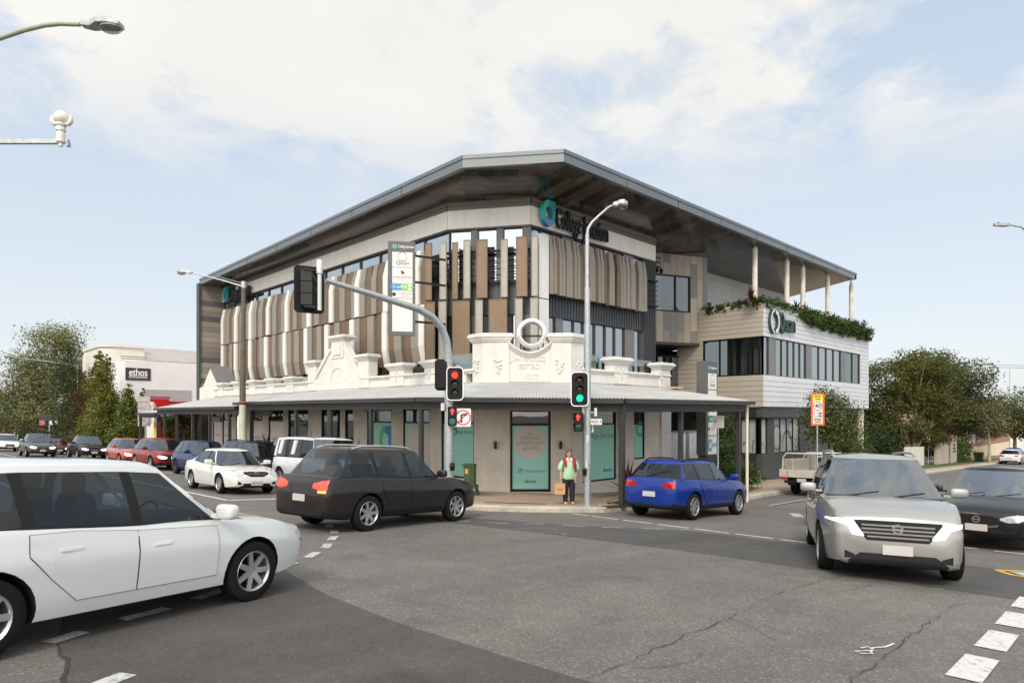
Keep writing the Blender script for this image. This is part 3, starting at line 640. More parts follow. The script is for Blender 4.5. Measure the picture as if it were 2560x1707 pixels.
sof.add([(15.9, 17.72, 3.6), C1 - V((-.15, 0, .2)), C2 - V((0, -.15, .2)), (18.18, 15.5, 3.6)], [(0, 1, 2, 3)]); sof.add([(18.18, 15.5, 3.6), C2 - V((0, -.15, .2)), C3 - V((0, -.15, .2)), (24, 15.5, 3.6)], [(0, 1, 2, 3)])
sof.build('awning_lining', mat('awning lining boards', (.22, .215, .2), .6), shop, world=True)
def post(px=None, x=12.86, y=None, r=.07, zt=3.2, m=DKGREY):
    y = onX(px, x) if y is None else y; mb = MB(); z0 = gz(x, y, .13)
    mb.box(x - r, x + r, y - r, y + r, z0, zt); mb.box(x - r - .03, x + r + .03, y - r - .03, y + r + .03, z0, z0 + .04); mb.build('post', m, shop, world=True, bevel=.008)
for px, zt_ in ((412, 3.1), (443, 3.1), (482, 3.1), (525, 3.1), (574, 3.1), (629, 3.25), (741, 3.25), (827, 3.25), (928, 3.25), (1053, 3.2)): post(px, zt=zt_)
post(x=15.67, y=11.36, zt=3.1); post(x=19.0, y=11.4, zt=3.12); post(x=23.1, y=11.4, zt=3.12)
for px in (625, 819): mb = MB(); y = onX(px, 12.78); mb.tube([(12.8, y, gz(12.8, y)), (12.8, y, 3.2)], .04); mb.build('downpipe', DKGREY, shop, world=True, smooth=40)
mb = MB(); mb.tube([(23.55, 11.28, gz(23.5, 11.3)), (23.55, 11.28, 3.25)], .055); mb.build('downpipe', mat('cream downpipe', (.66, .63, .52), .5), shop, world=True, smooth=40)
# hanging shop signs under the awning
for px, y0, tx in ((540, 1048, ''), (660, 1032, ''), (945, 1018, '')):
    y, z = onX(px, 14.2, y0); mb = MB(); mb.box(14.1, 14.25, y - .9, y + .9, z - .16, z + .16); mb.box(14.15, 14.2, y - .8, y - .77, z + .16, 3.4); mb.box(14.15, 14.2, y + .77, y + .8, z + .16, 3.4); mb.build('hanging_sign', MIDGREY, shop, world=True)
# ring sculpture on the corner
rs = thing('ring_sculpture', 'white ring sculpture standing in the dip of the corner parapet', 'sculpture', CH.P(1.79, .15, 5.2))
mb = MB(); c = CH.P(1.76, .12, CH.s_at(1332, .12, 833.6)[1]); prof = []
for a, b in ((.36, -.12), (.40, .1), (.44, .13), (.5, .1), (.55, .06), (.55, -.1), (.5, -.14)): prof.append((a, b))
mb.lathe(prof, c, CH.n, 56, closed=True); mb.build('ring', mat('pearl white metal', (.72, .68, .7), .22, .35, var=.08, coat=.5), rs, world=True, smooth=35)
mb = MB(); mb.obox(c + CH.d * .4 - CH.n * .2 - V((0, 0, .8)), CH.d * .05, CH.n * .06, V((0, 0, 1.15))); mb.obox(c - CH.d * .42 - CH.n * .2 - V((0, 0, .75)), CH.d * .05, CH.n * .06, V((0, 0, .8))); mb.obox(c - CH.d * .5 - CH.n * .21 - V((0, 0, .1)), CH.d * 1.0, CH.n * .05, V((0, 0, .06))); mb.build('bracket', BLACK, rs, world=True)
# ================================================================ modern office building behind and above the shop
office = thing('office_building', 'three storey office block with folded brown sunshade fins under a wide tilted roof', 'building', (20, 22, .02))
UL = WP((17.5, 47.3), (17.5, 21.8)); UC = WP((17.5, 21.8), (19.5, 18.8)); UR = WP((19.5, 18.8), (28.8, 18.8))
RIB = mat('charcoal ribbed cladding', (.075, .08, .087), .38, .3, var=.08)
FINB = mat('brown perforated fin', (.155, .104, .066), .5, .1, var=.1, scale=2)
FING = mat('taupe perforated fin', (.255, .228, .19), .5, .1, var=.07, scale=2)
FINW = mat('white folded fin', (.66, .66, .635), .45, var=.04)
FRAMEM = mat('dark window frame', (.03, .031, .033), .4, var=.1)
def meshy(name, rgb, a):
    m = mat(name, rgb, .5, .15, var=.08); N, L, b = nodes(m); t = N.new('ShaderNodeBsdfTransparent'); x = N.new('ShaderNodeMixShader'); x.inputs[0].default_value = a
    L.new(b.outputs[0], x.inputs[1]); L.new(t.outputs[0], x.inputs[2]); L.new(x.outputs[0], N['Material Output'].inputs[0]); return m
MESHB = meshy('brown see through mesh', (.25, .175, .11), .2); MESHG = meshy('grey see through mesh', (.42, .4, .36), .22)
ZB0, ZB1, ZS = 10.84, 11.62, 11.93
bm_ = MB()
for w in (UL, UC, UR): w.slab(bm_, 0, w.L, ZB0, ZB1, -.25, .06)
bm_.build('concrete_band', BAND, office, world=True)
bm_ = MB()
for w in (UL, UC, UR): w.slab(bm_, 0, w.L, ZB1, ZS + .1, -.25, .1); w.slab(bm_, 0, w.L, ZB1 + .16, ZB1 + .22, .1, .16)
bm_.build('eaves_trim', mat('brown grey trim', (.125, .108, .095), .5, var=.08), office, world=True)
for w in (UL, UC, UR):   # spandrels with standing ribs
    mb = MB(); w.slab(mb, 0, w.L, 7.12, 8.45, -.3, -.02); k = int(w.L / .2)
    for i in range(k + 1): w.slab(mb, i * w.L / k - .015, i * w.L / k + .015, 7.12, 8.45, -.02, .02)
    mb.build('spandrel', RIB, office, world=True)
    mb = MB(); w.slab(mb, 0, w.L, 3.6, 4.35, -.3, -.02); mb.build('base_panel', RIB, office, world=True)
    mb = MB(); w.slab(mb, 0, w.L, 10.78, 10.84, -.3, .02); mb.build('head_trim', RIB, office, world=True)
def wins(w, edges, z0, z1, solid=(), **k):
    for i, (a, b) in enumerate(zip(edges[:-1], edges[1:])):
        if i in solid:
            mb = MB(); w.slab(mb, a, b, z0, z1, -.25, -.05); mb.build('infill_panel', MIDGREY, office, world=True)
        else: window(office, w, a, b, z0, z1, m=FRAMEM, fw=.035, glass=GLASS, back=-.2, depth=.12, **k)
nl = 14; el = [UL.L * i / nl for i in range(nl + 1)]
wins(UL, el, 8.45, 10.78); wins(UL, el, 4.35, 7.12)
ce = [0, .12, UC.s_at(1178) , UC.s_at(1190), UC.s_at(1242), UC.s_at(1256), UC.s_at(1307), UC.s_at(1323), UC.L]
ce = [0, UC.s_at(1178), UC.s_at(1193), UC.s_at(1242), UC.s_at(1257), UC.s_at(1307), UC.L]
wins(UC, ce, 8.45, 10.78, (1, 3, 5)); wins(UC, ce, 4.35, 7.12, (1, 3, 5))
ue = [UR.s_at(p) for p in (1328, 1356, 1384, 1409, 1437, 1462, 1489, 1514, 1538, 1562, 1586, 1606)]; ue[0] = .02
wins(UR, ue, 8.45, 10.78, (3, 9))
we = [UR.s_at(p) for p in (1328, 1372, 1392, 1410, 1438, 1462, 1491, 1517, 1541, 1565, 1588, 1612)]; we[0] = .02
wins(UR, we, 4.35, 7.12, (2, 9))
mb = MB(); a = UR.s_at(1608); UR.slab(mb, a, UR.L, 3.6, 10.8, -.3, -.01)
for i in range(7): UR.slab(mb, a + (UR.L - a) * i / 6 - .02, a + (UR.L - a) * i / 6 + .02, 3.6, 10.8, -.01, .05)
mb.build('ribbed_wall', RIB, office, world=True)
mb = MB(); mb.box(28.5, 28.8, 18.85, 26, 3.6, 11.9); mb.build('side_wall', RIB, office, world=True)
# interior: floors, back wall and a few blinds seen through the glass
mb = MB(); mb.prism([(x, y, 8.3) for x, y in ((17.75, 47), (17.75, 21.9), (19.6, 19.1), (28.4, 19.1), (28.4, 47))], (0, 0, .14)); mb.prism([(x, y, 4.2) for x, y in ((17.75, 47), (17.75, 21.9), (19.6, 19.1), (28.4, 19.1), (28.4, 47))], (0, 0, .14))
mb.box(23, 23.2, 24, 47, 4.3, 11); mb.box(23, 28.3, 24, 24.2, 4.3, 11); mb.build('interior', mat('interior walls', (.32, .3, .27), .8, var=.1), office, world=True)
mb = MB()
for i in range(7):
    s = .35 + i * .47; UC.slab(mb, s, s + .2, 4.4, 6.7, -.6, -.57)
for i in range(5): UR.slab(mb, 5.2 + i * .55, 5.55 + i * .55, 6.1, 7.1, -.6, -.57)
mb.build('blind', mat('cream blinds', (.6, .54, .45), .7), office, world=True)
mb = MB()
for w in (UC, UR, UL):
    b = w.L if w is not UL else w.L
    a = 0 if w is not UL else w.L - 4
    for z in (8.75, 9.0, 9.25, 9.5): w.slab(mb, a, b, z, z + .035, .16, .19)
    for z in (8.42, 9.72): w.slab(mb, a, b, z, z + .1, .1, .2)
mb.build('fin_rail', BLACK, office, world=True)
# folded fins on the long left front
def fin_bm(w, s0, s1, o, z0, z1, fold):
    mb = MB(); wd = s1 - s0; b = o - .3
    if fold > 0: secs = [(z0, s0, s1, o, b), (z1 - .75, s0, s1, o, b), (z1, s0 + wd * .26, s1 - wd * .04, o - .13, b)]
    else: secs = [(z0, s0 + wd * .03, s1 - wd * .1, o - .14, b), (z0 + .75, s0, s1, o, b), (z1, s0, s1, o, b)]
    for (za, a0, a1, f0, k0), (zb, c0, c1, f1, k1) in zip(secs[:-1], secs[1:]):
        mb.hexa([w.P(a0, f0, za), w.P(a1, f0, za), w.P(a1, k0, za), w.P(a0, k0, za), w.P(c0, f1, zb), w.P(c1, f1, zb), w.P(c1, k1, zb), w.P(c0, k1, zb)])
    return mb
rf = random.Random(5)
def run(z0, z1, fold, white_first):
    s, i = 1.05, 0; seq = []
    while s < UL.L - .9:
        wdt = rf.choice((.36, .44, .5, .58))
        wh = i % 5 == 0
        m = FINW if wh else rf.choice((FINB, FING, FINB, FING))
        if seq and not wh and seq[-1] is m and rf.random() < .7: m = FING if m is FINB else FINB
        seq.append(m); o = .56 if wh else (.52 if m is FING else .46) + rf.uniform(-.02, .02)
        e = min(s + (.4 if wh else wdt), UL.L - .25)
        f = fin_bm(UL, s, e, o, z0 + rf.uniform(-.03, .03), z1 + rf.uniform(-.03, .03), fold).build('sunshade_fin', m, office, world=True)
        s = e + (.14 if rf.random() < .08 else .03); i += 1
run(7.72, 10.12, 1, True)
run(5.15, 7.66, -1, True)
# wide mesh panels on the corner
def panel(w, px0, px1, o, z0, z1, m, fold=0):
    a, b = w.s_at(px0, o), w.s_at(px1, o)
    mb = MB(); w.slab(mb, a, b, z0, z1, o - .02, o); r = .035
    fr = MB(); w.slab(fr, a, a + r, z0, z1, o - .3, o + .012); w.slab(fr, b - r, b, z0, z1, o - .05, o + .012); w.slab(fr, a + r, b - r, z0, z0 + r, o - .05, o + .012); w.slab(fr, a + r, b - r, z1 - r, z1, o - .05, o + .012)
    p = mb.build('sunshade_panel', m, office, world=True); fr.build('panel_frame', {MESHB: FINB, MESHG: FING}.get(m, FINW), p, world=True)
q = lambda x: 1040 + x / 3.919
for a, b, m in ((88, 155, MESHB), (230, 298, MESHG), (355, 410, MESHB), (465, 532, MESHG), (590, 700, MESHB), (830, 898, MESHG), (980, 1092, MESHB), (1130, 1195, MESHG)): panel(UC, q(a), q(b), .5, 7.75, 10.25 - .12 * rf.random(), m)
for a, b, m in ((88, 185, MESHB), (220, 298, MESHG), (355, 527, MESHB), (580, 655, MESHG), (712, 893, MESHB), (968, 1045, MESHG), (1118, 1195, MESHG)): panel(UC, q(a), q(b), .5, 5.0, 7.68, m)
for z0, z1 in ((7.75, 10.4), (4.7, 7.7)):
    a = UR.s_at(1348, .45); mb = MB(); UR.slab(mb, a, UR.s_at(1372, .45), z0, z1, .15, .45); mb.build('sunshade_panel', FINW, office, world=True)
q = lambda x: 1320 + x / 3.565
for a, b, c in ((195, 232, 'g'), (230, 258, 'g'), (258, 285, 'b'), (280, 310, 'g'), (308, 340, 'g'), (340, 400, 'w'), (400, 420, 'b'), (415, 445, 'g'), (442, 474, 'g'), (474, 500, 'b'), (502, 546, 'g'), (548, 605, 'w'), (605, 630, 'b'), (626, 650, 'g'), (648, 680, 'g'), (680, 702, 'b'), (722, 772, 'g'), (790, 828, 'b'), (824, 850, 'g'), (848, 880, 'g'), (878, 912, 'g'), (920, 966, 'g'), (986, 1012, 'g'), (1008, 1036, 'g'), (1032, 1063, 'g')):
    o = .42 if c == 'w' else .45; fin_bm(UR, UR.s_at(q(a), o), UR.s_at(q(b), o) - .04, o + rf.uniform(0, .06), 8.0 + rf.uniform(-.02, .02), 10.5, 1).build('sunshade_blade', {'g': FING, 'b': FINB, 'w': mat('brown grey fin', (.27, .23, .19), .5, .15)}[c], office, world=True)
# roof
RA, RB, RFF, RE = (15.9, 18.93), (18.4, 16.0), (50.7, 16.0), (15.9, 47.3)
zb_ = {RA: (12.3, 12.77), RB: (12.4, 12.87), RFF: (12.67, 13.11), RE: (11.89, 12.3)}
FASC = mat('roof fascia metal', (.17, .185, .195), .28, .5, var=.07, scale=.7)
mb = MB()
def fascia(p, q):
    (z0, z1), (z2, z3) = zb_[p], zb_[q]; d = V((q[0] - p[0], q[1] - p[1], 0)).normalized(); n = V((d.y, -d.x, 0)); P = V((*p, 0)); Q = V((*q, 0))
    for o, t, f0, f1 in ((0, .3, 0, .68), (.035, .34, .685, 1)):
        A, B = P + n * o, Q + n * o; a0, a1, b0, b1 = z0 + (z1 - z0) * f0, z0 + (z1 - z0) * f1, z2 + (z3 - z2) * f0, z2 + (z3 - z2) * f1
        Ai, Bi = A - n * t, B - n * t
        mb.hexa([(A.x, A.y, a0), (B.x, B.y, b0), (Bi.x, Bi.y, b0), (Ai.x, Ai.y, a0), (A.x, A.y, a1), (B.x, B.y, b1), (Bi.x, Bi.y, b1), (Ai.x, Ai.y, a1)])
    L = (Q - P).length; k = int(L / 3.6)
    for i in range(1, k):
        c = P.lerp(Q, i / k); za = z0 + (z2 - z0) * i / k; zc_ = z1 + (z3 - z1) * i / k; mb.obox(V((c.x, c.y, za + .01)) + n * .0, d * .02, n * .012, V((0, 0, (zc_ - za) * .66)), 1)
fascia(RE, RA); fascia(RA, RB); fascia(RB, RFF)
RG = (50.7, 40.0); zb_[RG] = (12.4, 12.84); fascia(RFF, RG)
mb.add([(*RE, 12.25), (*RA, 12.7), (*RB, 12.8), (*RFF, 13.0), (50.7, 40, 12.8), (50.7, 47.3, 12.4)], [(0, 1, 2, 3, 4, 5)])
mb.build('roof', [FASC, DKGREY], office, world=True)
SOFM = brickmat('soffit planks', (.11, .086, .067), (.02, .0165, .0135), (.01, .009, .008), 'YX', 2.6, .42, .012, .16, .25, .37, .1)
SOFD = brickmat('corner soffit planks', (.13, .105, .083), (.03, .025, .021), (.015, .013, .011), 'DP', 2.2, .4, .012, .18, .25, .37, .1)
sf = MB(); I0, I1, I2 = (17.6, 47.3, 11.9), (17.6, 21.85, 11.93), (19.55, 18.9, 11.93)
eA, eB, eF, eE = (16.1, 18.98, 12.3), (18.5, 16.2, 12.4), (50.5, 16.2, 12.67), (16.1, 47.3, 11.89)
sf.add([eE, eA, I1, I0], [(0, 1, 2, 3)]); sf.add([eB, eF, (50.5, 26, 11.2), (19.0, 26, 10.95), I2], [(0, 1, 2, 3, 4)])
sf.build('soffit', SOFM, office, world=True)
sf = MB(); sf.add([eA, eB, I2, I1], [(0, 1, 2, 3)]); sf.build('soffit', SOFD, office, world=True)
# end wall on the far left with horizontal boards
ST = brickmat('beige and grey boards', (.36, .30, .24), (.09, .088, .085), (.03, .03, .03), 'XZ', 7.3, .36, .008, .5, .3, 0, .06)
mb = MB(); mb.box(15.95, 17.6, 47.3, 47.6, -2, 11.95); mb.build('end_wall', ST, office, world=True)
mb = MB(); mb.box(15.82, 15.948, 47.2, 47.7, -2, 12.0); mb.build('end_trim', mat('dark green grey trim', (.05, .06, .055), .5), office, world=True)
mb = MB(); mb.box(17.8, 50, 46.9, 47.25, -2, 11.9); mb.build('back_wall', MIDGREY, office, world=True)
# recessed wall with upright boards and a corner window
p0 = atd(1622, 1000, 35.8); p1 = atd(1757, 1000, 37.1); RW = WP((p0.x, p0.y), (p1.x, p1.y))
STV = brickmat('upright beige and grey panels', (.40, .335, .265), (.14, .135, .13), (.03, .03, .03), 'ZX', 1.9, .42, .008, .5, .3, .43, .06)
wa, wb_ = RW.s_at(1634), RW.s_at(1726); wz0, wz1 = RW.s_at(1680, 0, 779)[1], RW.s_at(1680, 0, 687)[1]
mb = MB(); RW.wall(mb, 0, RW.L, 6.95, 11.9, .2, [(wa, wb_, wz0, wz1)]); mb.build('panel_wall', STV, office, world=True)
window(office, RW, wa, wb_, wz0, wz1, m=BLACK, fw=.07, muls=(RW.s_at(1689),), glass=GLASSD, back=-.12, depth=.14)
mb = MB(); RW.slab(mb, RW.s_at(1639), RW.s_at(1665), wz0 + .5, wz1 - .1, -.9, -.85); RW.slab(mb, RW.s_at(1675), RW.s_at(1688), wz0, wz1, -.9, -.85); mb.build('blind', mat('cream blinds', (.6, .54, .45)), office, world=True)
mb = MB(); RW.slab(mb, RW.L, RW.L + .3, 6.95, 11.9, -.2, .02); mb.build('panel_edge', MIDGREY, office, world=True)
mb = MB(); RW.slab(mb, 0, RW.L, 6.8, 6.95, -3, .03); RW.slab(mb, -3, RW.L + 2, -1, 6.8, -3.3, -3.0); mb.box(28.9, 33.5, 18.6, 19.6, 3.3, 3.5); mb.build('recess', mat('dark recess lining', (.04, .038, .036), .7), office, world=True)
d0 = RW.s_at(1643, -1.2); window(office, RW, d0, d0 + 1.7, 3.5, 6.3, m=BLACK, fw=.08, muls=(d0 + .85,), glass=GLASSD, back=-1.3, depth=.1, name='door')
mb = MB(); RW.slab(mb, d0 + .75, d0 + .77, 4.3, 5.1, -1.2, -1.17); mb.build('door_handle', STEEL, office, world=True)
mb = MB()
for z in (11.0, 11.25, 11.5): RW.slab(mb, -.6, .6, z, z + .07, .25, .3)
for i in range(5): mb.blob(RW.P(-.5 + i * .26, .4, 10.95 - .04 * i), (.1, .1, .16), 8, 6)
mb.build('floodlights', BLACK, office, world=True)
# terrace wall behind the planter
TW = WP((33.0, 20.6), (49.5, 20.6)); TWM = brickmat('pale terrace panels', (.50, .50, .49), (.44, .44, .435), (.12, .12, .12), 'XZ', 2.6, 1.15, .008, .45, .2, .3, .05)
t0, t1 = TW.s_at(1784), TW.s_at(1822)
mb = MB(); TW.wall(mb, 0, TW.L, 8.0, 12, .2, [(t0, t0 + 2.1, 8.2, 9.7)]); mb.build('terrace_wall', TWM, office, world=True)
window(office, TW, t0, t0 + 2.1, 8.2, 9.7, m=MIDGREY, fw=.12, glass=GLASS, back=-.1, depth=.12)
mb = MB(); TW.slab(mb, TW.s_at(1767), TW.s_at(1776), 7.5, 10.0, .0, .05); mb.build('terrace_door', BLACK, office, world=True)
COLM = mat('concrete column', (.62, .59, .51), .7, var=.18, scale=2, bump=.2)
for px, Y in ((1887, 16.7), (1967, 16.7), (2007, 16.7), (2069, 16.7), (2128, 16.5)):
    X = onY(px, Y); mb = MB(); mb.lathe([(.15, 8.2), (.15, 12.38)], (X, Y, 0), n=20); mb.lathe([(.1, 12.38), (.1, 12.7)], (X, Y, 0), n=16); mb.build('column', COLM, office, world=True, smooth=40)
# balcony balustrade
w = WP((18.2, 16.05), (24.4, 16.05))
def balus(w, x0, x1):
    g = MB(); w.slab(g, x0, x1, 4.35, 5.24, -.012, 0); g.build('balustrade_glass', GLASSC, office, world=True)
    for x in (x0 + .15, x1 - .15): g = MB(); w.slab(g, x - .03, x + .03, 4.2, 4.95, -.04, .03); g.build('balustrade_post', BLACK, office, world=True)
for i in range(5): balus(w, 6.2 * i / 5 + .05, 6.2 * (i + 1) / 5 - .05)
balus(WP((16.3, 21), (16.3, 18.0)), .1, 2.8)
# building signs
def big_sign(w, pxl, pxr, z, o, pxt0, pxt1, hz):
    s0, s1 = w.s_at(pxl, o), w.s_at(pxr, o); c = (s0 + s1) / 2; r = hz / 2
    mb = MB(); wdisc(mb, w, c, z, o - .18, r * .52, r, PI * .5, PI * 1.2, 20, .2, 0, (s1 - s0) / hz); wdisc(mb, w, c, z, o - .18, r * .52, r, PI * 1.2, PI * 1.75, 16, .2, 1, (s1 - s0) / hz); wdisc(mb, w, c, z, o - .18, r * .52, r, -PI * .25, PI * .5, 20, .2, 2, (s1 - s0) / hz)
    k = (s1 - s0) / hz; mb.prism([w.P(c + a * k, o - .17, z + b) for a, b in ((.05 * r, r), (r, r), (r, 0), (.72 * r, .72 * r))], w.n * .189, 2)
    mb.build('sign_logo', [mat('sign teal face', (.03, .40, .33), .3, var=.15), mat('sign blue face', (.06, .2, .42), .3, var=.1), mat('sign dark teal face', (.01, .22, .25), .3, var=.1)], office, world=True)
    a, b = w.s_at(pxt0, o), w.s_at(pxt1, o)
    wtext('College Junction', office, w, (a + b) / 2, z - .1, o - .06, hz * 1.12, TXTBLK, ext=.08, width=b - a, name='sign_lettering')
    mb = MB(); w.slab(mb, a, b, z - .02, z + .03, o - .2, o - .16); mb.build('sign_rail', STEEL, office, world=True)
big_sign(UR, 1356, 1388, 11.42, .34, 1393, 1521, 1.1)
big_sign(UL, 557, 570, 11.2, .34, 572, 622, 1.05)
# ================================================================ clinic wing
clinic = thing('clinic_building', 'clinic wing clad in pale lapped boards with a ribbon window and planted terrace', 'building', (34, 16, -.6))
QF = WP((33.6, 15.2), (50.65, 15.2)); QL = WP((33.6, 20.4), (33.6, 15.2))
SIDF = mat('pale metal siding', (.60, .605, .62), .4, .1, var=.05, scale=.6, streak=.06); SIDL = mat('beige siding', (.40, .36, .30), .45, .1, var=.05, scale=.6)
def lap(w, s0, s1, z0, z1, n, hole=None):
    mb = MB(); p = (z1 - z0) / n
    for i in range(n):
        a = z0 + i * p; b = a + p + .012
        for x0, x1 in ([(s0, s1)] if not hole or a + p / 2 < hole[2] or a + p / 2 > hole[3] else [(s0, hole[0]), (hole[1], s1)]):
            if x1 - x0 > .02: mb.prism([w.P(x0, .034, a), w.P(x0, .01, b), w.P(x0, -.12, b), w.P(x0, -.12, a)], w.d * (x1 - x0))
    return mb
WZ0, WZ1 = 4.98, 7.07; f1 = QF.s_at(2151); l0 = QL.s_at(1757)
for w, m, hole in ((QF, SIDF, (-1, f1, WZ0, WZ1)), (QL, SIDL, (l0, 99, WZ0, WZ1))):
    a, b = (.03, w.L) if w is QF else (0, w.L - .0)
    lo = lap(w, a, b, 3.31, WZ0, 6); mi = lap(w, a, b, WZ0, WZ1, 8, (max(a, hole[0]), min(b, hole[1]), WZ0, WZ1)); up = lap(w, a, b, WZ1, 8.83, 7)
    for q_ in (mi, up): lo.add(q_.v, q_.f)
    lo.build('cladding', m, clinic, world=True)
mb = MB(); mb.box(33.6, 50.6, 15.35, 20.4, 3.25, 3.31); mb.box(33.75, 50.55, 15.35, 20.4, 8.1, 8.2); mb.box(50.5, 50.62, 15.3, 22, 3.31, 8.8); mb.build('slab', MIDGREY, clinic, world=True)
fe = [QF.s_at(p) for p in (1908.5, 1923, 1940, 2016, 2029, 2103, 2114, 2150)]; fe[0] = .02
for i, (a, b) in enumerate(zip(fe[:-1], fe[1:])):
    if i % 2 == 1: mb = MB(); QF.slab(mb, a, b, WZ0, WZ1, -.12, -.01); mb.build('infill_panel', MIDGREY, clinic, world=True)
    else:
        n = {0: 1, 2: 5, 4: 4, 6: 2}[i]
        window(clinic, QF, a, b, WZ0, WZ1, m=FRAMEM, fw=.05, muls=[a + (b - a) * k / n for k in range(1, n)], glass=GLASSD if i == 6 else glassmat('clinic glass', (.8, .88, .9), .3, .5), back=-.12, depth=.1)
le = [QL.s_at(p) for p in (1757, 1798, 1830, 1868, 1897)] + [QL.L - .02]
window(clinic, QL, le[0], le[-1], WZ0, WZ1, m=BLACK, fw=.09, muls=le[1:-1], glass=glassmat('dark clinic glass', (.6, .66, .68), .04, .55), back=-.12, depth=.1)
mb = MB(); mb.box(34.1, 50.4, 17.4, 17.5, 3.35, 8.05); mb.box(36.5, 36.6, 15.5, 17.4, 3.35, 8.05); mb.build('interior', mat('clinic interior', (.22, .21, .19), .8, var=.15), clinic, world=True)
mb = MB()
for i in range(22):
    s = .5 + i * .7; QF.slab(mb, s, s + .22, WZ0 - .1, WZ1 + .1, -.5, -.47)
for i in range(3): QL.slab(mb, le[1] + .1 + i * .75, le[1] + .55 + i * .75, WZ0, WZ1, -.9, -.86)
mb.build('blind', mat('white vertical blinds', (.62, .62, .58), .7), clinic, world=True)
# big lettering on the front
s_ = QF.s_at(1935, .12); z_ = QF.s_at(1935, .12, 804)[1]
for a0, a1, r0_, r1_, dx in ((PI * .55, PI * 1.45, .55, .68, .0), (-PI * .48, PI * .48, .42, .62, .02)):
    mb = MB(); wdisc(mb, QF, s_ + dx, z_, .05, r0_, r1_, a0, a1, 24, .16, 0, .85); lg = mb.build('sign_logo', mat('dark green sign returns', (.02, .05, .045), .4), clinic, world=True)
    mb = MB(); wdisc(mb, QF, s_ + dx, z_, .211, r0_ + .01, r1_ - .01, a0, a1, 24, .004, 0, .85); mb.build('logo_face', SIGNW, lg, world=True)
a, b = QF.s_at(1948, .15), QF.s_at(1987, .15); wtext('Qscan', clinic, QF, (a + b) / 2, QF.s_at(1965, .12, 809)[1], .13, 1.35, mat('dark green sign returns', (.02, .05, .045)), ext=.08, width=b - a, name='sign_lettering', bold=.012)
# planter trough and ground floor
mb = MB(); QF.slab(mb, .1, QF.L - .1, 8.5, 8.78, -.9, -.13); QL.slab(mb, 0, QL.L - .15, 8.5, 8.78, -.9, -.13); mb.build('planter_soil', mat('potting soil', (.05, .035, .025), .95), clinic, world=True)
DBR = brickmat('black glazed brick', (.028, .027, .027), (.02, .02, .02), (.05, .048, .045), 'YZ', .24, .086, .008, .35, .4); DBR2 = brickmat('charcoal rendered brick', (.06, .062, .068), (.052, .054, .06), (.075, .076, .08), 'XZ', .24, .086, .006, .45, .3)
GF = WP((33.7, 15.32), (50.6, 15.32)); GL = WP((33.7, 20.4), (33.7, 15.32))
g0, g1 = GF.s_at(1936), GF.s_at(2000); gc0 = GF.s_at(1919); h0 = GL.s_at(1851)
FZ0, FZ1 = .75, 2.66
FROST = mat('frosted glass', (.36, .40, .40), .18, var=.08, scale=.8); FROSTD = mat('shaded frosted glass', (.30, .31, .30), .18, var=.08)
mb = MB(); GF.wall(mb, .0, 9.5, -2.5, 3.25, .3, [(0, gc0, FZ0, FZ1), (g0, g1, FZ0, FZ1)]); mb.build('wall', DBR2, clinic, world=True)
mb = MB(); GL.wall(mb, 0, GL.L - .305, -2.5, 3.25, .3, [(h0, 99, FZ0, FZ1)]); mb.build('wall', DBR, clinic, world=True)
mb = MB(); GF.slab(mb, -.1, 7.5, 2.66, 2.74, .02, .14); GL.slab(mb, 1, GL.L, 2.66, 2.74, .02, .1); mb.build('ledge', BLACK, clinic, world=True)
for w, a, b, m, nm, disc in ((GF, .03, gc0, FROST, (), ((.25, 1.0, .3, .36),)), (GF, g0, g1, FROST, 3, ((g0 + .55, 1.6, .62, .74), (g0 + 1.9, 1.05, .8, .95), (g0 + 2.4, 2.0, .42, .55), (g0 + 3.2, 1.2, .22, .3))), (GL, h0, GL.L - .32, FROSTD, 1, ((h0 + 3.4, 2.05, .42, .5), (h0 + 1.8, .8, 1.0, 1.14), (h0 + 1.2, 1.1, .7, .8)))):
    ml = [a + (b - a) * k / (nm + 1) for k in range(1, (nm or 0) + 1)] if nm else ()
    f = window(clinic, w, a, b, FZ0, FZ1, m=BLACK, fw=.04, muls=ml, glass=m, back=-.14, depth=.1)
    for s, z, ra, rb in disc:
        mb = MB(); n = 40
        for k in range(n):
            t0_, t1_ = 2 * PI * k / n, 2 * PI * (k + 1) / n; P4 = [(s + r * math.cos(t) * .75, z + r * math.sin(t)) for r, t in ((ra, t0_), (rb, t0_), (rb, t1_), (ra, t1_))]
            if all(a + .06 < q_[0] < b - .06 and FZ0 + .05 < q_[1] < FZ1 - .05 for q_ in P4): mb.add([w.P(q_[0], -.094, q_[1]) for q_ in P4], [(0, 1, 2, 3)])
        if mb.v: mb.build('window_graphic', mat('grey bubble film', (.1, .105, .11), .4), f, world=True)
mb = MB(); mb.box(50.0, 50.3, 15.4, 15.7, -2, 3.3); mb.build('column', COLM, clinic, world=True)
mb = MB(); mb.box(43.2, 43.4, 15.6, 22, -2.5, 3.2); mb.box(34, 50.5, 21.8, 22, -2.5, 3.2); mb.build('undercroft_wall', mat('grey render', (.3, .29, .28), .8), clinic, world=True)
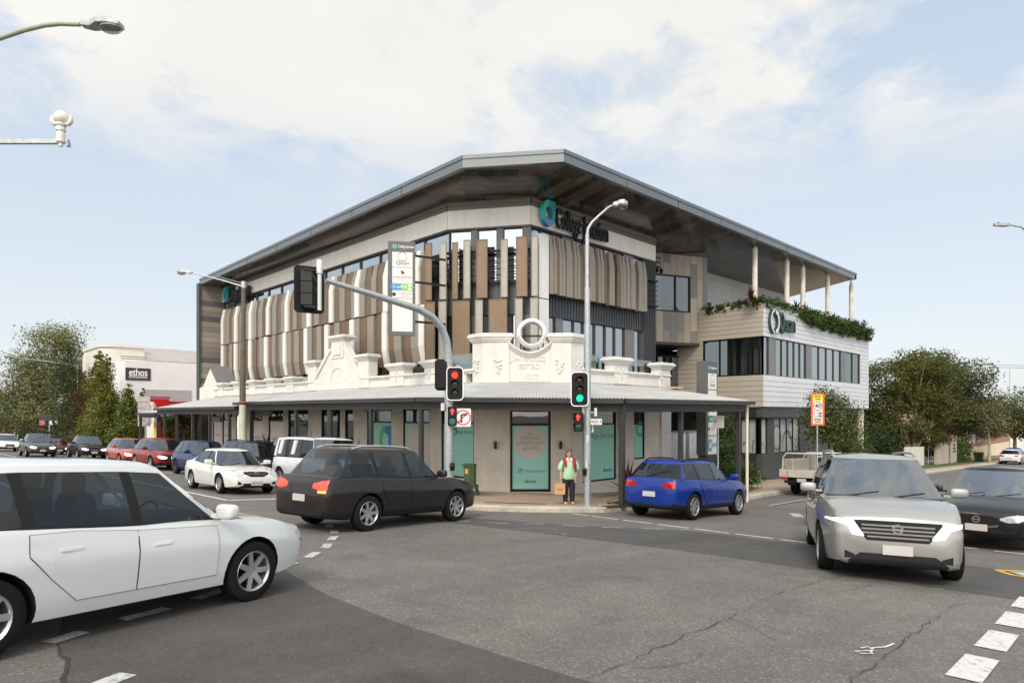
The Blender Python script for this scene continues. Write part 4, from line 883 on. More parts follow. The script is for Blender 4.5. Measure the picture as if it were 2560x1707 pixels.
# ================================================================ street furniture
LENSR = mat('lit red signal lens', (.5, .02, .02), .4, emit=(1, .03, .015), estr=1.7)
LENSG = mat('lit green signal lens', (.02, .5, .25), .4, emit=(.0, 1, .32), estr=1.1)
LENSRD = mat('unlit red lens', (.06, .008, .008), .25, coat=.5); LENSAD = mat('unlit amber lens', (.07, .03, .006), .25, coat=.5); LENSGD = mat('unlit green lens', (.008, .05, .035), .25, coat=.5); LENST = mat('unlit teal lens', (.02, .2, .2), .25, coat=.5)
SIGB = mat('black signal housing', (.008, .008, .0085), .5, var=.2, spec=.25)
LAMPG = glassmat('lamp bowl', (.9, .92, .92), .15, .8)
def frame(c, facing):
    """right, up, normal of something facing a compass direction"""
    n = V((facing[0], facing[1], 0)).normalized(); return V((-n.y, n.x, 0)), V((0, 0, 1)), n
def rrect(w, h, r, n=6):
    return [(sx * (w / 2 - r) + r * math.cos(a0 + PI / 2 * k / n), sy * (h / 2 - r) + r * math.sin(a0 + PI / 2 * k / n)) for sx, sy, a0 in ((1, 1, 0), (-1, 1, PI / 2), (-1, -1, PI), (1, -1, 1.5 * PI)) for k in range(n + 1)]
def plate(mb, c, fr, w, h, r, th, o=0, mi=0):
    R, U, N_ = fr; mb.prism([c + R * a + U * b + N_ * o for a, b in rrect(w, h, r)], N_ * th, mi)
def signal(parent, c, facing, lit, w=.46, h=.93, white=True, name='signal_head'):
    """three aspect lantern on a target board"""
    fr = frame(c, facing); R, U, N_ = fr
    mb = MB(); plate(mb, c, fr, w, h, .11, .02); mb.prism([c + R * a + U * b - N_ * .001 for a, b in rrect(.28, h * .86, .04)], -N_ * .16)
    hd = mb.build(name, SIGB, parent, world=True, bevel=.004)
    if white:
        mb = MB(); P0, P1 = rrect(w + .035, h + .035, .125), rrect(w - .012, h - .012, .105)
        for i in range(len(P0)):
            j = (i + 1) % len(P0); mb.hexa([c + R * P0[i][0] + U * P0[i][1] - N_ * .004, c + R * P0[j][0] + U * P0[j][1] - N_ * .004, c + R * P1[j][0] + U * P1[j][1] - N_ * .004, c + R * P1[i][0] + U * P1[i][1] - N_ * .004] + [c + R * a + U * b + N_ * .024 for a, b in (P0[i], P0[j], P1[j], P1[i])])
        mb.build('border', TXTWHT, hd, world=True)
    for k, (nm, on, off) in enumerate((('r', LENSR, LENSRD), ('a', LENSR, LENSAD), ('g', LENSG, LENSGD))):
        cc = c + U * (.25 - .25 * k) * h / .93
        mb = MB(); mb.lathe([(.001, .035), (.06, .032), (.1, .02)], cc, N_, 20); mb.build('lens', on if lit == nm else off, hd, world=True, smooth=60)
        mb = MB(); n = 18   # visor
        for i in range(n):
            t0, t1 = -.35 + (PI + .7) * i / n, -.35 + (PI + .7) * (i + 1) / n; q = []
            for ln, rr in ((.02, .108), (.22, .1)):
                for t in (t0, t1): q.append(cc + R * math.cos(t) * rr + U * math.sin(t) * rr + N_ * ln * (1 if ln < .1 else .55 + .45 * max(0, math.sin(t))))
            mb.add(q, [(0, 1, 3, 2)])
        mb.build('visor', SIGB, hd, world=True, smooth=60)
    return hd
def pedlamp(parent, c, facing, teal):
    fr = frame(c, facing); R, U, N_ = fr; mb = MB(); plate(mb, c, fr, .26, .56, .03, .14, -.1); hd = mb.build('pedestrian_signal', SIGB, parent, world=True, bevel=.006)
    mb = MB(); mb.lathe([(.001, .01), (.1, .0)], c + U * .14 + N_ * .045, N_, 20); mb.build('lens', LENSRD, hd, world=True)
    mb = MB(); cc = c + U * .14 + N_ * .06   # standing figure
    mb.blob(cc + U * .07, .022, 8, 6); mb.obox(cc - R * .025 - U * .03, R * .05, U * .075, N_ * .004); mb.obox(cc - R * .04 - U * .02, R * .015, U * .06, N_ * .004); mb.obox(cc + R * .025 - U * .02, R * .015, U * .06, N_ * .004); mb.obox(cc - R * .026 - U * .095, R * .02, U * .065, N_ * .004); mb.obox(cc + R * .006 - U * .095, R * .02, U * .065, N_ * .004)
    mb.build('figure', LENSR, hd, world=True)
    mb = MB(); mb.lathe([(.001, .012), (.1, .0)], c - U * .14 + N_ * .045, N_, 20); mb.build('lens', LENST if teal else LENSGD, hd, world=True)
    mb = MB()
    for k in (.14, -.14): mb.obox(c + U * (k + .1) - R * .12 + N_ * .04, R * .24, U * .012, N_ * .14); mb.obox(c + U * (k - .06) - R * .12 + N_ * .04, R * .012, U * .16, N_ * .11); mb.obox(c + U * (k - .06) + R * .108 + N_ * .04, R * .012, U * .16, N_ * .11)
    mb.build('visor', SIGB, hd, world=True)
TOCAM = (-FWD[0], -FWD[1])
# mast arm pole on the left of the corner
b = atd(1123, 1262, 19.0); b.z = gz(b.x, b.y, .15)
mp = thing('traffic_signal_mast', 'curved arm traffic signal pole with a no right turn sign', 'traffic signal', b)
tip = atd(801, 712, 16.2); A = lambda px, py, d: atd(px, py, d)
path = [b, A(1122, 1100, 19), A(1122, 950, 19), A(1121, 890, 18.96), A(1116, 850, 18.9), A(1103, 818, 18.75), A(1080, 792, 18.5), A(1045, 772, 18.15), A(1000, 758, 17.8), A(930, 736, 17.25), A(870, 718, 16.75), A(815, 701, 16.3)]
mb = MB(); mb.tube(path, [.13, .128, .122, .118, .115, .11, .105, .1, .092, .082, .072, .062], 16); mb.lathe([(.24, 0), (.24, .03), (.15, .05)], b, n=20); mb.build('pole', STEEL, mp, world=True, smooth=50)
mb = MB(); t_ = A(799, 718, 16.25); mb.tube([t_ + V((0, 0, -.58)), t_ + V((0, 0, .62))], .05, 14); mb.lathe([(.075, .34), (.075, .66), (.06, .68)], t_, n=16); mb.build('bracket', mat('pale grey mount', (.55, .57, .55), .5), mp, world=True, smooth=40)
away = V((.25, .97, 0)).normalized()
signal(mp, A(779, 720, 16.25) + away * .25, away, None, .76, 1.2, white=False)
mb = MB(); cc = A(779, 720, 16.25) + away * .05; R_s, U_s, N_s = frame(cc, away)
for k in range(3): mb.obox(cc - R_s * .02 - U_s * (.42 - .3 * k) - N_s * .02, R_s * .26, U_s * .28, N_s * .16)
mb.obox(cc - R_s * .3 + U_s * .45 - N_s * .06, R_s * .5, U_s * .03, N_s * .03); mb.obox(cc - R_s * .3 - U_s * .48 - N_s * .06, R_s * .5, U_s * .03, N_s * .03); mb.tube([cc - U_s * .1 - N_s * .1 - R_s * .1, cc + U_s * .1 - N_s * .14 - R_s * .16, cc + U_s * .35 - N_s * .08], .012, 6)
mb.build('lantern_back', mat('dark grey lantern back', (.03, .03, .031), .5), mp, world=True)
signal(mp, A(1137.5, 959, 18.75), TOCAM, 'r', .46, .94)
side = V((.62, .78, 0)).normalized(); signal(mp, A(1104, 937, 18.95), side, None, .4, .92, white=False)
pedlamp(mp, A(1131, 1040, 18.8), TOCAM, True)
c = A(1157.5, 1043.5, 18.78); fr = frame(c, TOCAM); R_s, U_s, N_s = fr
mb = MB(); plate(mb, c, fr, .46, .53, .04, .012); sg = mb.build('no_right_turn_sign', SIGNW, mp, world=True)
mb = MB()
for k in range(36):
    a0, a1 = 2 * PI * k / 36, 2 * PI * (k + 1) / 36; mb.add([c + R_s * r * math.cos(t) + U_s * r * math.sin(t) + N_s * .016 for r, t in ((.19, a0), (.222, a0), (.222, a1), (.19, a1))], [(0, 1, 2, 3)])
mb.prism([c + R_s * a + U_s * d_ + N_s * .017 for a, d_ in ((-.155, -.135), (-.135, -.155), (.155, .135), (.135, .155))], N_s * .002); mb.build('prohibition_ring', RED, sg, world=True)
mb = MB(); mb.prism([c + R_s * a + U_s * d_ + N_s * .0145 for a, d_ in ((-.07, -.15), (-.02, -.15), (-.02, .04), (.0, .065), (.06, .065), (.06, .03), (.14, .09), (.06, .15), (.06, .11), (-.03, .11), (-.07, .07))], N_s * .002); mb.build('turn_arrow', TXTBLK, sg, world=True)
mb = MB(); mb.obox(A(1103, 1026, 18.95), R_s * .1, U_s * .22, N_s * .1); mb.build('controller_box', mat('pale grey mount', (.55, .57, .55)), mp, world=True)
mb = MB(); c = A(1131, 1166, 18.85); mb.lathe([(.001, .1), (.07, .08), (.08, 0)], c, N_s, 16); mb.obox(c - R_s * .06 - U_s * .11 - N_s * .06, R_s * .12, U_s * .22, N_s * .08); mb.build('push_button', SIGB, mp, world=True)
mb = MB()
for py in (900, 925, 1020, 1080, 1001): q_ = A(1122, py, 19); mb.lathe([(.131, 0), (.131, .025)], q_, n=16)
mb.build('strap', STEEL, mp, world=True)
# signal and lamp pole on the right of the corner
b = atd(1469, 1266, 18.7); b.z = gz(b.x, b.y, .15)
sp_ = thing('signal_lamp_pole', 'tall grey lamp pole on the corner with a green signal beside the waiting person', 'traffic signal', b)
up = V((0, 0, 1)); A2 = lambda px, py, d=18.7: atd(px, py, d)
lp = [A2(1468, 588), A2(1470, 572), A2(1480, 556), A2(1500, 537), A2(1522, 518), A2(1540, 510, 18.6)]
mb = MB(); mb.tube([b, A2(1469, 960), A2(1468.5, 800), A2(1468, 720)], [.098, .09, .082, .078], 16); mb.tube([A2(1468, 720), A2(1468, 588)], [.062, .056], 14); mb.tube(lp, [.045, .042, .038, .035, .033, .03], 10); mb.lathe([(.3, 0), (.3, .02), (.13, .04)], b, n=20); mb.build('pole', STEEL, sp_, world=True, smooth=50)
def luminaire(parent, a, d, L=.72, w=.26):
    """cobra head lamp with a clear bowl"""
    d = V(d).normalized(); s = d.cross(up).normalized(); mb = MB(); pts = []
    for t, ww, hb, ht in ((0, .08, -.04, .05), (.25, .1, -.07, .07), (.45, w * .48, -.02, .11), (.75, w * .52, -.02, .12), (1, w * .34, -.02, .06)):
        o = a + d * L * t; pts.append([o - s * ww + up * hb, o + s * ww + up * hb, o + s * ww * .8 + up * ht, o - s * ww * .8 + up * ht])
    vs = [p for q_ in pts for p in q_]; n = len(pts); mb.add(vs, [(4 * i + k, 4 * i + (k + 1) % 4, 4 * i + 4 + (k + 1) % 4, 4 * i + 4 + k) for i in range(n - 1) for k in range(4)] + [(3, 2, 1, 0), (4 * n - 4, 4 * n - 3, 4 * n - 2, 4 * n - 1)])
    mb.build('lamp_head', mat('weathered lamp housing', (.35, .36, .36), .5, .3, var=.25, scale=12), parent, world=True, bevel=.015)
    mb = MB(); m3 = Matrix((d, s, up)).transposed(); mb.blob(a + d * L * .72 - up * .02, (L * .3, w * .46, .13), 20, 10, mat=m3); mb.build('lamp_bowl', LAMPG, parent, world=True, smooth=60)
luminaire(sp_, A2(1532, 511, 18.6), RGT[0:2] + (0,), .42, .28)
signal(sp_, A2(1449, 972.5, 18.45), TOCAM, 'g', .475, .95)
c = A2(1446, 1055, 18.55); pedlamp(sp_, c, (-FWD[0] - .3 * RGT[0], -FWD[1] - .3 * RGT[1]), False)
fr = frame(c, TOCAM); R_s, U_s, N_s = fr
mb = MB(); c = A2(1491, 1054, 18.5); plate(mb, c, frame(c, (-.95, -.32)), .34, .17, .01, .02); st = mb.build('street_name_sign', SIGNW, sp_, world=True)
f2 = frame(c, (-.95, -.32)); text('NIGEL R', st, c + f2[2] * .022, f2[0], up, .12, TXTBLK, xs=.75, ext=.001)
mb = MB(); mb.obox(A2(1485, 1040), R_s * .07, U_s * .24, N_s * .12); mb.obox(A2(1477, 1031), R_s * .12, U_s * .025, N_s * .03); mb.obox(A2(1455, 1036), R_s * .07, U_s * .25, N_s * .05); mb.obox(A2(1480, 1080), R_s * .04, U_s * .25, N_s * .03); mb.obox(A2(1452, 1079), R_s * .35, U_s * .012, N_s * .02); mb.build('bracket', mat('pale grey mount', (.55, .57, .55)), sp_, world=True)
mb = MB(); c = A2(1461, 1180, 18.6); mb.lathe([(.001, .1), (.06, .08), (.07, 0)], c + U_s * .06, N_s, 14); mb.obox(c - R_s * .05 - U_s * .11 - N_s * .06, R_s * .1, U_s * .22, N_s * .09); mb.build('push_button', SIGB, sp_, world=True)
mb = MB(); mb.obox(A2(1467, 1105, 18.6), R_s * .04, U_s * .2, N_s * .012); mb.obox(A2(1464.5, 1170, 18.6), R_s * .03, U_s * .25, N_s * .012); mb.build('sticker', SIGNW, sp_, world=True)
# old two tone pole with a lamp on the left street
y = onX(608, 12.3); b = V((12.3, y, gz(12.3, y, .15))); ol = thing('street_lamp', 'old brown and cream street lamp pole behind the white sedan, long arm over the road', 'street lamp', b)
O = lambda px, py: V((*[v + (0 if i else 0) for i, v in enumerate(atd(px, py, FWD[0] * 12.3 + FWD[1] * y)[:2])], atd(px, py, FWD[0] * 12.3 + FWD[1] * y).z))
mb = MB(); mb.tube([b, O(606.5, 1012)], [.17, .155], 16); mb.build('pole_base', mat('pale concrete pole', (.45, .46, .38), .7, var=.2), ol, world=True, smooth=50)
mb = MB(); mb.tube([O(606.5, 1012), O(609, 718)], [.145, .1], 14); mb.build('pole', mat('brown steel pole', (.10, .08, .055), .6, var=.25), ol, world=True, smooth=50)
mb = MB(); mb.lathe([(.16, 0), (.2, .04), (.2, .09), (.15, .14)], O(606.5, 1010), n=16); mb.build('collar', mat('rusty collar', (.22, .06, .035), .8, var=.3), ol, world=True)
mb = MB(); mb.tube([O(609, 720), O(609.5, 704)], .12, 14); mb.tube([O(607, 716), O(560, 702), O(480, 681)], [.04, .035, .03], 10); mb.tube([O(607, 708), O(545, 692)], .012, 6); mb.build('arm', STEEL, ol, world=True, smooth=50)
luminaire(ol, O(481, 681), O(447, 680) - O(481, 681), .72, .24)
mb = MB(); mb.tube([O(598, 1180), O(596, 1060), O(597, 1042), O(602, 1034)], .06, 10); mb.build('conduit', mat('cream conduit', (.7, .68, .6), .5), ol, world=True, smooth=50)
# lamp arm reaching in at the top left, with its pole beyond the frame
LD = 12.7; Q = lambda px, py: atd(px, py, LD); pb = Q(-420, 1300); pb.z = gz(pb.x, pb.y)
tl = thing('street_lamp', 'pale green street lamp arm with a large clear bowl, overhead at the top left', 'street lamp', pb)
mb = MB(); mb.tube([pb, Q(-420, 330)], [.12, .09], 14); mb.tube([Q(-420, 330), Q(-405, 265), Q(-340, 215), Q(-180, 156), Q(0, 96), Q(60, 76), Q(110, 64), Q(150, 60), Q(200, 62)], [.055, .052, .05, .048, .045, .044, .043, .042, .04], 12); mb.build('pole', mat('green grey pole paint', (.30, .34, .27), .55, var=.15), tl, world=True, smooth=50)
luminaire(tl, Q(205, 62), Q(300, 66) - Q(205, 62), .78, .34)
# camera on an arm below it
LD = 8.0; pb = Q(-330, 1400); pb.z = gz(pb.x, pb.y); cm_ = thing('traffic_camera', 'white dome traffic camera standing on a square steel arm at the left edge', 'camera', pb)
mb = MB(); mb.tube([pb, Q(-330, 340)], [.09, .08], 14); a, e = Q(-330, 358), Q(168, 357.5); d = (e - a); nrm = V((-d.y, d.x, 0)).normalized(); mb.obox(a, d, nrm * .05, V((0, 0, .052))); mb.obox(Q(163, 364), (Q(169, 364) - Q(163, 364)), nrm * .06, V((0, 0, .05))); mb.build('arm', STEEL, cm_, world=True)
mb = MB(); c = Q(152, 354); mb.lathe([(.025, -.06), (.025, -.03), (.05, -.01), (.052, .0), (.048, .11), (.04, .115), (.04, .125), (.055, .13), (.055, .175), (.035, .18), (.06, .195), (.062, .22)], c, n=20); mb.build('mount', mat('warm white plastic', (.68, .65, .58), .45), cm_, world=True, smooth=35)
mb = MB(); mb.blob(Q(154, 295), .083, 20, 14); mb.build('dome', mat('warm white plastic', (.68, .65, .58)), cm_, world=True, smooth=60)
for sx in (-1, 1):
    mb = MB(); R3 = V((*RGT, 0)); mb.tube([Q(154, 311) + R3 * sx * .05, Q(154, 311) + R3 * sx * .085, Q(154, 303) + R3 * sx * .115, Q(154, 291) + R3 * sx * .118], [.02, .028, .03, .018], 10); mb.build('floodlight', mat('warm white plastic', (.68, .65, .58)), cm_, world=True, smooth=60)
# lamp entering at the right edge
LD = 23.0; pb = Q(2640, 1250); pb.z = gz(pb.x, pb.y); rl = thing('street_lamp', 'slim grey street lamp with a blue sensor on top at the right edge', 'street lamp', pb)
mb = MB(); mb.tube([pb, Q(2640, 700)], [.1, .07], 12); mb.tube([Q(2640, 700), Q(2632, 650), Q(2600, 610), Q(2570, 580), Q(2552, 567), Q(2525, 562)], .035, 10); mb.build('pole', STEEL, rl, world=True, smooth=50)
mb = MB(); a, e = Q(2524, 562), Q(2485, 563); d = e - a; nn = d.cross(up).normalized()
mb.prism([a + nn * .05 - up * .05, a + d * .3 + nn * .1 - up * .05, a + d + nn * .05 - up * .03, a + d - nn * .05 - up * .03, a + d * .3 - nn * .1 - up * .05, a - nn * .05 - up * .05], up * .09); mb.build('lamp_head', mat('weathered lamp housing', (.35, .36, .36)), rl, world=True)
mb = MB(); mb.lathe([(.04, .04), (.04, .1)], a + d * .72, n=12); mb.build('sensor', mat('blue sensor', (.01, .16, .42), .4), rl, world=True)
# tenant sign blade hanging over the awning
rv = (V((*RGT, 0)) * .985 + V((*FWD, 0)) * .17).normalized(); nv = V((rv.y, -rv.x, 0))
if nv.dot(V((*FWD, 0))) > 0: nv = -nv
def blade(parent, c, rv, nv, w, h, th, panels, head):
    o = c - rv * w / 2 - nv * th; mb = MB(); mb.obox(o, rv * w, nv * th, up * h); mb.build('cabinet', mat('grey sign cabinet', (.105, .107, .108), .45, .2), parent, world=True, bevel=.01)
    P = lambda a, b: c - rv * w / 2 + rv * a + up * b
    for (z0, z1, kind) in panels:
        mb = MB(); mb.obox(P(w * .16, z0 * h) + nv * .001, rv * w * .74, nv * .012, up * (z1 - z0) * h); pn = mb.build('tenant_panel', mat('pharmacy green panel', (.01, .25, .19), .4) if kind == 'green' else SIGNW, parent, world=True)
        m = P(w * .53, (z0 + z1) / 2 * h) + nv * .016; hh = (z1 - z0) * h; k = w / .98
        def T(s, dx, dz, sz, mt, wd): FIT.append((text(s, pn, m + rv * dx * k + up * dz, rv, up, sz * k, mt, ext=.001), wd * k))
        g = MB()
        if kind == 'qscan':
            for i in range(28): 
                t0, t1 = 2 * PI * i / 28, 2 * PI * (i + 1) / 28; wdt = .012 + .02 * abs(math.sin(t0)); g.add([m + rv * r * math.cos(t) * k + up * (r * math.sin(t) * k + hh * .2) for r, t in ((.15, t0), (.15 + wdt, t0), (.15 + wdt, t1), (.15, t1))], [(0, 1, 2, 3)])
            g.build('emblem', TXTGREY, pn, world=True); T('Qscan', 0, -hh * .22, .2, TXTBLK, .46)
        elif kind == 'smart':
            for dx, dz, mt in ((-.045, .13, 0), (.0, .14, 0), (.04, .1, 1), (.0, .07, 1)): g.blob(m + rv * dx * k + up * dz * k, (.03 * k,) * 3, 8, 6, mt)
            g.build('emblem', [RED, TXTBLK], pn, world=True); T('smartclinics', 0, -.06 * k, .15, mat('dusty red lettering', (.42, .08, .1), .5), .66); T('your family clinic', 0, -.17 * k, .05, TXTGREY, .4)
        elif kind == 'script':
            mb2 = MB(); n = 10; L_p = [(-.34 + .1 * math.cos(a), .1 * math.sin(a)) for a in [PI / 2 + PI * i / n for i in range(n + 1)]]
            g.prism([m + rv * a * k + up * b_ * k for a, b_ in L_p + [(-.04, -.1), (-.04, .1)]], nv * .002, 0); g.prism([m + rv * a * k + up * b_ * k for a, b_ in [(-.04, .1), (-.04, -.1)] + [(.13 + .1 * math.cos(a), .1 * math.sin(a)) for a in [-PI / 2 + PI * i / n for i in range(n + 1)]]], nv * .002, 1)
            g.obox(m + rv * .27 * k - up * .02 * k, rv * .14 * k, nv * .002, up * .04 * k, 1); g.obox(m + rv * .32 * k - up * .07 * k, rv * .04 * k, nv * .0025, up * .14 * k, 1); g.build('emblem', [mat('pharmacy blue', (.01, .2, .5), .4), mat('pharmacy lime', (.22, .5, .05), .4)], pn, world=True)
            m2 = m; m = m + nv * .004; T('ScriptRITE', -.1, 0, .13, TXTWHT, .5)
        elif kind == 'hole':
            g.lathe([(.001, .002), (.07 * k, .001)], m - rv * .3 * k, nv, 16); g.build('emblem', TXTBLK, pn, world=True); T('WATERING HOLE', .1, .03 * k, .07, mat('dusty red lettering', (.42, .08, .1), .5), .5); T('Espresso', .1, -.05 * k, .07, TXTGREY, .25)
        elif kind == 'eye':
            for i in range(24):
                t0, t1 = 2 * PI * i / 24, 2 * PI * (i + 1) / 24; wdt = .06 + .07 * abs(math.sin(t0 / 2)); g.add([m - rv * .2 * k + rv * r * math.cos(t) * k * .8 + up * r * math.sin(t) * k * 1.3 for r, t in ((.22 - wdt, t0), (.22, t0), (.22, t1), (.22 - wdt, t1))], [(0, 1, 2, 3)])
            g.build('emblem', mat('eye clinic blue', (.02, .26, .5), .4), pn, world=True); T('eye', .17, .03, .36, TXTBLK, .45)
        elif kind == 'green': T('pharmacy', .05, 0, .13, TXTWHT, .55)
        elif kind == 'mini':
            for dx, dz, mt in ((-.04, .05, 0), (.0, .04, 0), (.03, -.02, 1), (.02, -.09, 1)): g.blob(m + rv * dx * k + up * dz * k, (.05 * k,) * 3, 8, 6, mt)
            g.build('emblem', [RED, TXTBLK], pn, world=True)
    hz_ = head * h; m = P(w * .24, hz_) + nv * .003; g = MB()
    for i in range(20):
        t0, t1 = 2 * PI * i / 20, 2 * PI * (i + 1) / 20; g.add([m + rv * r * math.cos(t) + up * r * math.sin(t) for r, t in ((.035, t0), (.08, t0), (.08, t1), (.035, t1))], [(0, 1, 2, 3)])
    g.build('emblem', mat('mint emblem', (.12, .5, .42), .4), parent, world=True); FIT.append((text('College Junction', parent, P(w * .66, hz_) + nv * .003, rv, up, .14, TXTWHT, ext=.001), w * .58))
c = atd(1004, 838, 24.3); ts = thing('tenant_sign', 'tall grey tenant sign blade with white panels, hung above the awning at the corner', 'sign', c)
blade(ts, c, rv, nv, 1.02, 3.53, .2, ((.725, .885, 'qscan'), (.555, .72, 'smart'), (.48, .55, 'script'), (.395, .474, 'hole'), (.04, .39, 'blank')), .945)
mb = MB()
for z in (.5, 2.0, 3.0): mb.obox(c + rv * .5 + up * z - nv * .15, rv * 1.2 - nv * .5, nv * .06, up * .08)
mb.build('bracket', BLACK, ts, world=True)
Yp = 13.5; xa, xb = onY(1767, Yp), onY(1792, Yp); zt_, zb2_ = onY(1780, Yp, 903)[1], onY(1780, Yp, 1137)[1]
c = V(((xa + xb) / 2, Yp, zb2_)); ts2 = thing('tenant_sign', 'grey free standing tenant sign beyond the awning, an eye clinic panel at its foot', 'sign', V((c.x, c.y, gz(c.x, c.y, .15))))
rx = V((1, 0, 0)); blade(ts2, c, rx, V((0, -1, 0)), (xb - xa) * 1.12, zt_ - zb2_, .45, ((.70, .87, 'qscan'), (.53, .69, 'mini'), (.42, .52, 'hole'), (.355, .41, 'green'), (.01, .2, 'eye'), (.21, .35, 'hole')), .93)
mb = MB(); mb.box(xa, xb, Yp, Yp + .4, gz(c.x, Yp), zb2_); mb.build('plinth', DKGREY, ts2, world=True)
# side gates between the shop and the clinic
x0, x1, x2, x3 = onY(1668, 15.7), onY(1715, 15.7), onY(1724, 15.7), onY(1768, 15.7)
gt = thing('side_gate', 'pale corrugated metal gate between the shop and the tenant sign', 'gate', (x0, 15.7, gz(x0, 15.7, .15)))
for a, b_ in ((x0, x1), (x2, x3 + .3)):
    mb = MB(); n = int((b_ - a) / .05) * 2
    for i in range(n): xx, xy = a + (b_ - a) * i / n, a + (b_ - a) * (i + 1) / n; yy = 15.7 + (.02 if i % 2 else 0); mb.box(xx, xy, yy, yy + .02, gz(xx, 15.7, .2), 2.08)
    mb.build('gate_panel', mat('white corrugated sheet', (.62, .64, .66), .4, .2), gt, world=True)
mb = MB(); mb.box(x1 + .02, x1 + .12, 15.6, 15.72, gz(x1, 15.7), 2.15); mb.box(x0, x3 + .3, 15.66, 15.7, 2.08, 2.14); mb.build('gate_frame', MIDGREY, gt, world=True)
# parking sign, school zone sign
def signpost(name, label, X, Y, ztop, w, h, cat='sign', col=STEEL, facing=(-.55, -.83)):
    z0 = gz(X, Y, .15); t = thing(name, label, cat, (X, Y, z0)); mb = MB(); mb.tube([(X, Y, z0), (X, Y, ztop)], .03, 10); mb.build('pole', col, t, world=True, smooth=50)
    return t, frame(V((X, Y, ztop)), facing)
X, Y, _ = atd(1795, 1054, 24.2); zc_ = _
t, fr = signpost('parking_sign', 'small white two hour parking sign in front of the eye clinic panel', X, Y, zc_ + .2, .42, .46, facing=TOCAM)
c = V((X, Y, zc_)) + fr[2] * .035; mb = MB(); plate(mb, c, fr, .43, .46, .02, .006); p = mb.build('sign_plate', SIGNW, t, world=True)
mb = MB()
for k in range(20):
    a0, a1 = 2 * PI * k / 20, 2 * PI * (k + 1) / 20; mb.add([c + fr[0] * (-.11 + r * math.cos(tt)) + up * (.03 + r * math.sin(tt)) + fr[2] * .008 for r, tt in ((.05, a0), (.068, a0), (.068, a1), (.05, a1))], [(0, 1, 2, 3)])
mb.obox(c + fr[0] * -.16 + up * -.01 + fr[2] * .007, fr[0] * .1 + up * .08, fr[2] * .002, up * .015); mb.build('emblem', RED, p, world=True); text('S', p, c - fr[0] * .11 + up * .03 + fr[2] * .0065, fr[0], up, .09, TXTBLK, ext=.001); text('2P', p, c + fr[0] * .08 + up * .13 + fr[2] * .008, fr[0], up, .14, mat('pale lettering', (.42, .42, .4), .5), ext=.001)
sx, sy, szc = atd(2043, 1023, 27.2)
t, fr = signpost('school_zone_sign', 'orange bordered school zone speed sign on a pole behind the parked ute', sx, sy, szc + .5, .6, 1.38, facing=TOCAM)
c = V((sx, sy, szc)) + fr[2] * .04; mb = MB(); plate(mb, c, fr, .56, 1.36, .07, .01); p = mb.build('sign_plate', mat('fluorescent orange', (.9, .12, .02), .5, var=.03), t, world=True)
for z0, z1, m in ((.36, .6, mat('fluorescent yellow', (.8, .75, .02), .5, var=.03)), (-.08, .35, SIGNW), (-.6, -.09, SIGNW)): mb = MB(); mb.obox(c - fr[0] * .2 + up * z0 + fr[2] * .011, fr[0] * .4, fr[2] * .003, up * (z1 - z0)); mb.build('sign_panel', m, p, world=True)
mb = MB(); cc = c + up * .135 + fr[2] * .017
for k in range(32):
    a0, a1 = 2 * PI * k / 32, 2 * PI * (k + 1) / 32; mb.add([cc + fr[0] * r * math.cos(tt) + up * r * math.sin(tt) for r, tt in ((.16, a0), (.19, a0), (.19, a1), (.16, a1))], [(0, 1, 2, 3)])
mb.build('speed_ring', RED, p, world=True)
for s, dz, sz, wd in (('SCHOOL', .535, .11, .32), ('ZONE', .425, .11, .22), ('40', .135, .24, .24), ('7 - 9 AM', -.17, .13, .32), ('2 - 4 PM', -.29, .13, .32), ('SCHOOL', -.42, .11, .32), ('DAYS', -.53, .11, .24)): FIT.append((text(s, p, c + up * dz + fr[2] * .018, fr[0], up, sz, TXTBLK, ext=.001, bold=.004), wd))
# green utility cabinet and sandwich board
X, Y, d_, _ = (0, 0, 0, 0)
c = atd(1175, 1225, 21.8); c.z = gz(c.x, c.y, .15); uc = thing('utility_cabinet', 'dark green utility cabinet with an orange label on the footpath by the corner', 'cabinet', c)
fr = frame(c, (-.8, -.6)); mb = MB(); R_s, U_s, N_s = fr
for z0, z1, w_, dp in ((0, .12, .56, .5), (.12, .34, .5, .45), (.34, .98, .36, .34), (.98, 1.04, .4, .38)): mb.obox(c - R_s * w_ / 2 - N_s * dp / 2 + up * z0, R_s * w_, N_s * dp, up * (z1 - z0))
mb.build('body', mat('dark green cabinet paint', (.045, .085, .02), .5, var=.2), uc, world=True, bevel=.012); mb = MB(); mb.obox(c - R_s * .13 + N_s * .17 + up * .72, R_s * .1, N_s * .004, up * .16); mb.build('label', mat('orange label', (.75, .3, .12), .5), uc, world=True)
c = atd(1886, 1200, 29.5); c.z = gz(c.x, c.y, .15); ab = thing('sandwich_board', 'green folding footpath board in front of the clinic base', 'sign', c); fr = frame(c, TOCAM); R_s, U_s, N_s = fr
for s in (1, -1):
    mb = MB(); q0 = c + N_s * .22 * s + up * .18; q1 = c + N_s * .03 * s + up * .8; mb.hexa([q0 - R_s * .26, q0 + R_s * .26, q0 + R_s * .26 + N_s * .02, q0 - R_s * .26 + N_s * .02, q1 - R_s * .26, q1 + R_s * .26, q1 + R_s * .26 + N_s * .02, q1 - R_s * .26 + N_s * .02]); mb.build('board', mat('moss green board', (.14, .21, .06), .5, var=.06), ab, world=True)
    mb = MB()
    for k in (-.24, .24): mb.tube([c + N_s * .28 * s + R_s * k, q0 + R_s * k], .012, 6)
    mb.build('leg', DKGREY, ab, world=True)
lean = V((N_s.x * .22, N_s.y * .22, 0)); mb = MB(); q = c + N_s * .175 + up * .4; mb.blob(q, (.07, .07, .05), 10, 6); mb.build('emblem', mat('cream motif', (.75, .6, .3), .5), ab, world=True)
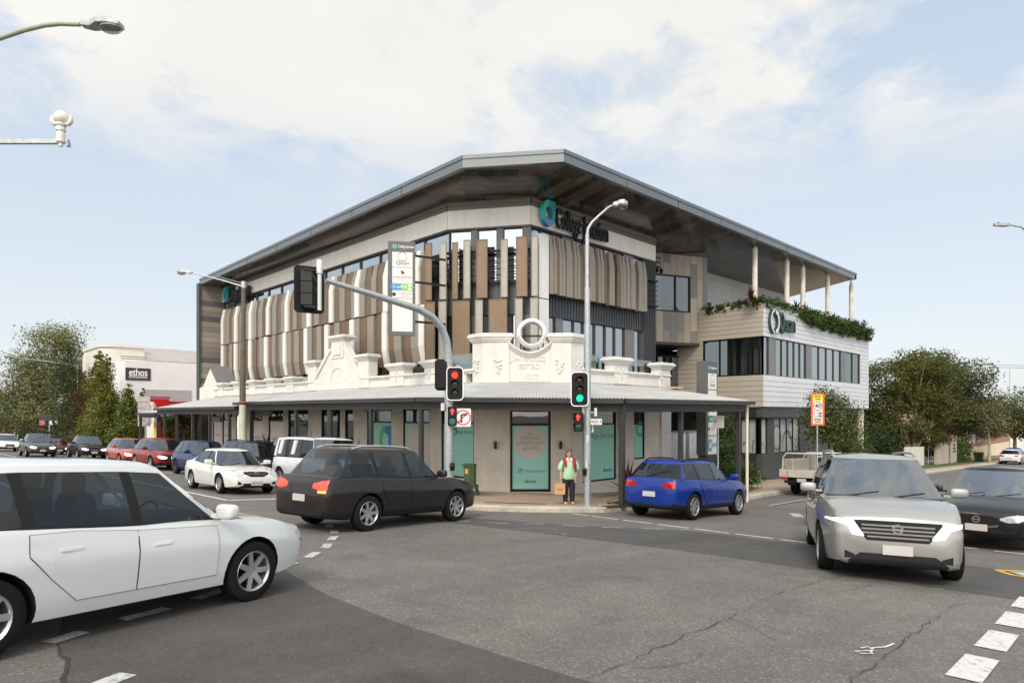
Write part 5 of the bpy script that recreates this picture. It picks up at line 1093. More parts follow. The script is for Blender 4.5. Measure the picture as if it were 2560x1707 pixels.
# pale fixing on the awning roof
mb = MB(); mb.obox(V((22.6, 14.2, 3.95)), V((1.3, 0, .02)), V((0, .25, 0)), V((0, 0, .06))); tag(mb.build('timber_offcut', mat('weathered timber', (.5, .38, .26), .8)), 'short pale timber board left lying on the awning roof', 'board')
# ================================================================ vehicles
TYRE = mat('tyre rubber', (.009, .009, .009), .85, var=.3, spec=.2); RIM = mat('alloy wheel', (.42, .43, .44), .3, .7, var=.1); RIMD = mat('dark alloy wheel', (.05, .05, .052), .3, .6)
CARBLK = mat('black car plastic', (.008, .008, .009), .5, var=.2, spec=.3); CHROME = mat('chrome trim', (.7, .7, .7), .12, .95, var=.03); WELL = mat('wheel well', (.006, .006, .006), .9)
CGLASS = glassmat('windscreen glass', (.7, .8, .86), .09, .75); CGLASSS = glassmat('car side glass', (.5, .6, .7), .0, .72); CGLASSB = glassmat('blue tinted windscreen', (.5, .72, .95), .17, .7)
SEAT = mat('dark seat fabric', (.02, .02, .022), .8, var=.2)
HEADL = mat('headlight lens', (.55, .57, .58), .08, .2, var=.3, scale=18, coat=1); HEADON = mat('lit headlight', (.9, .9, .85), .2, emit=(1, .97, .88), estr=2.6); TAILL = mat('tail light', (.38, .012, .012), .15, coat=1); TAILON = mat('lit tail light', (.5, .02, .02), .2, emit=(1, .06, .03), estr=1.1); AMBER = mat('lit amber indicator', (.8, .3, .02), .2, emit=(1, .38, .05), estr=1.2)
PLATE = mat('number plate', (.46, .43, .41), .5, var=.04); MAROON = mat('plate lettering', (.18, .02, .03), .5)
def lerp(a, b, t): return a + (b - a) * t
def interp(pts, x):
    if x <= pts[0][0]: return pts[0][1]
    for (a, b), (c, d) in zip(pts[:-1], pts[1:]):
        if x <= c: t = (x - a) / (c - a); t = t * t * (3 - 2 * t) * .5 + t * .5; return b + (d - b) * t
    return pts[-1][1]
def ground_rot(X, Y, hd):
    f = V((math.cos(hd), math.sin(hd), 0)); l = V((-f.y, f.x, 0)); e = 1.2
    f.z = (gz(X + f.x * e, Y + f.y * e) - gz(X - f.x * e, Y - f.y * e)) / (2 * e); l.z = (gz(X + l.x * .8, Y + l.y * .8) - gz(X - l.x * .8, Y - l.y * .8)) / 1.6
    f.normalize(); u = f.cross(l).normalized(); l = u.cross(f)
    return Matrix((f, l, u)).transposed().to_4x4()
SPEC = dict(
    sedan=dict(L=4.54, W=1.76, H=1.465, wb=2.6, fo=.94, r=.315, gc=.2, top=[(-2.27, .86), (-2.1, .98), (-1.5, 1.0), (0, .93), (.85, .90), (1.5, .84), (2.0, .74), (2.27, .62)], f0=1.12, f1=.28, r0=-1.72, r1=-1.02, roofw=.54, sil=[.42, -.06, -.16, -.95, -1.03, -1.3], nose=.2),
    hatch=dict(L=4.25, W=1.78, H=1.5, wb=2.6, fo=.86, r=.32, gc=.2, top=[(-2.12, .84), (-2.0, .98), (-1.2, .99), (0, .93), (.85, .9), (1.5, .84), (1.95, .74), (2.12, .62)], f0=1.1, f1=.3, r0=-2.0, r1=-1.62, roofw=.57, sil=[.42, -.1, -.2, -1.0, -1.1, -1.5], nose=.22),
    suv=dict(L=4.6, W=1.86, H=1.69, wb=2.7, fo=.9, r=.355, gc=.24, top=[(-2.3, .95), (-2.18, 1.08), (-1.2, 1.08), (0, 1.04), (.85, 1.03), (1.5, .99), (2.05, .88), (2.3, .76)], f0=1.12, f1=.4, r0=-2.14, r1=-1.72, roofw=.6, sil=[.46, -.08, -.18, -1.02, -1.12, -1.72], nose=.2, clad=1),
    bigsuv=dict(L=5.0, W=1.97, H=1.75, wb=2.93, fo=.96, r=.38, gc=.24, top=[(-2.5, .98), (-2.38, 1.1), (-1.2, 1.1), (0, 1.07), (.95, 1.06), (1.7, 1.02), (2.3, .93), (2.5, .82)], f0=1.25, f1=.45, r0=-2.32, r1=-1.8, roofw=.63, sil=[.5, -.1, -.2, -1.15, -1.25, -1.95], nose=.2, clad=1),
    mpv=dict(L=5.15, W=1.995, H=1.74, wb=3.09, fo=.96, r=.36, gc=.2, top=[(-2.57, .95), (-2.45, 1.05), (-1.2, 1.06), (.3, 1.05), (1.25, 1.1), (1.8, 1.07), (2.35, .98), (2.57, .88)], f0=1.55, f1=.55, r0=-2.48, r1=-2.15, roofw=.66, sil=[.72, .05, -.08, -1.2, -1.3, -2.1], nose=.2),
    boxy=dict(L=4.75, W=1.99, H=1.97, wb=3.02, fo=.84, r=.4, gc=.29, top=[(-2.37, 1.1), (-2.3, 1.2), (0, 1.2), (1.0, 1.2), (1.9, 1.17), (2.3, 1.1), (2.37, 1.0)], f0=1.05, f1=.72, r0=-2.28, r1=-2.2, roofw=.78, sil=[.7, -.05, -.15, -.95, -1.3, -2.05], nose=.12, clad=1),
    ute=dict(L=5.3, W=1.86, H=1.8, wb=3.08, fo=.98, r=.39, gc=.28, top=[(-2.65, 1.02), (-2.55, 1.1), (-1.05, 1.12), (0, 1.1), (1.1, 1.08), (1.8, 1.06), (2.4, .98), (2.65, .86)], f0=1.3, f1=.6, r0=-.98, r1=-.8, roofw=.62, sil=[.62, .08, -.02, -.72, -.78, -.8], nose=.2, clad=1))
def car(kind, label, cat, X, Y, hd, paint, group=None, name='parked_car', head=HEADL, grille='bars', plate_txt=None, detail=True, tail=TAILL, windscreen=None, rim=RIM, rails=False, extra=None, roofp=None, over=None):
    s = dict(SPEC[kind]); s.update(over or {}); L, Wd, H, wb, r, gc = s['L'], s['W'], s['H'], s['wb'], s['r'], s['gc']; hl = L / 2; hw0 = Wd / 2
    t = thing(name, label, cat, (X, Y, gz(X, Y, .004)), group=group, rot=ground_rot(X, Y, hd))
    top = s['top']
    xs = sorted({*[lerp(-hl + .16, hl - .16, i / 34) for i in range(35)], -hl, -hl + .02, -hl + .05, -hl + .1, hl - .1, hl - .05, hl - .02, hl})
    zt = lambda x: interp(top, x)
    def ww(x):
        e = max(0, (x - hl * .42) / (hl * .58)) if x > 0 else max(0, (-x - hl * .5) / (hl * .5)); return hw0 * (1 - (s['nose'] if x > 0 else .13) * e ** 2.4)
    vs, fs, ms = [], [], []; rings = []
    for x in xs:
        e = max(0, 1 - (hl - abs(x)) / .1) if hl - abs(x) < .1 else 0; rd = 1 - math.sqrt(max(0, 1 - e * e))
        w = ww(x) - .07 * rd; zb = gc + .05 * rd + (.05 * max(0, (abs(x) - hl * .8) / (hl * .2))); z = zt(x) - .06 * rd; h = z - zb; cr = .035 if x > s['f0'] - .1 else .02
        half = [(0, zb), (.8 * w, zb), (.94 * w, zb + .035), (.972 * w, zb + .13), (.985 * w, zb + .3 * h), (1.0 * w, zb + .58 * h), (.998 * w, zb + .70 * h), (.978 * w, zb + .76 * h), (.962 * w, z - .07), (.93 * w, z - .02), (.86 * w, z + .002), (.5 * w, z + cr * .7), (0, z + cr)]
        ring = [(x, y, q) for y, q in half] + [(x, -y, q) for y, q in reversed(half[1:-1])]; rings.append(len(vs)); vs += ring
    n = len(ring); nh = len(half)
    for a, b in zip(rings[:-1], rings[1:]):
        for k in range(n):
            k2 = (k + 1) % n; fs.append((a + k, b + k, b + k2, a + k2)); kk = min(k, n - 1 - k); ms.append(1 if (s.get('clad') and kk <= 2) or kk == 0 or (kk >= nh - 3 and s['r0'] + .02 < xs[len(ms) // n] < s['f0'] - .05) else 0)
    fs += [tuple(rings[0] + k for k in range(n)), tuple(rings[-1] + k for k in reversed(range(n)))]; ms += [0, 0]
    me = bpy.data.meshes.new('body'); me.from_pydata(vs, [], fs); me.polygons.foreach_set('material_index', ms)
    for m_ in (paint, WELL if not s.get('clad') else CARBLK): me.materials.append(m_)
    bm = bmesh.new(); bm.from_mesh(me); bmesh.ops.recalc_face_normals(bm, faces=bm.faces); bm.to_mesh(me); bm.free()
    xw = [hl - s['fo'], hl - s['fo'] - wb]
    cm_b = MB()
    for x in xw:
        for sg in (-1, 1): cm_b.lathe([(r + .055, 0), (r + .055, .55)], (x, sg * (hw0 - .4) if sg > 0 else -(hw0 + .15), r), (0, 1, 0), 28, 1)
    tmp = bpy.data.objects.new('tmp', me); COL.objects.link(tmp); cut = cm_b.build('cut', [paint, WELL]); mod = tmp.modifiers.new('b', 'BOOLEAN'); mod.operation = 'DIFFERENCE'; mod.solver = 'EXACT'; mod.object = cut
    dg_ = bpy.context.evaluated_depsgraph_get(); lower = bpy.data.meshes.new_from_object(tmp.evaluated_get(dg_)); bpy.data.objects.remove(tmp); bpy.data.objects.remove(cut)
    # cabin shell
    cab, gl = MB(), {}
    base = lambda x: zt(x) - .035
    xm = (s['f1'] + s['r1']) / 2; hr = (s['f1'] - s['r1']) / 2 + .1
    zroof = lambda x: H - .055 - .05 * ((x - xm) / hr) ** 2
    TL = [0, .08, .5, .9, .97, 1.0]
    def ring_at(tt):
        te = tt ** .92; hw = lerp(.925 * hw0, s['roofw'], tt ** 1.25); xf, xr = lerp(s['f0'], s['f1'], te), lerp(s['r0'], s['r1'], te); cf, cr = lerp(.26, .13, tt), lerp(.12, .09, tt)
        if s.get('H') > 1.9: cf, cr = .1, .05
        sil = s['sil']; k = lambda x: 1 - .05 * ((x - xm) / (hl * .5)) ** 2
        pts = [(xf, 0), (xf - cf * .14, .42 * hw), (xf - cf * .5, .78 * hw), (xf - cf, .955 * hw)]
        a1 = lerp(s['f0'] - .34, sil[0] - .1 if kind != 'boxy' else sil[0] - .06, te); xsd = [min(a1, xf - cf - .05)]
        for q in sil[1:]: xsd.append(q + (tt - .5) * (-.06 if q < 0 else .0))
        lim = xr + cr + .04; xsd = [max(q, lim + .01 * (6 - i)) for i, q in enumerate(xsd)]
        pts += [(x, hw * k(x)) for x in xsd] + [(xr + cr, .95 * hw), (xr + cr * .4, .78 * hw), (xr + cr * .1, .4 * hw), (xr, 0)]
        return [(x, y, lerp(base(x), zroof(x), tt)) for x, y in pts]
    R = [ring_at(q) for q in TL]; m = len(R[0])
    for sg in (1, -1):
        for i in range(len(TL) - 1):
            for j in range(m - 1):
                q = [R[i][j], R[i][j + 1], R[i + 1][j + 1], R[i + 1][j]]; q = [(x, y * sg, z) for x, y, z in q]; f = (0, 1, 2, 3) if sg > 0 else (3, 2, 1, 0)
                side_w = j in (4, 6) or (j == 8 and s['sil'][4] - s['sil'][5] > .12)
                front, rear = j <= 2, j >= 10
                key = None
                if front and i < 4: key = 'windscreen'
                elif rear and 1 <= i < 3: key = 'rear_window'
                elif side_w and 1 <= i < 3: key = ('side_window', sg, j)
                if key: gl.setdefault(key, MB()).add(q, [f])
                else: cab.add(q, [f], 1 if (i == 0 or (j in (5, 7) and i < 3)) else 2)
        pv = R[-1]
        for fy, fx, dz in ((.86, .985, .022), (.5, .965, .045), (0, .955, .055)):
            nx = [(xm + (x - xm) * fx, y * fy / (1 if pv is R[-1] else 1), 0) for x, y, z in R[-1]]; nx = [(a, b, z + dz) for (a, b, _), (_, _, z) in zip(nx, R[-1])]
            for j in range(m - 1):
                q = [pv[j], pv[j + 1], nx[j + 1], nx[j]]; q = [(x, y * sg, z) for x, y, z in q]; cab.add(q, [(0, 1, 2, 3) if sg > 0 else (3, 2, 1, 0)], 2)
            pv = nx
    bm = bmesh.new(); bm.from_mesh(lower); nv_ = [bm.verts.new(v) for v in cab.v]
    for f, mi in zip(cab.f, cab.m):
        try: fc = bm.faces.new([nv_[i] for i in f]); fc.material_index = mi
        except ValueError: pass
    bmesh.ops.remove_doubles(bm, verts=[v for v in nv_ if v.is_valid], dist=1e-4)
    bmesh.ops.recalc_face_normals(bm, faces=bm.faces); bvh = BVHTree.FromBMesh(bm); bm.to_mesh(lower); bm.free()
    lower.materials.append(roofp or paint); lower.name = 'body'
    lower.polygons.foreach_set('use_smooth', [True] * len(lower.polygons)); lower.set_sharp_from_angle(angle=rad(38))
    body = bpy.data.objects.new('body', lower); COL.objects.link(body); body.parent = t
    for k, g in gl.items():
        if k == 'windscreen': g.build(k, windscreen or CGLASS, t, smooth=50)
        elif k == 'rear_window': g.build(k, CGLASSS, t, smooth=50)
        else: g.build('side_window', CGLASSS, t, smooth=50)
    # wheels
    for i, x in enumerate(xw):
        for sg in (-1, 1):
            ax = (0, sg, 0); o = (x, sg * (hw0 - .23), r); mb = MB(); mb.lathe([(r * .6, .0), (r * .9, .0), (r * .985, .02), (r, .05), (r, .17), (r * .98, .2), (r * .88, .215), (r * .7, .212), (r * .66, .18)], o, ax, 32, closed=True); wv = mb.build('wheel', TYRE, t, smooth=50)
            mb = MB(); mb.lathe([(r * .69, .2), (r * .66, .212), (r * .61, .19), (r * .6, .05)], o, ax, 32, caps=False); mb.lathe([(.001, .175), (r * .17, .17), (r * .18, .12)], o, ax, 16); mb.lathe([(.001, .05), (r * .6, .05)], o, ax, 24, 1); ns = 5 if i % 2 == 0 and kind in ('ute', 'boxy') else 7 if kind != 'sedan' else 12
            for q in range(ns):
                a = 2 * PI * q / ns; c, d = math.cos(a), math.sin(a); wd_ = r * (.1 if ns < 10 else .055); u, w_ = V((c, 0, d)), V((-d, 0, c)); ya = V((0, sg, 0)); c0 = V(o) + ya * .155; mb.hexa([c0 + u * r * .12 - w_ * wd_ + ya * .0, c0 + u * r * .12 + w_ * wd_, c0 + u * r * .63 + w_ * wd_ * .8 + ya * .02, c0 + u * r * .63 - w_ * wd_ * .8 + ya * .02, c0 + u * r * .12 - w_ * wd_ + ya * .025, c0 + u * r * .12 + w_ * wd_ + ya * .025, c0 + u * r * .63 + w_ * wd_ * .8 + ya * .045, c0 + u * r * .63 - w_ * wd_ * .8 + ya * .045])
            mb.build('rim', [rim, CARBLK], wv, smooth=30)
    # seats and wheel behind the glass
    for x in ((s['f1'] - .75, s['f1'] - 1.6) if kind != 'ute' else (s['f1'] - .75,)):
        for y in (-.36, .36):
            mb = MB(); zb = zt(x); mb.blob((x, y, zb + .02), (.1, .24, .26), 14, 10, sq=.6); mb.blob((x - .03, y, zb + .34), (.06, .13, .11), 12, 8, sq=.6); mb.build('seat', SEAT, t, smooth=60)
    mb = MB(); q = V((s['f1'] - .1, -.36, zt(s['f1']) + .02)); mb.lathe([(.17, -.015), (.19, 0), (.17, .015), (.155, 0)], q, (-.9, 0, .45), 20, closed=True); mb.build('steering_wheel', CARBLK, t, smooth=60)
    # fitted panels
    def fit(view, a, b):
        if view in 'FR': d = V((-1 if view == 'F' else 1, 0, 0)); o = V((-d.x * 6, a, b))
        else: d = V((0, -1 if view == 'L' else 1, 0)); o = V((a, -d.y * 4, b))
        h = bvh.ray_cast(o, d)
        return (h[0] if h[0] is not None else bvh.find_nearest(V((a if view in 'LQ' else (hl if view == 'F' else -hl), a if view in 'FR' else (hw0 if view == 'L' else -hw0), b)))[0]) - d * 0, -d
    def patch(nm, rows, view, m, off=.006, nc=14, nr=5, parent=None, th=.012, lab=None):
        """rows: (along, low, high) outline in the view's own plane, wrapped on to the body"""
        mb = MB(); a0, a1 = rows[0][0], rows[-1][0]; P = []
        lin = lambda i, x: next((p[i] + (q[i] - p[i]) * (x - p[0]) / (q[0] - p[0]) for p, q in zip(rows[:-1], rows[1:]) if x <= q[0] + 1e-9), rows[-1][i])
        cols = sorted({*[a0 + (a1 - a0) * i / nc for i in range(nc + 1)], *[q[0] for q in rows]})
        for x in cols:
            lo, hi = lin(1, x), lin(2, x)
            for j in range(nr + 1): p, nn = fit(view, x, lo + (hi - lo) * j / nr); P.append(p + nn * off)
        nc2, k = len(cols), nr + 1; fs_ = [(i * k + j, (i + 1) * k + j, (i + 1) * k + j + 1, i * k + j + 1) for i in range(nc2 - 1) for j in range(nr)]
        rim_ = [i * k for i in range(nc2)] + [(nc2 - 1) * k + j for j in range(1, k)] + [i * k + nr for i in range(nc2 - 2, -1, -1)] + [j for j in range(nr - 1, 0, -1)]
        nb = len(P); nn = {'F': V((-1, 0, 0)), 'R': V((1, 0, 0)), 'L': V((0, -1, 0)), 'Q': V((0, 1, 0))}[view]; P += [P[i] + nn * th for i in rim_]; kk = len(rim_); fs_ += [(rim_[i], rim_[(i + 1) % kk], nb + (i + 1) % kk, nb + i) for i in range(kk)]
        mb.add(P, fs_); return mb.build(nm, m, parent or t, smooth=35)
    zf = gc; zn = zt(hl - .12)
    fh = zn - zf; G = s
    hz = zf + fh * .62
    hwd = ww(hl - .12)
    # lamps, grille, intake
    hd_rows = over.get('hl') if over and over.get('hl') else [(.50 * hwd, hz + .02, hz + .06), (.66 * hwd, hz - .02, hz + .11), (.88 * hwd, hz + .0, hz + .14), (.99 * hwd, hz + .05, hz + .14)]
    for sg in (1, -1): patch('headlight', [(y * sg, a, b) for y, a, b in (hd_rows if sg > 0 else hd_rows[::-1])], 'F', head, .022, 24, 8)
    gr = over.get('gr') if over and over.get('gr') else [(-.46 * hwd, hz - .02, hz + .06), (-.3 * hwd, hz - .12, hz + .09), (.3 * hwd, hz - .12, hz + .09), (.46 * hwd, hz - .02, hz + .06)]
    gp = patch('grille', gr, 'F', CARBLK, .008)
    g0 = min(q[1] for q in gr); g1 = max(q[2] for q in gr); gw = max(q[0] for q in gr)
    if grille == 'bars':
        for k in range(4): z = lerp(g0, g1, (k + 1) / 5.2); lim = gw * (.78 if k in (0,) else .92); patch('grille_bar', [(-lim * .9, z - .012, z + .012), (lim * .9, z - .012, z + .012)], 'F', CHROME, .02, 10, 1, gp)
    elif grille == 'slim': patch('grille_bar', [(-gw * .8, (g0 + g1) / 2 - .012, (g0 + g1) / 2 + .012), (gw * .8, (g0 + g1) / 2 - .012, (g0 + g1) / 2 + .012)], 'F', CHROME if kind != 'sedan' else mat('grille red brown', (.12, .03, .03), .4), .02, 10, 1, gp)
    elif grille == 'u':
        patch('grille_bar', [(-gw, g0 + .0, g0 + .05), (-gw * .5, g0 - .03, g0 + .01), (gw * .5, g0 - .03, g0 + .01), (gw, g0, g0 + .05)], 'F', CHROME, .02, 12, 1, gp)
    mb = MB(); p, _ = fit('F', 0, lerp(g0, g1, .62)); mb.lathe([(.045, 0), (.07, 0), (.07, .02), (.045, .02)], p + V((.012, 0, 0)), (1, 0, 0), 20, closed=True); mb.obox(p + V((.012, -.05, -.012)), (.015, 0, 0), (0, .1, 0), (0, 0, .024)); mb.build('emblem', CHROME, gp)
    ik = over.get('ik') if over and over.get('ik') else [(-.62 * hwd, zf + .1, zf + .16), (-.5 * hwd, zf + .06, zf + .2), (.5 * hwd, zf + .06, zf + .2), (.62 * hwd, zf + .1, zf + .16)]
    patch('air_intake', ik, 'F', CARBLK, .008)
    for sg in (1, -1):
        fg = [(.66 * hwd, zf + .14, zf + .19), (.82 * hwd, zf + .13, zf + .24)]; patch('fog_light_recess', [(y * sg, a, b) for y, a, b in (fg if sg > 0 else fg[::-1])], 'F', CARBLK, .008, 6, 3)
        if s.get('clad'): patch('skid_trim', [(-.55 * hwd, zf + .02, zf + .05), (.55 * hwd, zf + .02, zf + .05)], 'F', mat('silver bumper trim', (.5, .5, .5), .3, .6), .014, 10, 1) if sg > 0 else None
    zp = zf + fh * .36; p, _ = fit('F', 0, zp); mb = MB(); mb.obox(p + V((.012, -.186, -.067)), (.012, 0, 0), (0, .372, 0), (0, 0, .134)); pl = mb.build('number_plate', PLATE, t)
    if plate_txt: tx = text(plate_txt, None, rootm(t) @ (p + V((.026, 0, 0))), rootm(t).to_3x3() @ V((0, 1, 0)), rootm(t).to_3x3() @ V((0, 0, 1)), .1, MAROON, ext=.001); tx.matrix_basis = rootm(t).inverted() @ tx.matrix_basis; tx.parent = pl; FIT.append((tx, .31))
    # rear
    zr = zt(-hl + .12); rw = ww(-hl + .12); tz = lerp(gc, zr, .72)
    for sg in (1, -1):
        rows = [(.48 * rw, tz + .02, tz + .1), (.7 * rw, tz - .02, tz + .15), (.93 * rw, tz - .01, tz + .18)]; tl_ = patch('tail_light', [(y * sg, a, b) for y, a, b in (rows if sg > 0 else rows[::-1])], 'R', tail)
        if tail is TAILON and sg < 0: patch('indicator', [(-.92 * rw, tz - .07, tz - .02), (-.66 * rw, tz - .07, tz - .03)], 'R', AMBER)
    p, _ = fit('R', 0, lerp(gc, zr, .5)); mb = MB(); mb.obox(p + V((-.024, -.186, -.067)), (.012, 0, 0), (0, .372, 0), (0, 0, .134)); mb.build('number_plate', PLATE, t)
    patch('rear_bumper_trim', [(-.8 * rw, gc + .04, gc + .16), (.8 * rw, gc + .04, gc + .16)], 'R', CARBLK, .008, 8, 2)
    # doors, handles, mirrors
    b0, c0 = (s['sil'][1] + s['sil'][2]) / 2, s['sil'][3]; zlo = gc + .16
    fx = s['f0'] - .42 if s['f0'] - .42 < xw[0] - r - .12 else xw[0] - r - .12
    rx_ = max(xw[1] + r + .1, c0 - .35)
    for view, sg in (('L', 1), ('Q', -1)):
        d1 = [(b0 + .008, zlo, zt(b0) - .05), (fx, zlo, zt(fx) - .05)]; d2 = [(rx_ - .12, zlo + .4, zt(rx_) - .05), (rx_ + .05, zlo + .2, zt(rx_) - .05), (rx_ + .25, zlo, zt(rx_) - .05), (b0 - .008, zlo, zt(b0) - .05)]
        for dd in (d1, d2):
            g = .0055; ee = [(x - (g if i == 0 else -g if i == len(dd) - 1 else 0), lo - g, hi + g * .5) for i, (x, lo, hi) in enumerate(dd)]
            dg = patch('door', dd, view, paint, .009, 10, 6); patch('door_seal', ee, view, CARBLK, .004, 10, 6, dg)
        for hx in (b0 + .14, rx_ + .1): patch('door_handle', [(hx, zt(hx) - .195, zt(hx) - .172), (hx + .17, zt(hx) - .192, zt(hx) - .17)], view, CHROME if kind in ('bigsuv', 'mpv') else paint, .022, 4, 1, th=.02)
        if s.get('clad'): patch('sill_trim', [(xw[1] + r + .12, gc + .05, gc + .13), (xw[0] - r - .12, gc + .05, gc + .13)], view, CARBLK, .012, 8, 1)
        xmr = s['f0'] - .42; zmr = zt(xmr) + .1; yb = .95 * hw0
        mb = MB(); mb.blob((xmr, sg * (yb + .15), zmr), (.07, .125, .078), 20, 14, sq=.55); mb.obox((xmr - .03, sg * (yb - .06), zmr - .07), (.06, 0, 0), (0, sg * .14, 0), (0, 0, .04)); mb.build('wing_mirror', paint if not over or not over.get('mblk') else CARBLK, t, smooth=50)
    if rails:
        for sg in (1, -1): mb = MB(); y = sg * (s['roofw'] - .04); mb.tube([(s['f1'] - .25, y, H - .06), (s['f1'] - .45, y, H + .0), (xm, y, H + .015), (s['r1'] + .45, y, H + .0), (s['r1'] + .2, y, H - .06)], .022, 8); mb.build('roof_rail', CARBLK if rails == 2 else STEEL, t, smooth=50)
    mb = MB()
    for sg in (0, 1): y0 = -.62 + sg * .62; mb.tube([(s['f0'] + .0, y0 + .1, zt(s['f0']) + .02), (s['f0'] - .13, y0 + .55, zt(s['f0']) + .10)], .012, 6)
    mb.build('wiper', CARBLK, t)
    if extra: extra(t, s, patch, fit, paint)
    return t
def paintm(name, rgb, metal=.0, rough=.32): return mat(name, rgb, rough, metal, var=.03, scale=.8, coat=1 if max(rgb) > .3 else .45, spec=.5 if max(rgb) > .3 else .25)
PW = paintm('white car paint', (.60, .61, .61)); PWW = paintm('cream white car paint', (.66, .65, .615)); PSIL = paintm('silver car paint', (.33, .325, .31), .55, .3); PBLK = paintm('black car paint', (.008, .009, .011)); PGR = paintm('dark grey car paint', (.02, .018, .018), .3); PBLU = paintm('bright blue car paint', (.006, .03, .22), .2); PNAV = paintm('navy car paint', (.006, .02, .11), .3); PRED = paintm('deep red car paint', (.25, .008, .012), .25); PORED = paintm('orange red car paint', (.42, .055, .022), .2); PMAR = paintm('maroon car paint', (.12, .008, .01), .2)
PGM = paintm('graphite car paint', (.10, .105, .11), .6)
HR = rad
QG = 'cars queueing in the left street'; MG = 'cars crossing the junction'
car('hatch', 'white hatchback crossing in the lower left corner, closest car to the camera', 'car', 1.52, 7.42, HR(18), PW, MG, 'moving_car', over=dict(L=4.05, W=1.74, wb=2.5, H=1.53))
car('suv', 'dark grey wagon with lit red tail lights crossing in front of the shop corner', 'car', 8.1, 12.35, HR(10), PGR, MG, 'moving_car', tail=TAILON, rails=1)
car('suv', 'bright blue small wagon driving away along the right street', 'car', 16.75, 9.75, HR(2), PBLU, MG, 'moving_car', rails=2, over=dict(L=4.45, W=1.8, H=1.6))
car('mpv', 'silver people mover with angular lit headlights turning towards the camera', 'car', 12.5, 3.72, HR(204), PSIL, MG, 'moving_car', head=HEADON, rails=1, windscreen=CGLASSB, grille='bars',
    over=dict(H=1.87, W=1.93, top=[(-2.57, 1.0), (-2.45, 1.11), (-1.2, 1.13), (.3, 1.12), (1.25, 1.16), (1.8, 1.13), (2.35, 1.03), (2.57, .92)], hl=[(.42, .655, .67), (.56, .67, .875), (.63, .80, .885), (.76, .83, .88), (.88, .84, .855)], gr=[(-.54, .79, .88), (-.38, .6, .88), (.38, .6, .88), (.54, .79, .88)], ik=[(-.62, .28, .30), (-.46, .24, .42), (.46, .24, .42), (.62, .28, .30)]))
car('suv', 'black wagon with a chrome edged grille waiting at the right edge of the frame', 'car', 18.1, 2.75, HR(180), PBLK, MG, 'moving_car', grille='u', windscreen=CGLASSB)
car('suv', 'black car almost hidden behind the silver people mover', 'car', 19.3, 5.75, HR(180), PBLK, MG, 'moving_car')
car('sedan', 'white sedan first at the stop line on the left street', 'car', 8.65, 22.85, HR(270), PWW, QG, 'queued_car', grille='slim', plate_txt='427 HTZ', over=dict(hl=[(.42, .66, .69), (.56, .6, .77), (.74, .64, .82), (.84, .72, .83)], gr=[(-.4, .66, .73), (-.2, .58, .74), (.2, .58, .74), (.4, .66, .73)], ik=[(-.44, .26, .36), (-.36, .24, .37), (.36, .24, .37), (.44, .26, .36)]))
def strips(t, s, patch, fit, paint):
    for x in (-.7, -1.75):
        mb = MB(); mb.hexa([(x, -.935, 1.3), (x + .22, -.935, 1.3), (x + .22, -.89, 1.3), (x, -.89, 1.3), (x + .06, -.86, 1.8), (x + .28, -.86, 1.8), (x + .28, -.8, 1.8), (x + .06, -.8, 1.8)]); mb.build('window_panel', paint, t)
car('boxy', 'boxy white four wheel drive beside the white sedan, with white window panels', 'car', 11.35, 21.3, HR(270), PW, QG, 'queued_car', extra=strips, over=dict(mblk=1))
car('bigsuv', 'black wagon right behind the boxy white four wheel drive', 'car', 11.35, 27.3, HR(270), PBLK, QG, 'queued_car', rails=2)
car('suv', 'navy blue wagon between the black wagon and the deep red wagon', 'car', 11.3, 33.1, HR(270), PNAV, QG, 'queued_car', rim=RIMD, grille='u')
car('bigsuv', 'deep red wagon with a wide chrome grille and lit lamps in the queue', 'car', 11.3, 39.9, HR(270), PRED, QG, 'queued_car', head=HEADON, grille='bars', plate_txt='013 DK2', over=dict(gr=[(-.62, .72, .84), (-.5, .5, .86), (.5, .5, .86), (.62, .72, .84)]))
car('suv', 'orange red wagon behind the deep red wagon', 'car', 11.35, 46.6, HR(270), PORED, QG, 'queued_car', head=HEADON, grille='slim')
car('ute', 'black utility with lit headlamps further down the left street', 'car', 11.2, 57.8, HR(270), PBLK, QG, 'queued_car', head=HEADON)
car('ute', 'graphite grey utility in the middle lane, headlamps on', 'car', 8.7, 61.8, HR(270), PGM, QG, 'queued_car', head=HEADON, grille='slim')
car('sedan', 'maroon sedan far down the left street beside a tree trunk', 'car', 11.1, 69.5, HR(270), PMAR, QG, 'queued_car', head=HEADON)
car('suv', 'small white wagon farthest away at the left edge', 'car', 8.7, 78.5, HR(270), PW, QG, 'queued_car', head=HEADON)
car('hatch', 'white hatchback parked far along the right street, seen from behind', 'car', 80.5, 11.0, HR(0), PW, 'cars parked along the right street', 'parked_car')
car('hatch', 'blue hatchback parked just beyond the white hatchback', 'car', 92, 12.4, HR(0), PBLU, 'cars parked along the right street', 'parked_car')
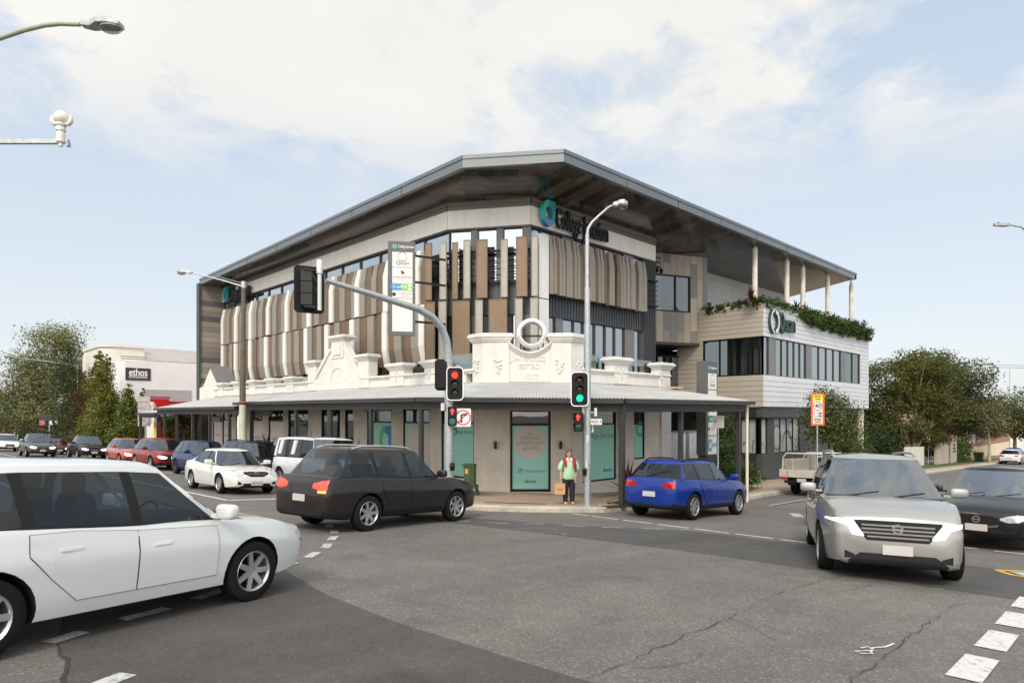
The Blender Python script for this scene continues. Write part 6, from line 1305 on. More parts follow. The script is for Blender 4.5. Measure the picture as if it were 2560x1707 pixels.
# tray back utility parked on the right
TRX, TRY = 29.9, 10.75
tu = thing('parked_ute', 'pale tray back utility parked at the kerb below the school zone sign', 'ute', (TRX, TRY, gz(TRX, TRY, .004)), rot=ground_rot(TRX, TRY, 0))
ALU = mat('cream painted tray', (.52, .48, .41), .45, .2, var=.12); CHK = mat('checker plate aluminium', (.4, .38, .33), .35, .5, var=.45, scale=22, bump=.5, bscale=30)
mb = MB(); mb.box(-2.5, 0, -.92, .92, .82, .9); mb.build('tray', ALU, tu, bevel=.01)
for nm, a in (('tailgate', (-2.54, -2.5, -.93, .93, .8, 1.12)), ('side_board', (-2.5, 0, -.95, -.92, .8, 1.12)), ('side_board', (-2.5, 0, .92, .95, .8, 1.12))): mb = MB(); mb.box(*a); mb.build(nm, ALU, tu, bevel=.008)
mb = MB()
for y in (-.55, .55): mb.box(-2.57, -2.542, y - .02, y + .02, .86, 1.06)
mb.build('latch', STEEL, tu)
for x in (-2.3, -.06):
    mb = MB(); mb.tube([(x, -.88, 1.12), (x, -.86, 1.62), (x, -.72, 1.8), (x, .72, 1.8), (x, .86, 1.62), (x, .88, 1.12)], .035, 10); mb.build('hoop', ALU, tu, smooth=50)
mb = MB(); mb.tube([(-.06, -.82, 1.12), (-1.0, -.88, 1.12)], .03, 8); mb.prism([(-.1, -.84, 1.12), (-.1, -.3, 1.12), (-.1, -.3, 1.72), (-.1, -.68, 1.72)], (.03, 0, 0)); mb.prism([(-.1, .84, 1.12), (-.1, .3, 1.12), (-.1, .3, 1.72), (-.1, .68, 1.72)], (.03, 0, 0)); mb.build('headboard', CHK, tu)
mb = MB()
for k in range(9): mb.box(-.11, -.08, -.3, .15, 1.2 + k * .05, 1.22 + k * .05)
mb.box(-.12, -.09, -.3, .3, 1.66, 1.72); mb.box(-.12, -.09, -.3, .3, 1.12, 1.18); mb.build('rear_mesh', CARBLK, tu)
mb = MB(); mb.box(-2.2, -.4, .5, .9, .9, 1.55); mb.build('toolbox', CHK, tu, bevel=.02)
mb = MB(); prof = [(.05, .5), (.05, 1.1), (.12, 1.1), (.3, 1.68), (1.1, 1.7), (1.75, 1.12), (2.6, 1.02), (2.75, .85), (2.75, .4), (.05, .4)]
for q0, q1 in ((-.88, .88),): mb.prism([(x, q0, z) for x, z in prof], (0, q1 - q0, 0))
mb.build('cab', PW, tu, bevel=.06)
mb = MB(); mb.box(.19, .215, -.6, .6, 1.25, 1.6); mb.build('rear_window', CGLASS, tu)
mb = MB(); mb.box(-2.4, 2.5, -.4, -.3, .5, .8); mb.box(-2.4, 2.5, .3, .4, .5, .8); mb.box(-2.45, -2.35, -.75, .75, .55, .66); mb.build('chassis', CARBLK, tu)
for y in (-.75, .58): mb = MB(); mb.box(-2.56, -2.5, y, y + .24, .69, .78); mb.build('tail_light', TAILL, tu)
mb = MB(); mb.box(-2.57, -2.55, -.2, .17, .62, .76); p_ = mb.build('number_plate', PLATE, tu)
for x in (-1.2, 1.85):
    for sg in (-1, 1): mb = MB(); mb.lathe([(.2, 0), (.34, .0), (.37, .04), (.37, .2), (.34, .24), (.2, .24)], (x, sg * .62, .37), (0, sg, 0), 28, closed=True); wv = mb.build('wheel', TYRE, tu, smooth=50); mb = MB(); mb.lathe([(.001, .14), (.2, .18), (.215, .22)], (x, sg * .62, .37), (0, sg, 0), 24); mb.build('rim', STEEL, wv, smooth=50)
for x in (-1.2,):
    for sg in (-1, 1): mb = MB(); mb.box(x - .45, x + .45, sg * .6, sg * .92, .76, .8); mb.box(x - .47, x - .44, sg * .6, sg * .92, .4, .8); mb.build('mudguard', CARBLK, tu)
mb = MB()
for sg in (-1, 1): mb.blob((1.35, sg * 1.02, 1.2), (.07, .1, .12), 12, 8, sq=.5)
mb.build('wing_mirror', CARBLK, tu)
# ================================================================ plants
rng = np.random.default_rng(11)
def leaf_mesh(name, clumps, n, size, m, parent=None, world=False, twigs=40, spread=.32, droop=.0, aspect=.45, shell=.55, label=None):
    """many small leaf faces gathered round twig ends inside ellipsoid clumps"""
    vol = np.array([c[1][0] * c[1][1] * c[1][2] for c in clumps]) ** .67; vol = vol / vol.sum(); C, D = [], []
    for (c, r), f in zip(clumps, vol):
        k = max(6, int(twigs * len(clumps) * f)); d = rng.normal(size=(k, 3)); d /= np.linalg.norm(d, axis=1)[:, None]; rad_ = shell + (1 - shell) * rng.random(k) ** .7; rad_ *= 1 + .14 * np.clip(rng.normal(size=k), -1.5, 1.3)
        tp = np.array(c) + d * rad_[:, None] * np.array(r); q = max(4, int(n * f / k)); cnt = k * q
        P = np.repeat(tp, q, axis=0) + np.clip(rng.normal(size=(cnt, 3)), -1.7, 1.7) * spread * min(r) * np.array([1, 1, .7]); C.append(P); D.append(np.repeat(d, q, axis=0))
    P = np.concatenate(C); d = np.concatenate(D); k = len(P)
    nrm = d * .6 + rng.normal(size=(k, 3)) * .7 + np.array([0, 0, .45]); nrm /= np.linalg.norm(nrm, axis=1)[:, None]
    t = rng.normal(size=(k, 3)) + np.array([0, 0, -droop]); t -= nrm * (t * nrm).sum(1)[:, None]; t /= np.linalg.norm(t, axis=1)[:, None]; b = np.cross(nrm, t)
    s = size * rng.uniform(.6, 1.35, k)[:, None]; a = t * s; w = b * s * aspect
    vv = np.stack([P - a, P + w - a * .1, P + a, P - w - a * .1], 1).reshape(-1, 3)
    me = bpy.data.meshes.new(name); me.vertices.add(len(vv)); me.vertices.foreach_set('co', vv.ravel()); me.loops.add(4 * k); me.loops.foreach_set('vertex_index', np.arange(4 * k)); me.polygons.add(k); me.polygons.foreach_set('loop_start', np.arange(k) * 4); me.polygons.foreach_set('loop_total', np.full(k, 4))
    ms = m if isinstance(m, (list, tuple)) else [m]
    for x in ms: me.materials.append(x)
    if len(ms) > 1: me.polygons.foreach_set('material_index', rng.integers(0, len(ms), k))
    me.update(calc_edges=True); me.validate()
    o = bpy.data.objects.new(name, me); COL.objects.link(o)
    if parent is not None:
        if world: me.transform(rootm(parent).inverted())
        o.parent = parent
    return o
BARK = mat('grey brown bark', (.15, .115, .08), .9, var=.4, scale=5, bump=.6); BARKL = mat('pale bark', (.36, .28, .19), .85, var=.3, scale=5, bump=.5)
def tree(name, label, X, Y, clumps, n, size, m, trunk_r=.16, bark=BARK, limbs=True, group=None, cat='tree', fork=None, up=.15, twigs=40, spread=.32, lean=(0, 0), **k):
    z0 = gz(X, Y, up) - .05; t = thing(name, label, cat, (X, Y, z0), group=group)
    mb = MB(); zc = min(c[0][2] - c[1][2] * .4 for c in clumps); fk = fork or max(.8, zc * .8); tp = V((lean[0], lean[1], fk)); mb.tube([(0, 0, 0), (lean[0] * .4, lean[1] * .4, fk * .5), tp], [trunk_r, trunk_r * .85, trunk_r * .7], 9)
    if limbs:
        for c, r in clumps:
            c = V(c); mid = tp.lerp(c, .55) + V((random.uniform(-.2, .2), random.uniform(-.2, .2), -.1)) * r[0] * .4; mb.tube([tp - V((0, 0, .1)), mid, c + V((0, 0, r[2] * .3))], [trunk_r * .55, trunk_r * .34, trunk_r * .12], 7)
            for q in range(4):
                a = random.uniform(0, 6.28); e = c + V((math.cos(a) * r[0] * .75, math.sin(a) * r[1] * .75, random.uniform(-.1, .6) * r[2])); mb.tube([mid, mid.lerp(e, .6) + V((0, 0, .15 * r[2])), e], [trunk_r * .26, trunk_r * .16, trunk_r * .05], 5)
    mb.build('trunk', bark, t, smooth=60); leaf_mesh('crown', clumps, n, size, m, t, twigs=twigs, spread=spread, **k); return t
L_OLV = leafmat('olive gum leaves', (.13, .135, .05), (.29, .28, .13), .5); L_DK = leafmat('dark green leaves', (.016, .03, .008), (.05, .075, .018), .7); L_YG = leafmat('yellow green leaves', (.09, .105, .012), (.21, .22, .03), .8); L_BR = leafmat('rusty leaves', (.06, .03, .012), (.13, .07, .025), .8)
L_GR = leafmat('fresh green leaves', (.03, .055, .012), (.09, .13, .03), 1.5); L_MIX = leafmat('olive yellow leaves', (.042, .046, .007), (.14, .125, .018), .5); L_BRN = leafmat('brown grey leaves', (.045, .035, .018), (.10, .08, .04), .6); L_CORD = leafmat('cordyline leaves', (.035, .008, .010), (.12, .03, .028), 2.5, .15); L_PINK = leafmat('bronze leaves', (.10, .045, .03), (.2, .12, .05), 2)
def blobs(R, H0, H1, k, wob=.45, seed=1):
    r_ = random.Random(seed); out = []
    for i in range(k): a = 2.4 * i; f = i / max(1, k - 1); z = H0 + (H1 - H0) * f; rr = R * math.sin(PI * (.18 + .7 * f)); out.append(((math.cos(a) * rr * wob * 1.3, math.sin(a) * rr * wob * 1.3, z), (rr * r_.uniform(.5, .75), rr * r_.uniform(.5, .75), (H1 - H0) / k * r_.uniform(1.0, 1.5))))
    return out
TG = 'street trees along the left street'
tree('gum_tree', 'tall olive gum tree standing above all others on the left street', 15.6, 97, [((0, 0, 12.8), (3.4, 3.4, 2.8)), ((-2.2, 1, 9.8), (3.0, 3, 2.3)), ((2.6, -1, 9.4), (3.2, 3, 2.6)), ((0, 0, 8), (3.8, 3.6, 2.4)), ((-3.6, 1.5, 6.4), (2.8, 2.6, 2.2)), ((2.8, -1.5, 5.8), (3, 2.8, 2)), ((-1.0, -1, 4.4), (3.6, 3, 1.7)), ((-4.2, 2, 3.2), (2.2, 2.2, 1.6))], 34000, .15, [L_OLV, L_OLV, L_OLV, L_OLV, L_GR], .35, BARK, group=TG, twigs=70, spread=.3, shell=.35)
def cypress(label, X, Y, h, r, m, n, seed, name='columnar_tree', size=.1):
    n = int(n * 2.1)
    r_ = random.Random(seed); cl = []
    k = 7
    for i in range(k):
        f = i / (k - 1); z = .9 + (h - 1.2) * (f + .06); rr = r * (1.05 - .86 * f ** 1.25) * r_.uniform(.85, 1.15); cl.append(((r_.uniform(-.25, .25) * r, r_.uniform(-.25, .25) * r, z), (rr, rr, h / k * .95)))
    return tree(name, label, X, Y, cl, n, size, m, .11, BARKL if r_.random() < .4 else BARK, limbs=False, group=TG, fork=h * .7, twigs=60, spread=.34, shell=.3)
cypress('dark green dense tree in front of the tall gum', 14.2, 79, 9.6, 2.3, [L_DK], 6500, 1)
cypress('rusty brown leaved tree between the dark and the yellow green trees', 13.9, 72.5, 7.2, 1.5, [L_BR, L_BR, L_DK], 4800, 2)
cypress('dark olive tree with rusty patches, nearer than the rusty brown tree', 13.9, 68.0, 8.0, 1.5, [L_DK, L_BR, L_YG], 5000, 3)
cypress('yellow green tree with the tallest narrow top, left of the charcoal wall sign', 13.6, 64.0, 8.2, 1.45, [L_YG], 5200, 4)
cypress('yellow green tree just under the charcoal wall sign', 13.1, 60.6, 7.5, 1.15, [L_YG, L_YG, L_GR], 5200, 5)
cypress('small rounded yellow green tree nearest the grey louvre sign', 13.9, 56.2, 5.3, 1.25, [L_YG, L_GR], 4200, 6)
cypress('slim dark green tree peeping up behind the yellow green trees', 15.6, 59.5, 5.2, .8, [L_DK, L_GR], 3000, 7)
cypress('slim dark tree in front of the white tower', 15.2, 70.5, 8.6, .8, [L_DK], 2800, 8)
for i, (X, Y, h, r) in enumerate(((13.6, 130, 8, 3.6), (11.6, 138, 9.5, 4), (16.5, 120, 8.5, 3.6))):
    cypress(('dark tree at the far left behind the small white wagon', 'dark tree at the far left end of the street', 'dark tree at the far left beside the gum tree')[i], X, Y, h, r, [L_DK], 3500, 20 + i, 'street_tree', .2)
leaf_mesh('treeline', [((X, 190 + rng.uniform(-12, 12), 1.5 + rng.uniform(-1, 2)), (9, 6, 5)) for X in range(-60, 90, 9)] + [((190, Y, -1), (6, 9, 6)) for Y in range(-60, 90, 10)] + [((150 - i * 1.2, 60 + i * 10, 1), (8, 8, 6)) for i in range(10)], 16000, .55, [L_DK, L_GR], spread=.22); tag(bpy.data.objects['treeline'], 'distant belt of dark trees closing both streets', 'trees', kind='stuff')
RG_ = 'street trees along the right street'
tree('street_tree', 'small round dense tree in front of the clinic behind the parked ute', 36.4, 12.75, [((0, 0, 3.7), (1.25, 1.25, 1.0)), ((-.5, .2, 2.9), (1.1, 1.1, .9)), ((.6, -.2, 2.8), (1.15, 1.1, .9)), ((0, .2, 4.3), (.8, .8, .7))], 13000, .065, [L_DK, L_GR, L_OLV], .13, group=RG_, twigs=70, shell=.4)
tree('shrub', 'low yellowish shrub under the far end of the clinic', 40.5, 13.0, [((0, 0, 1.8), (1.2, 1, .8)), ((.7, 0, 1.3), (.9, .9, .7)), ((-.7, 0, 1.2), (.8, .8, .6))], 2800, .09, [L_MIX, L_GR], .06, group=RG_)
tree('broad_tree', 'spreading yellow olive tree with pale forked limbs beside the clinic', 66, 16.2, [((-2.6, 1.5, 7.6), (2.3, 2.3, 1.6)), ((.4, -.4, 8.7), (2.6, 2.5, 1.5)), ((3.0, -1.4, 7.6), (2.5, 2.3, 1.5)), ((-3.0, 2, 5.0), (2.2, 2.2, 1.5)), ((.4, 0, 5.8), (3, 2.6, 1.6)), ((2.6, -1.5, 5.0), (2.4, 2.3, 1.4)), ((-1.4, .6, 3.2), (2.4, 2.2, 1.1)), ((-3.6, 2.4, 3.0), (1.8, 1.8, 1.1)), ((1.6, -.6, 2.5), (2.4, 2.0, 1.0)), ((-2.4, 1.6, 1.7), (1.6, 1.4, .9))], 34000, .12, [L_MIX, L_MIX, L_GR], .26, BARKL, group=RG_, twigs=60, spread=.27, shell=.4)
tree('broad_tree', 'large dark rounded tree behind the yellow olive tree', 79, 16.5, [((-1.5, 1, 9.6), (3.2, 3, 1.9)), ((2.2, -1, 8.6), (3, 3, 1.9)), ((-2.8, 1.5, 7.0), (3, 3, 1.9)), ((.5, 0, 6.4), (3.4, 3, 2)), ((3.6, -2, 6.0), (2.8, 2.6, 1.8)), ((0, 0, 4.2), (3.4, 3, 1.4)), ((3.8, -2, 3.8), (2.4, 2.2, 1.3))], 32000, .13, [L_DK, L_BRN, L_GR], .32, BARK, group=RG_, twigs=60, spread=.28, shell=.35)
for i, (X, Y) in enumerate(((60, 17.5), (66, 18.2), (72, 18.6), (78, 18.8), (84, 19))):
    tree('shrub', ('dark shrub deep in the shade behind the clinic end', 'dark shrub behind the paling fence, left part', 'dark shrub behind the paling fence, right part', 'dark shrub behind the entry wall', 'dark shrub between the hedge and the brick house')[i], X, Y, [((-1.6, 0, 1.5), (1.9, 1.4, 1.3)), ((1.6, 0, 1.7), (1.9, 1.4, 1.4)), ((0, 0, 2.6), (1.8, 1.3, 1.0))], 5000, .13, [L_DK], .08, group='dark understorey shrubs', limbs=False, cat='shrub', shell=.4)
tree('broad_tree', 'dark tree filling the gap behind the clinic end', 62, 22, [((0, 0, 7), (3, 3, 2.2)), ((1.5, -1.5, 4.6), (3, 3, 1.8)), ((-1.5, 1, 4.2), (3, 3, 1.8)), ((0, 0, 2.4), (3, 3, 1.3))], 18000, .13, [L_DK, L_GR], .28, group=RG_, shell=.35)
tree('wispy_tree', 'thin brownish street tree with a bare trunk near the wheelie bin', 78.5, 12.6, [((0, 0, 4.2), (1.7, 1.7, 1.5)), ((.6, 0, 3.3), (1.3, 1.3, .9)), ((-.6, .2, 5.2), (1.2, 1.2, 1.1))], 4200, .10, [L_BRN, L_OLV], .16, BARKL, group=RG_, spread=.3)
tree('street_tree', 'fresh green tree at the far right edge behind the white hatchback', 100, 13.5, [((0, 0, 6), (3, 3, 2.2)), ((1, -1.4, 4), (2.6, 2.6, 1.6)), ((-1.6, 1, 4.2), (2.4, 2.4, 1.5))], 7000, .17, [L_GR, L_MIX], .24, group=RG_)
# shrubs by the side gate
tree('shrub', 'dark leafy shrub behind the cream downpipe', 27.6, 14.3, [((0, 0, 2.0), (.6, .6, .8)), ((.2, 0, 2.8), (.45, .45, .6)), ((0, 0, 1.2), (.6, .6, .7))], 3000, .075, [L_DK, L_GR], .06, cat='shrub')
tree('shrub', 'low spiky green planting at the foot of the dark leafy shrub', 26.6, 13.0, [((0, 0, .75), (.75, .6, .5)), ((.9, .2, .7), (.7, .6, .45))], 1800, .13, [L_GR], .04, cat='shrub', limbs=False, aspect=.2)
tree('shrub', 'bronze and yellow shrub in front of the red wall', 14.9, 47.6, [((0, 0, 2.2), (.7, .9, .8)), ((.1, .5, 3.0), (.5, .6, .5)), ((0, -.3, 1.3), (.7, .9, .6))], 2400, .10, [L_MIX, L_PINK], .06, cat='shrub')
tree('shrub', 'dark green shrub beside the white arch', 15.2, 51.5, [((0, 0, 1.8), (.7, .9, 1.0)), ((0, .2, 2.8), (.4, .6, .5))], 2200, .10, [L_DK, L_GR], .06, cat='shrub')
def cordyline(label, X, Y, h, r, n=34, up=.15, pot=False, zb=None, group=None, mt=None):
    z0 = gz(X, Y, up) if zb is None else zb; t = thing('cordyline', label, 'plant', (X, Y, z0), group=group); mb = MB(); r_ = random.Random(int(X * 100))
    if pot: p = MB(); p.lathe([(.22, 0), (.3, .05), (.34, .5), (.3, .52), (.001, .5)], n=20); p.build('pot', DKGREY, t, smooth=40)
    mb2 = MB(); mb2.tube([(0, 0, .0), (.02, 0, h * .45)], .03, 6); mb2.build('stem', BARK, t)
    for i in range(n):
        a = 2.4 * i + r_.uniform(-.3, .3); el = rad(lerp(82, 5, (i / n) ** .8)) ; ln = r * r_.uniform(.75, 1.15); w = .055 * r_.uniform(.8, 1.2); z = h * .45 * (1 - .75 * i / n); p = V((0, 0, z)); d = V((math.cos(a) * math.cos(el), math.sin(a) * math.cos(el), math.sin(el))); s = V((-math.sin(a), math.cos(a), 0)); pts = []
        for k in range(5):
            f = k / 4; q = p + d * ln * f - V((0, 0, .28 * ln * f * f * math.cos(el) + .0)); ww = w * (.5 + 1.6 * f) if f < .4 else w * 1.15 * (1 - f) ** .7 * 1.25; pts.append((q - s * ww, q + s * ww))
        for k in range(4): mb.add([pts[k][0], pts[k][1], pts[k + 1][1], pts[k + 1][0]], [(0, 1, 2, 3)])
    mb.build('leaves', mt or L_CORD, t); return t
cordyline('dark red spiky plant beside the awning post right of the waiting person', 16.6, 11.85, 1.3, .95, 36)
CG = 'dark red spiky plants along the shopfront'
for px, h, r, lab in ((670, 2.5, 1.2, 'dark red spiky plant next to the old lamp pole'), (772, 2.4, 1.15, 'dark red spiky plant right above the boxy white four wheel drive'), (892, 1.9, 1.05, 'dark red spiky plant before the teal logo window')):
    cordyline(lab, 14.3, onX(px, 14.3), h, r, 46, pot=True, group=CG)
gb = MB()
for i in range(240): a = random.uniform(0, 6.28); rr = random.random() ** .5; X, Y = 17.1 + math.cos(a) * 1.3 * rr, 11.95 + math.sin(a) * .35 * rr; z = gz(X, Y, .15); s = random.uniform(.04, .1); d = V((random.uniform(-1, 1), random.uniform(-1, 1), 1)).normalized() * s; gb.add([(X - s * .4, Y, z), (X + s * .4, Y, z), (X + d.x, Y + d.y, z + d.z)], [(0, 1, 2)])
tag(gb.build('garden_bed', leafmat('bark mulch and ground cover', (.10, .045, .02), (.22, .14, .05), 8)), 'mulch and low ground cover round the corner plant', 'garden bed', kind='stuff')
# trailing planting on the clinic terrace
cl = []
for i in range(30):
    s = .2 + i * .56
    if s < QF.L - .1: c = QF.P(s, .05 if s > 5 else -.3, 8.85 - (.14 if s > 5 else .04) * (i % 3)); cl.append(((c.x, c.y, c.z), (.45, .42, .34 + .1 * (i % 2)))); 
    if 5.2 < s < QF.L - .1: c = QF.P(s, .2, 8.66 - .09 * ((i * 7) % 3) - min(.16, (s - 4.6) * .04)); cl.append(((c.x, c.y, c.z), (.36, .2, .32)))
for i in range(7): c = QL.P(QL.L - .25 - i * .5, -.1, 8.92 - .02 * i); cl.append(((c.x, c.y, c.z), (.3, .4, .24)))
tp = thing('planter_shrubs', 'dense green trailing plants spilling over the clinic terrace edge', 'plants', QF.P(5, 0, 8.5)); leaf_mesh('foliage', cl, 15000, .11, [L_GR, L_DK, L_GR], tp, True, twigs=26, spread=.3, droop=1.0, aspect=.3, shell=.7)
for px, lab in ((1878, 'dark red tuft above the corner of the clinic sign'), (1990, 'dark red tuft between the second and third terrace columns'), (2012, 'dark red tuft against the third terrace column'), (2140, 'dark red tuft at the far end of the terrace')):
    cordyline(lab, onY(px, 15.6), 15.6, 1.0, .62, 30, zb=8.72, group='dark red tufts on the terrace')
for px in (2085, 2130):
    cordyline('green tuft standing above the trailing terrace plants' + (' near its middle' if px == 2085 else ' near its end'), onY(px, 15.5), 15.5, .7, .6, 26, zb=8.7, mt=L_GR)
# ================================================================ neighbours on the left
WB = WP((16.0, 70), (34, 70)); wb = thing('white_building', 'big white building with a curved tower and a charcoal wall sign behind the trees', 'building', (24, 72, gz(24, 70)))
WRD = mat('white render', (.70, .71, .71), .7, var=.05, scale=.6)
s0 = WB.s_at(313)
mb = MB(); mb.box(16.0 + s0, 34, 70, 84, -4, 8.05); mb.build('wall', WRD, wb, world=True)
mb = MB(); pts = [(15.6 + 1.5 - 1.5 * math.cos(a), 73.6 + 1.5 - 1.5 * math.sin(a)) for a in [PI / 2 * i / 8 for i in range(9)]] + [(19.4, 73.6), (19.4, 82), (15.6, 82)]
def slabp(z0, z1, k=0): mb.prism([(x - k * (1 if x < 17 else -.2), y - (k if y < 76 else 0), z0) for x, y in pts], (0, 0, z1 - z0))
slabp(-4, 9.2); slabp(9.2, 9.6, -.12); slabp(9.6, 9.85, .02)
for k in range(3): mb.box(17.2, 19.46, 73.42, 73.6, 8.3 + k * .22, 8.42 + k * .22)
mb.build('tower', mat('cream render', (.62, .585, .52), .7, var=.08, scale=.6), wb, world=True)
mb = MB(); mb.prism([(19.45, 70.2, 8.05), (19.45, 70.2, 8.15), (19.45, 78, 10.1), (19.45, 83, 8.05)], (14.5, 0, 0)); mb.build('roof', brickmat('pinkish solar roof', (.36, .30, .28), (.33, .275, .26), (.5, .46, .44), 'XY', 1.7, 1.0, .03, .4, .1, 0, .05), wb, world=True)
sa, sb = WB.s_at(313.5), WB.s_at(376); z0, z1 = WB.s_at(345, 0, 950)[1], WB.s_at(345, 0, 920)[1]
mb = MB(); WB.slab(mb, sa, sb, z0, z1, .01, .08); ws = mb.build('wall_sign', mat('charcoal sign panel', (.035, .036, .042), .5), wb, world=True)
wtext('ethos', ws, WB, (sa + sb) / 2, z0 + (z1 - z0) * .62, .085, .95, TXTWHT, width=(sb - sa) * .74, bold=.012); wtext('orthodontics', ws, WB, (sa + sb) / 2, z0 + (z1 - z0) * .27, .085, .42, TXTWHT, width=(sb - sa) * .74)
mb = MB(); WB.slab(mb, WB.s_at(357), WB.s_at(478), WB.s_at(400, 0, 1010)[1], WB.s_at(400, 0, 974)[1], .01, .05); mb.build('grey_panel', mat('grey painted panel', (.36, .36, .36), .6), wb, world=True)
RW2 = WP((15.6, 58), (24, 58)); rb = thing('red_shop', 'bright red low shop between the white arch and the office block', 'building', (18, 59, gz(18, 58, .15)))
REDM = mat('bright red wall', (.50, .006, .008), .5, var=.06)
mb = MB(); mb.box(15.6, 24, 58, 66, -3, 2.4); mb.build('wall', REDM, rb, world=True)
mb = MB(); mb.box(15.55, 24, 57.9, 66, 2.7, 3.75); mb.box(15.5, 24.05, 57.85, 66, 3.75, 3.95, 1); mb.build('fascia', [SIGNW, REDM], rb, world=True)
mb = MB(); mb.box(15.5, 17.0, 57.6, 57.89, 3.0, 4.15); mb.box(15.45, 17.05, 57.55, 57.9, 4.2, 4.32); mb.build('fascia_sign', REDM, rb, world=True)
mb = MB(); mb.box(15.4, 24, 57.7, 66, 2.4, 2.7); mb.build('lintel', BLACK, rb, world=True)
mb = MB(); mb.box(17.5, 18.0, 57.8, 58, .9, 1.5); mb.box(16.9, 17.5, 57.9, 58, 1.4, 1.46); mb.build('wall_lamp', MIDGREY, rb, world=True)
aa = thing('arch_post', 'white arch topped ornamental post with a louvred face', 'post', (15.0, 55, gz(15, 55, .15)))
mb = MB(); n = 14; fr = frame(V((0, 0, 0)), TOCAM); R_s, U_s, N_s = fr; c = V((14.6, 54, gz(14.6, 54, .15)))
ht = 3.3; w_ = .3
out = [(-w_, 0), (w_, 0)] + [(w_ * math.cos(a), ht + 1.1 * math.sin(a) * .9) for a in [PI * i / n for i in range(n + 1)]]
inn = [(-w_ * .45, 2.6), (w_ * .45, 2.6)] + [(w_ * .5 * math.cos(a), ht + .75 * math.sin(a)) for a in [PI * i / n for i in range(n + 1)]]
mb.prism([c + R_s * a + U_s * b for a, b in out], N_s * -.4); mb.build('body', WHITE, aa, world=True)
mb = MB()
for k in range(9): z = 2.7 + k * .16; mb.obox(c - R_s * .14 + U_s * z + N_s * .002, R_s * .28, N_s * .03, U_s * .09)
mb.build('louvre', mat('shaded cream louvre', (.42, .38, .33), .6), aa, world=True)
ls = thing('louvre_sign', 'grey louvred sign board on a single steel pole above the red cars', 'sign', (13.4, 49, gz(13.4, 49, .15))); c = atd(361, 1028, 46); fr = frame(c, TOCAM); R_s, U_s, N_s = fr
mb = MB()
for k in range(5): mb.obox(c - R_s * .43 + U_s * (-1.05 + k * .43), R_s * .86, N_s * .08, U_s * .40)
mb.build('board', mat('grey louvre board', (.33, .31, .31), .5), ls, world=True); mb = MB(); b_ = c + R_s * .05; mb.tube([V((b_.x, b_.y, gz(b_.x, b_.y))) - N_s * .1, b_ + U_s * 1.15 - N_s * .02], .06, 8); mb.build('pole', STEEL, ls, world=True)
yb = thing('banner_sign', 'yellow upright banner sign on the far footpath', 'sign', (14.2, 47.5, gz(14.2, 47.5, .15))); c = atd(391, 1078, 45); fr = frame(c, TOCAM); R_s, U_s, N_s = fr
mb = MB(); mb.prism([c + R_s * a + U_s * b for a, b in ((-.17, -.75), (.17, -.75), (.17, .6), (-.05, .45), (-.17, .7))], N_s * .03); mb.build('panel', mat('yellow banner', (.72, .48, .01), .5), yb, world=True); mb = MB(); mb.obox(c - R_s * .16 + U_s * .25 + N_s * .031, R_s * .18, N_s * .004, U_s * .3); mb.obox(c - R_s * .2 - U_s * .85, R_s * .4, N_s * .06, U_s * .1); mb.build('motif', mat('orange motif', (.7, .2, .08), .5), yb, world=True)
na = thing('neighbour_awning', 'small lower grey awning on posts adjoining the far end of the corner shop awning', 'awning', (13.4, 48.5, gz(13.4, 48, .15)))
mb = MB(); corr(mb, (15.6, 50.5, 3.5), (15.6, 46.0, 3.5), (12.85, 50.5, 3.0), (12.85, 46.0, 3.0)); mb.build('awning_roof', CORR, na, world=True); mb = MB(); gutter(mb, (12.85, 50.5, 3.0), (12.85, 46.0, 3.0), beam=.2); mb.build('gutter', DKGREY, na, world=True)
for y in (46.3, 50.2): mb = MB(); mb.box(12.9, 13.05, y - .07, y + .07, gz(13, y, .1), 2.7); mb.build('post', DKGREY, na, world=True)
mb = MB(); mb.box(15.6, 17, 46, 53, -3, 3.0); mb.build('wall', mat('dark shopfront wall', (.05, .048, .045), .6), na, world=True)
# distant left signals and lamps
def far_signal(label, px, py0, py1, d):
    b = atd(px, 1135, d); b.z = gz(b.x, b.y, .1); t = thing('traffic_signal', label, 'traffic signal', b); mb = MB(); tp_ = atd(px, py0 - 22, d); mb.tube([b, tp_], .07, 8); mb.build('pole', STEEL, t, world=True); c = atd(px, (py0 + py1) / 2, d - .2); signal(t, c, TOCAM, 'g', .5, 1.0); return t
far_signal('small green traffic signal far down the left street', 44, 1058, 1076, 92)
b = atd(36, 1135, 90); b.z = gz(b.x, b.y); t = thing('traffic_signal', 'green traffic signal on a curved arm at the far left edge', 'traffic signal', b); mb = MB(); mb.tube([b, atd(37, 1050, 90), atd(34, 1036, 90), atd(22, 1031, 90), atd(4, 1028, 90)], [.1, .09, .08, .07, .06], 8); mb.build('pole', STEEL, t, world=True); signal(t, atd(0, 1023, 89.8), TOCAM, 'g', .55, 1.15)
t = thing('street_lamp', 'far street lamp head against the gum tree', 'street lamp', (15.5, 84, gz(15.5, 84, .1))); mb = MB(); z_ = 8.3; mb.tube([(15.5, 84, gz(15.5, 84)), (15.5, 84, z_ - .3), (14.9, 84, z_), (10.0, 84, z_ + .5)], .05, 8); mb.build('pole', STEEL, t, world=True); luminaire(t, V((10.0, 84, z_ + .5)), V((-1, 0, .1)), .8, .3)
t = thing('billboard', 'small dark and red roadside panel in front of the gum tree', 'sign', (13.5, 84, gz(13.5, 84, .1))); c = atd(122, 1048, 70); fr = frame(c, TOCAM); R_s, U_s, N_s = fr
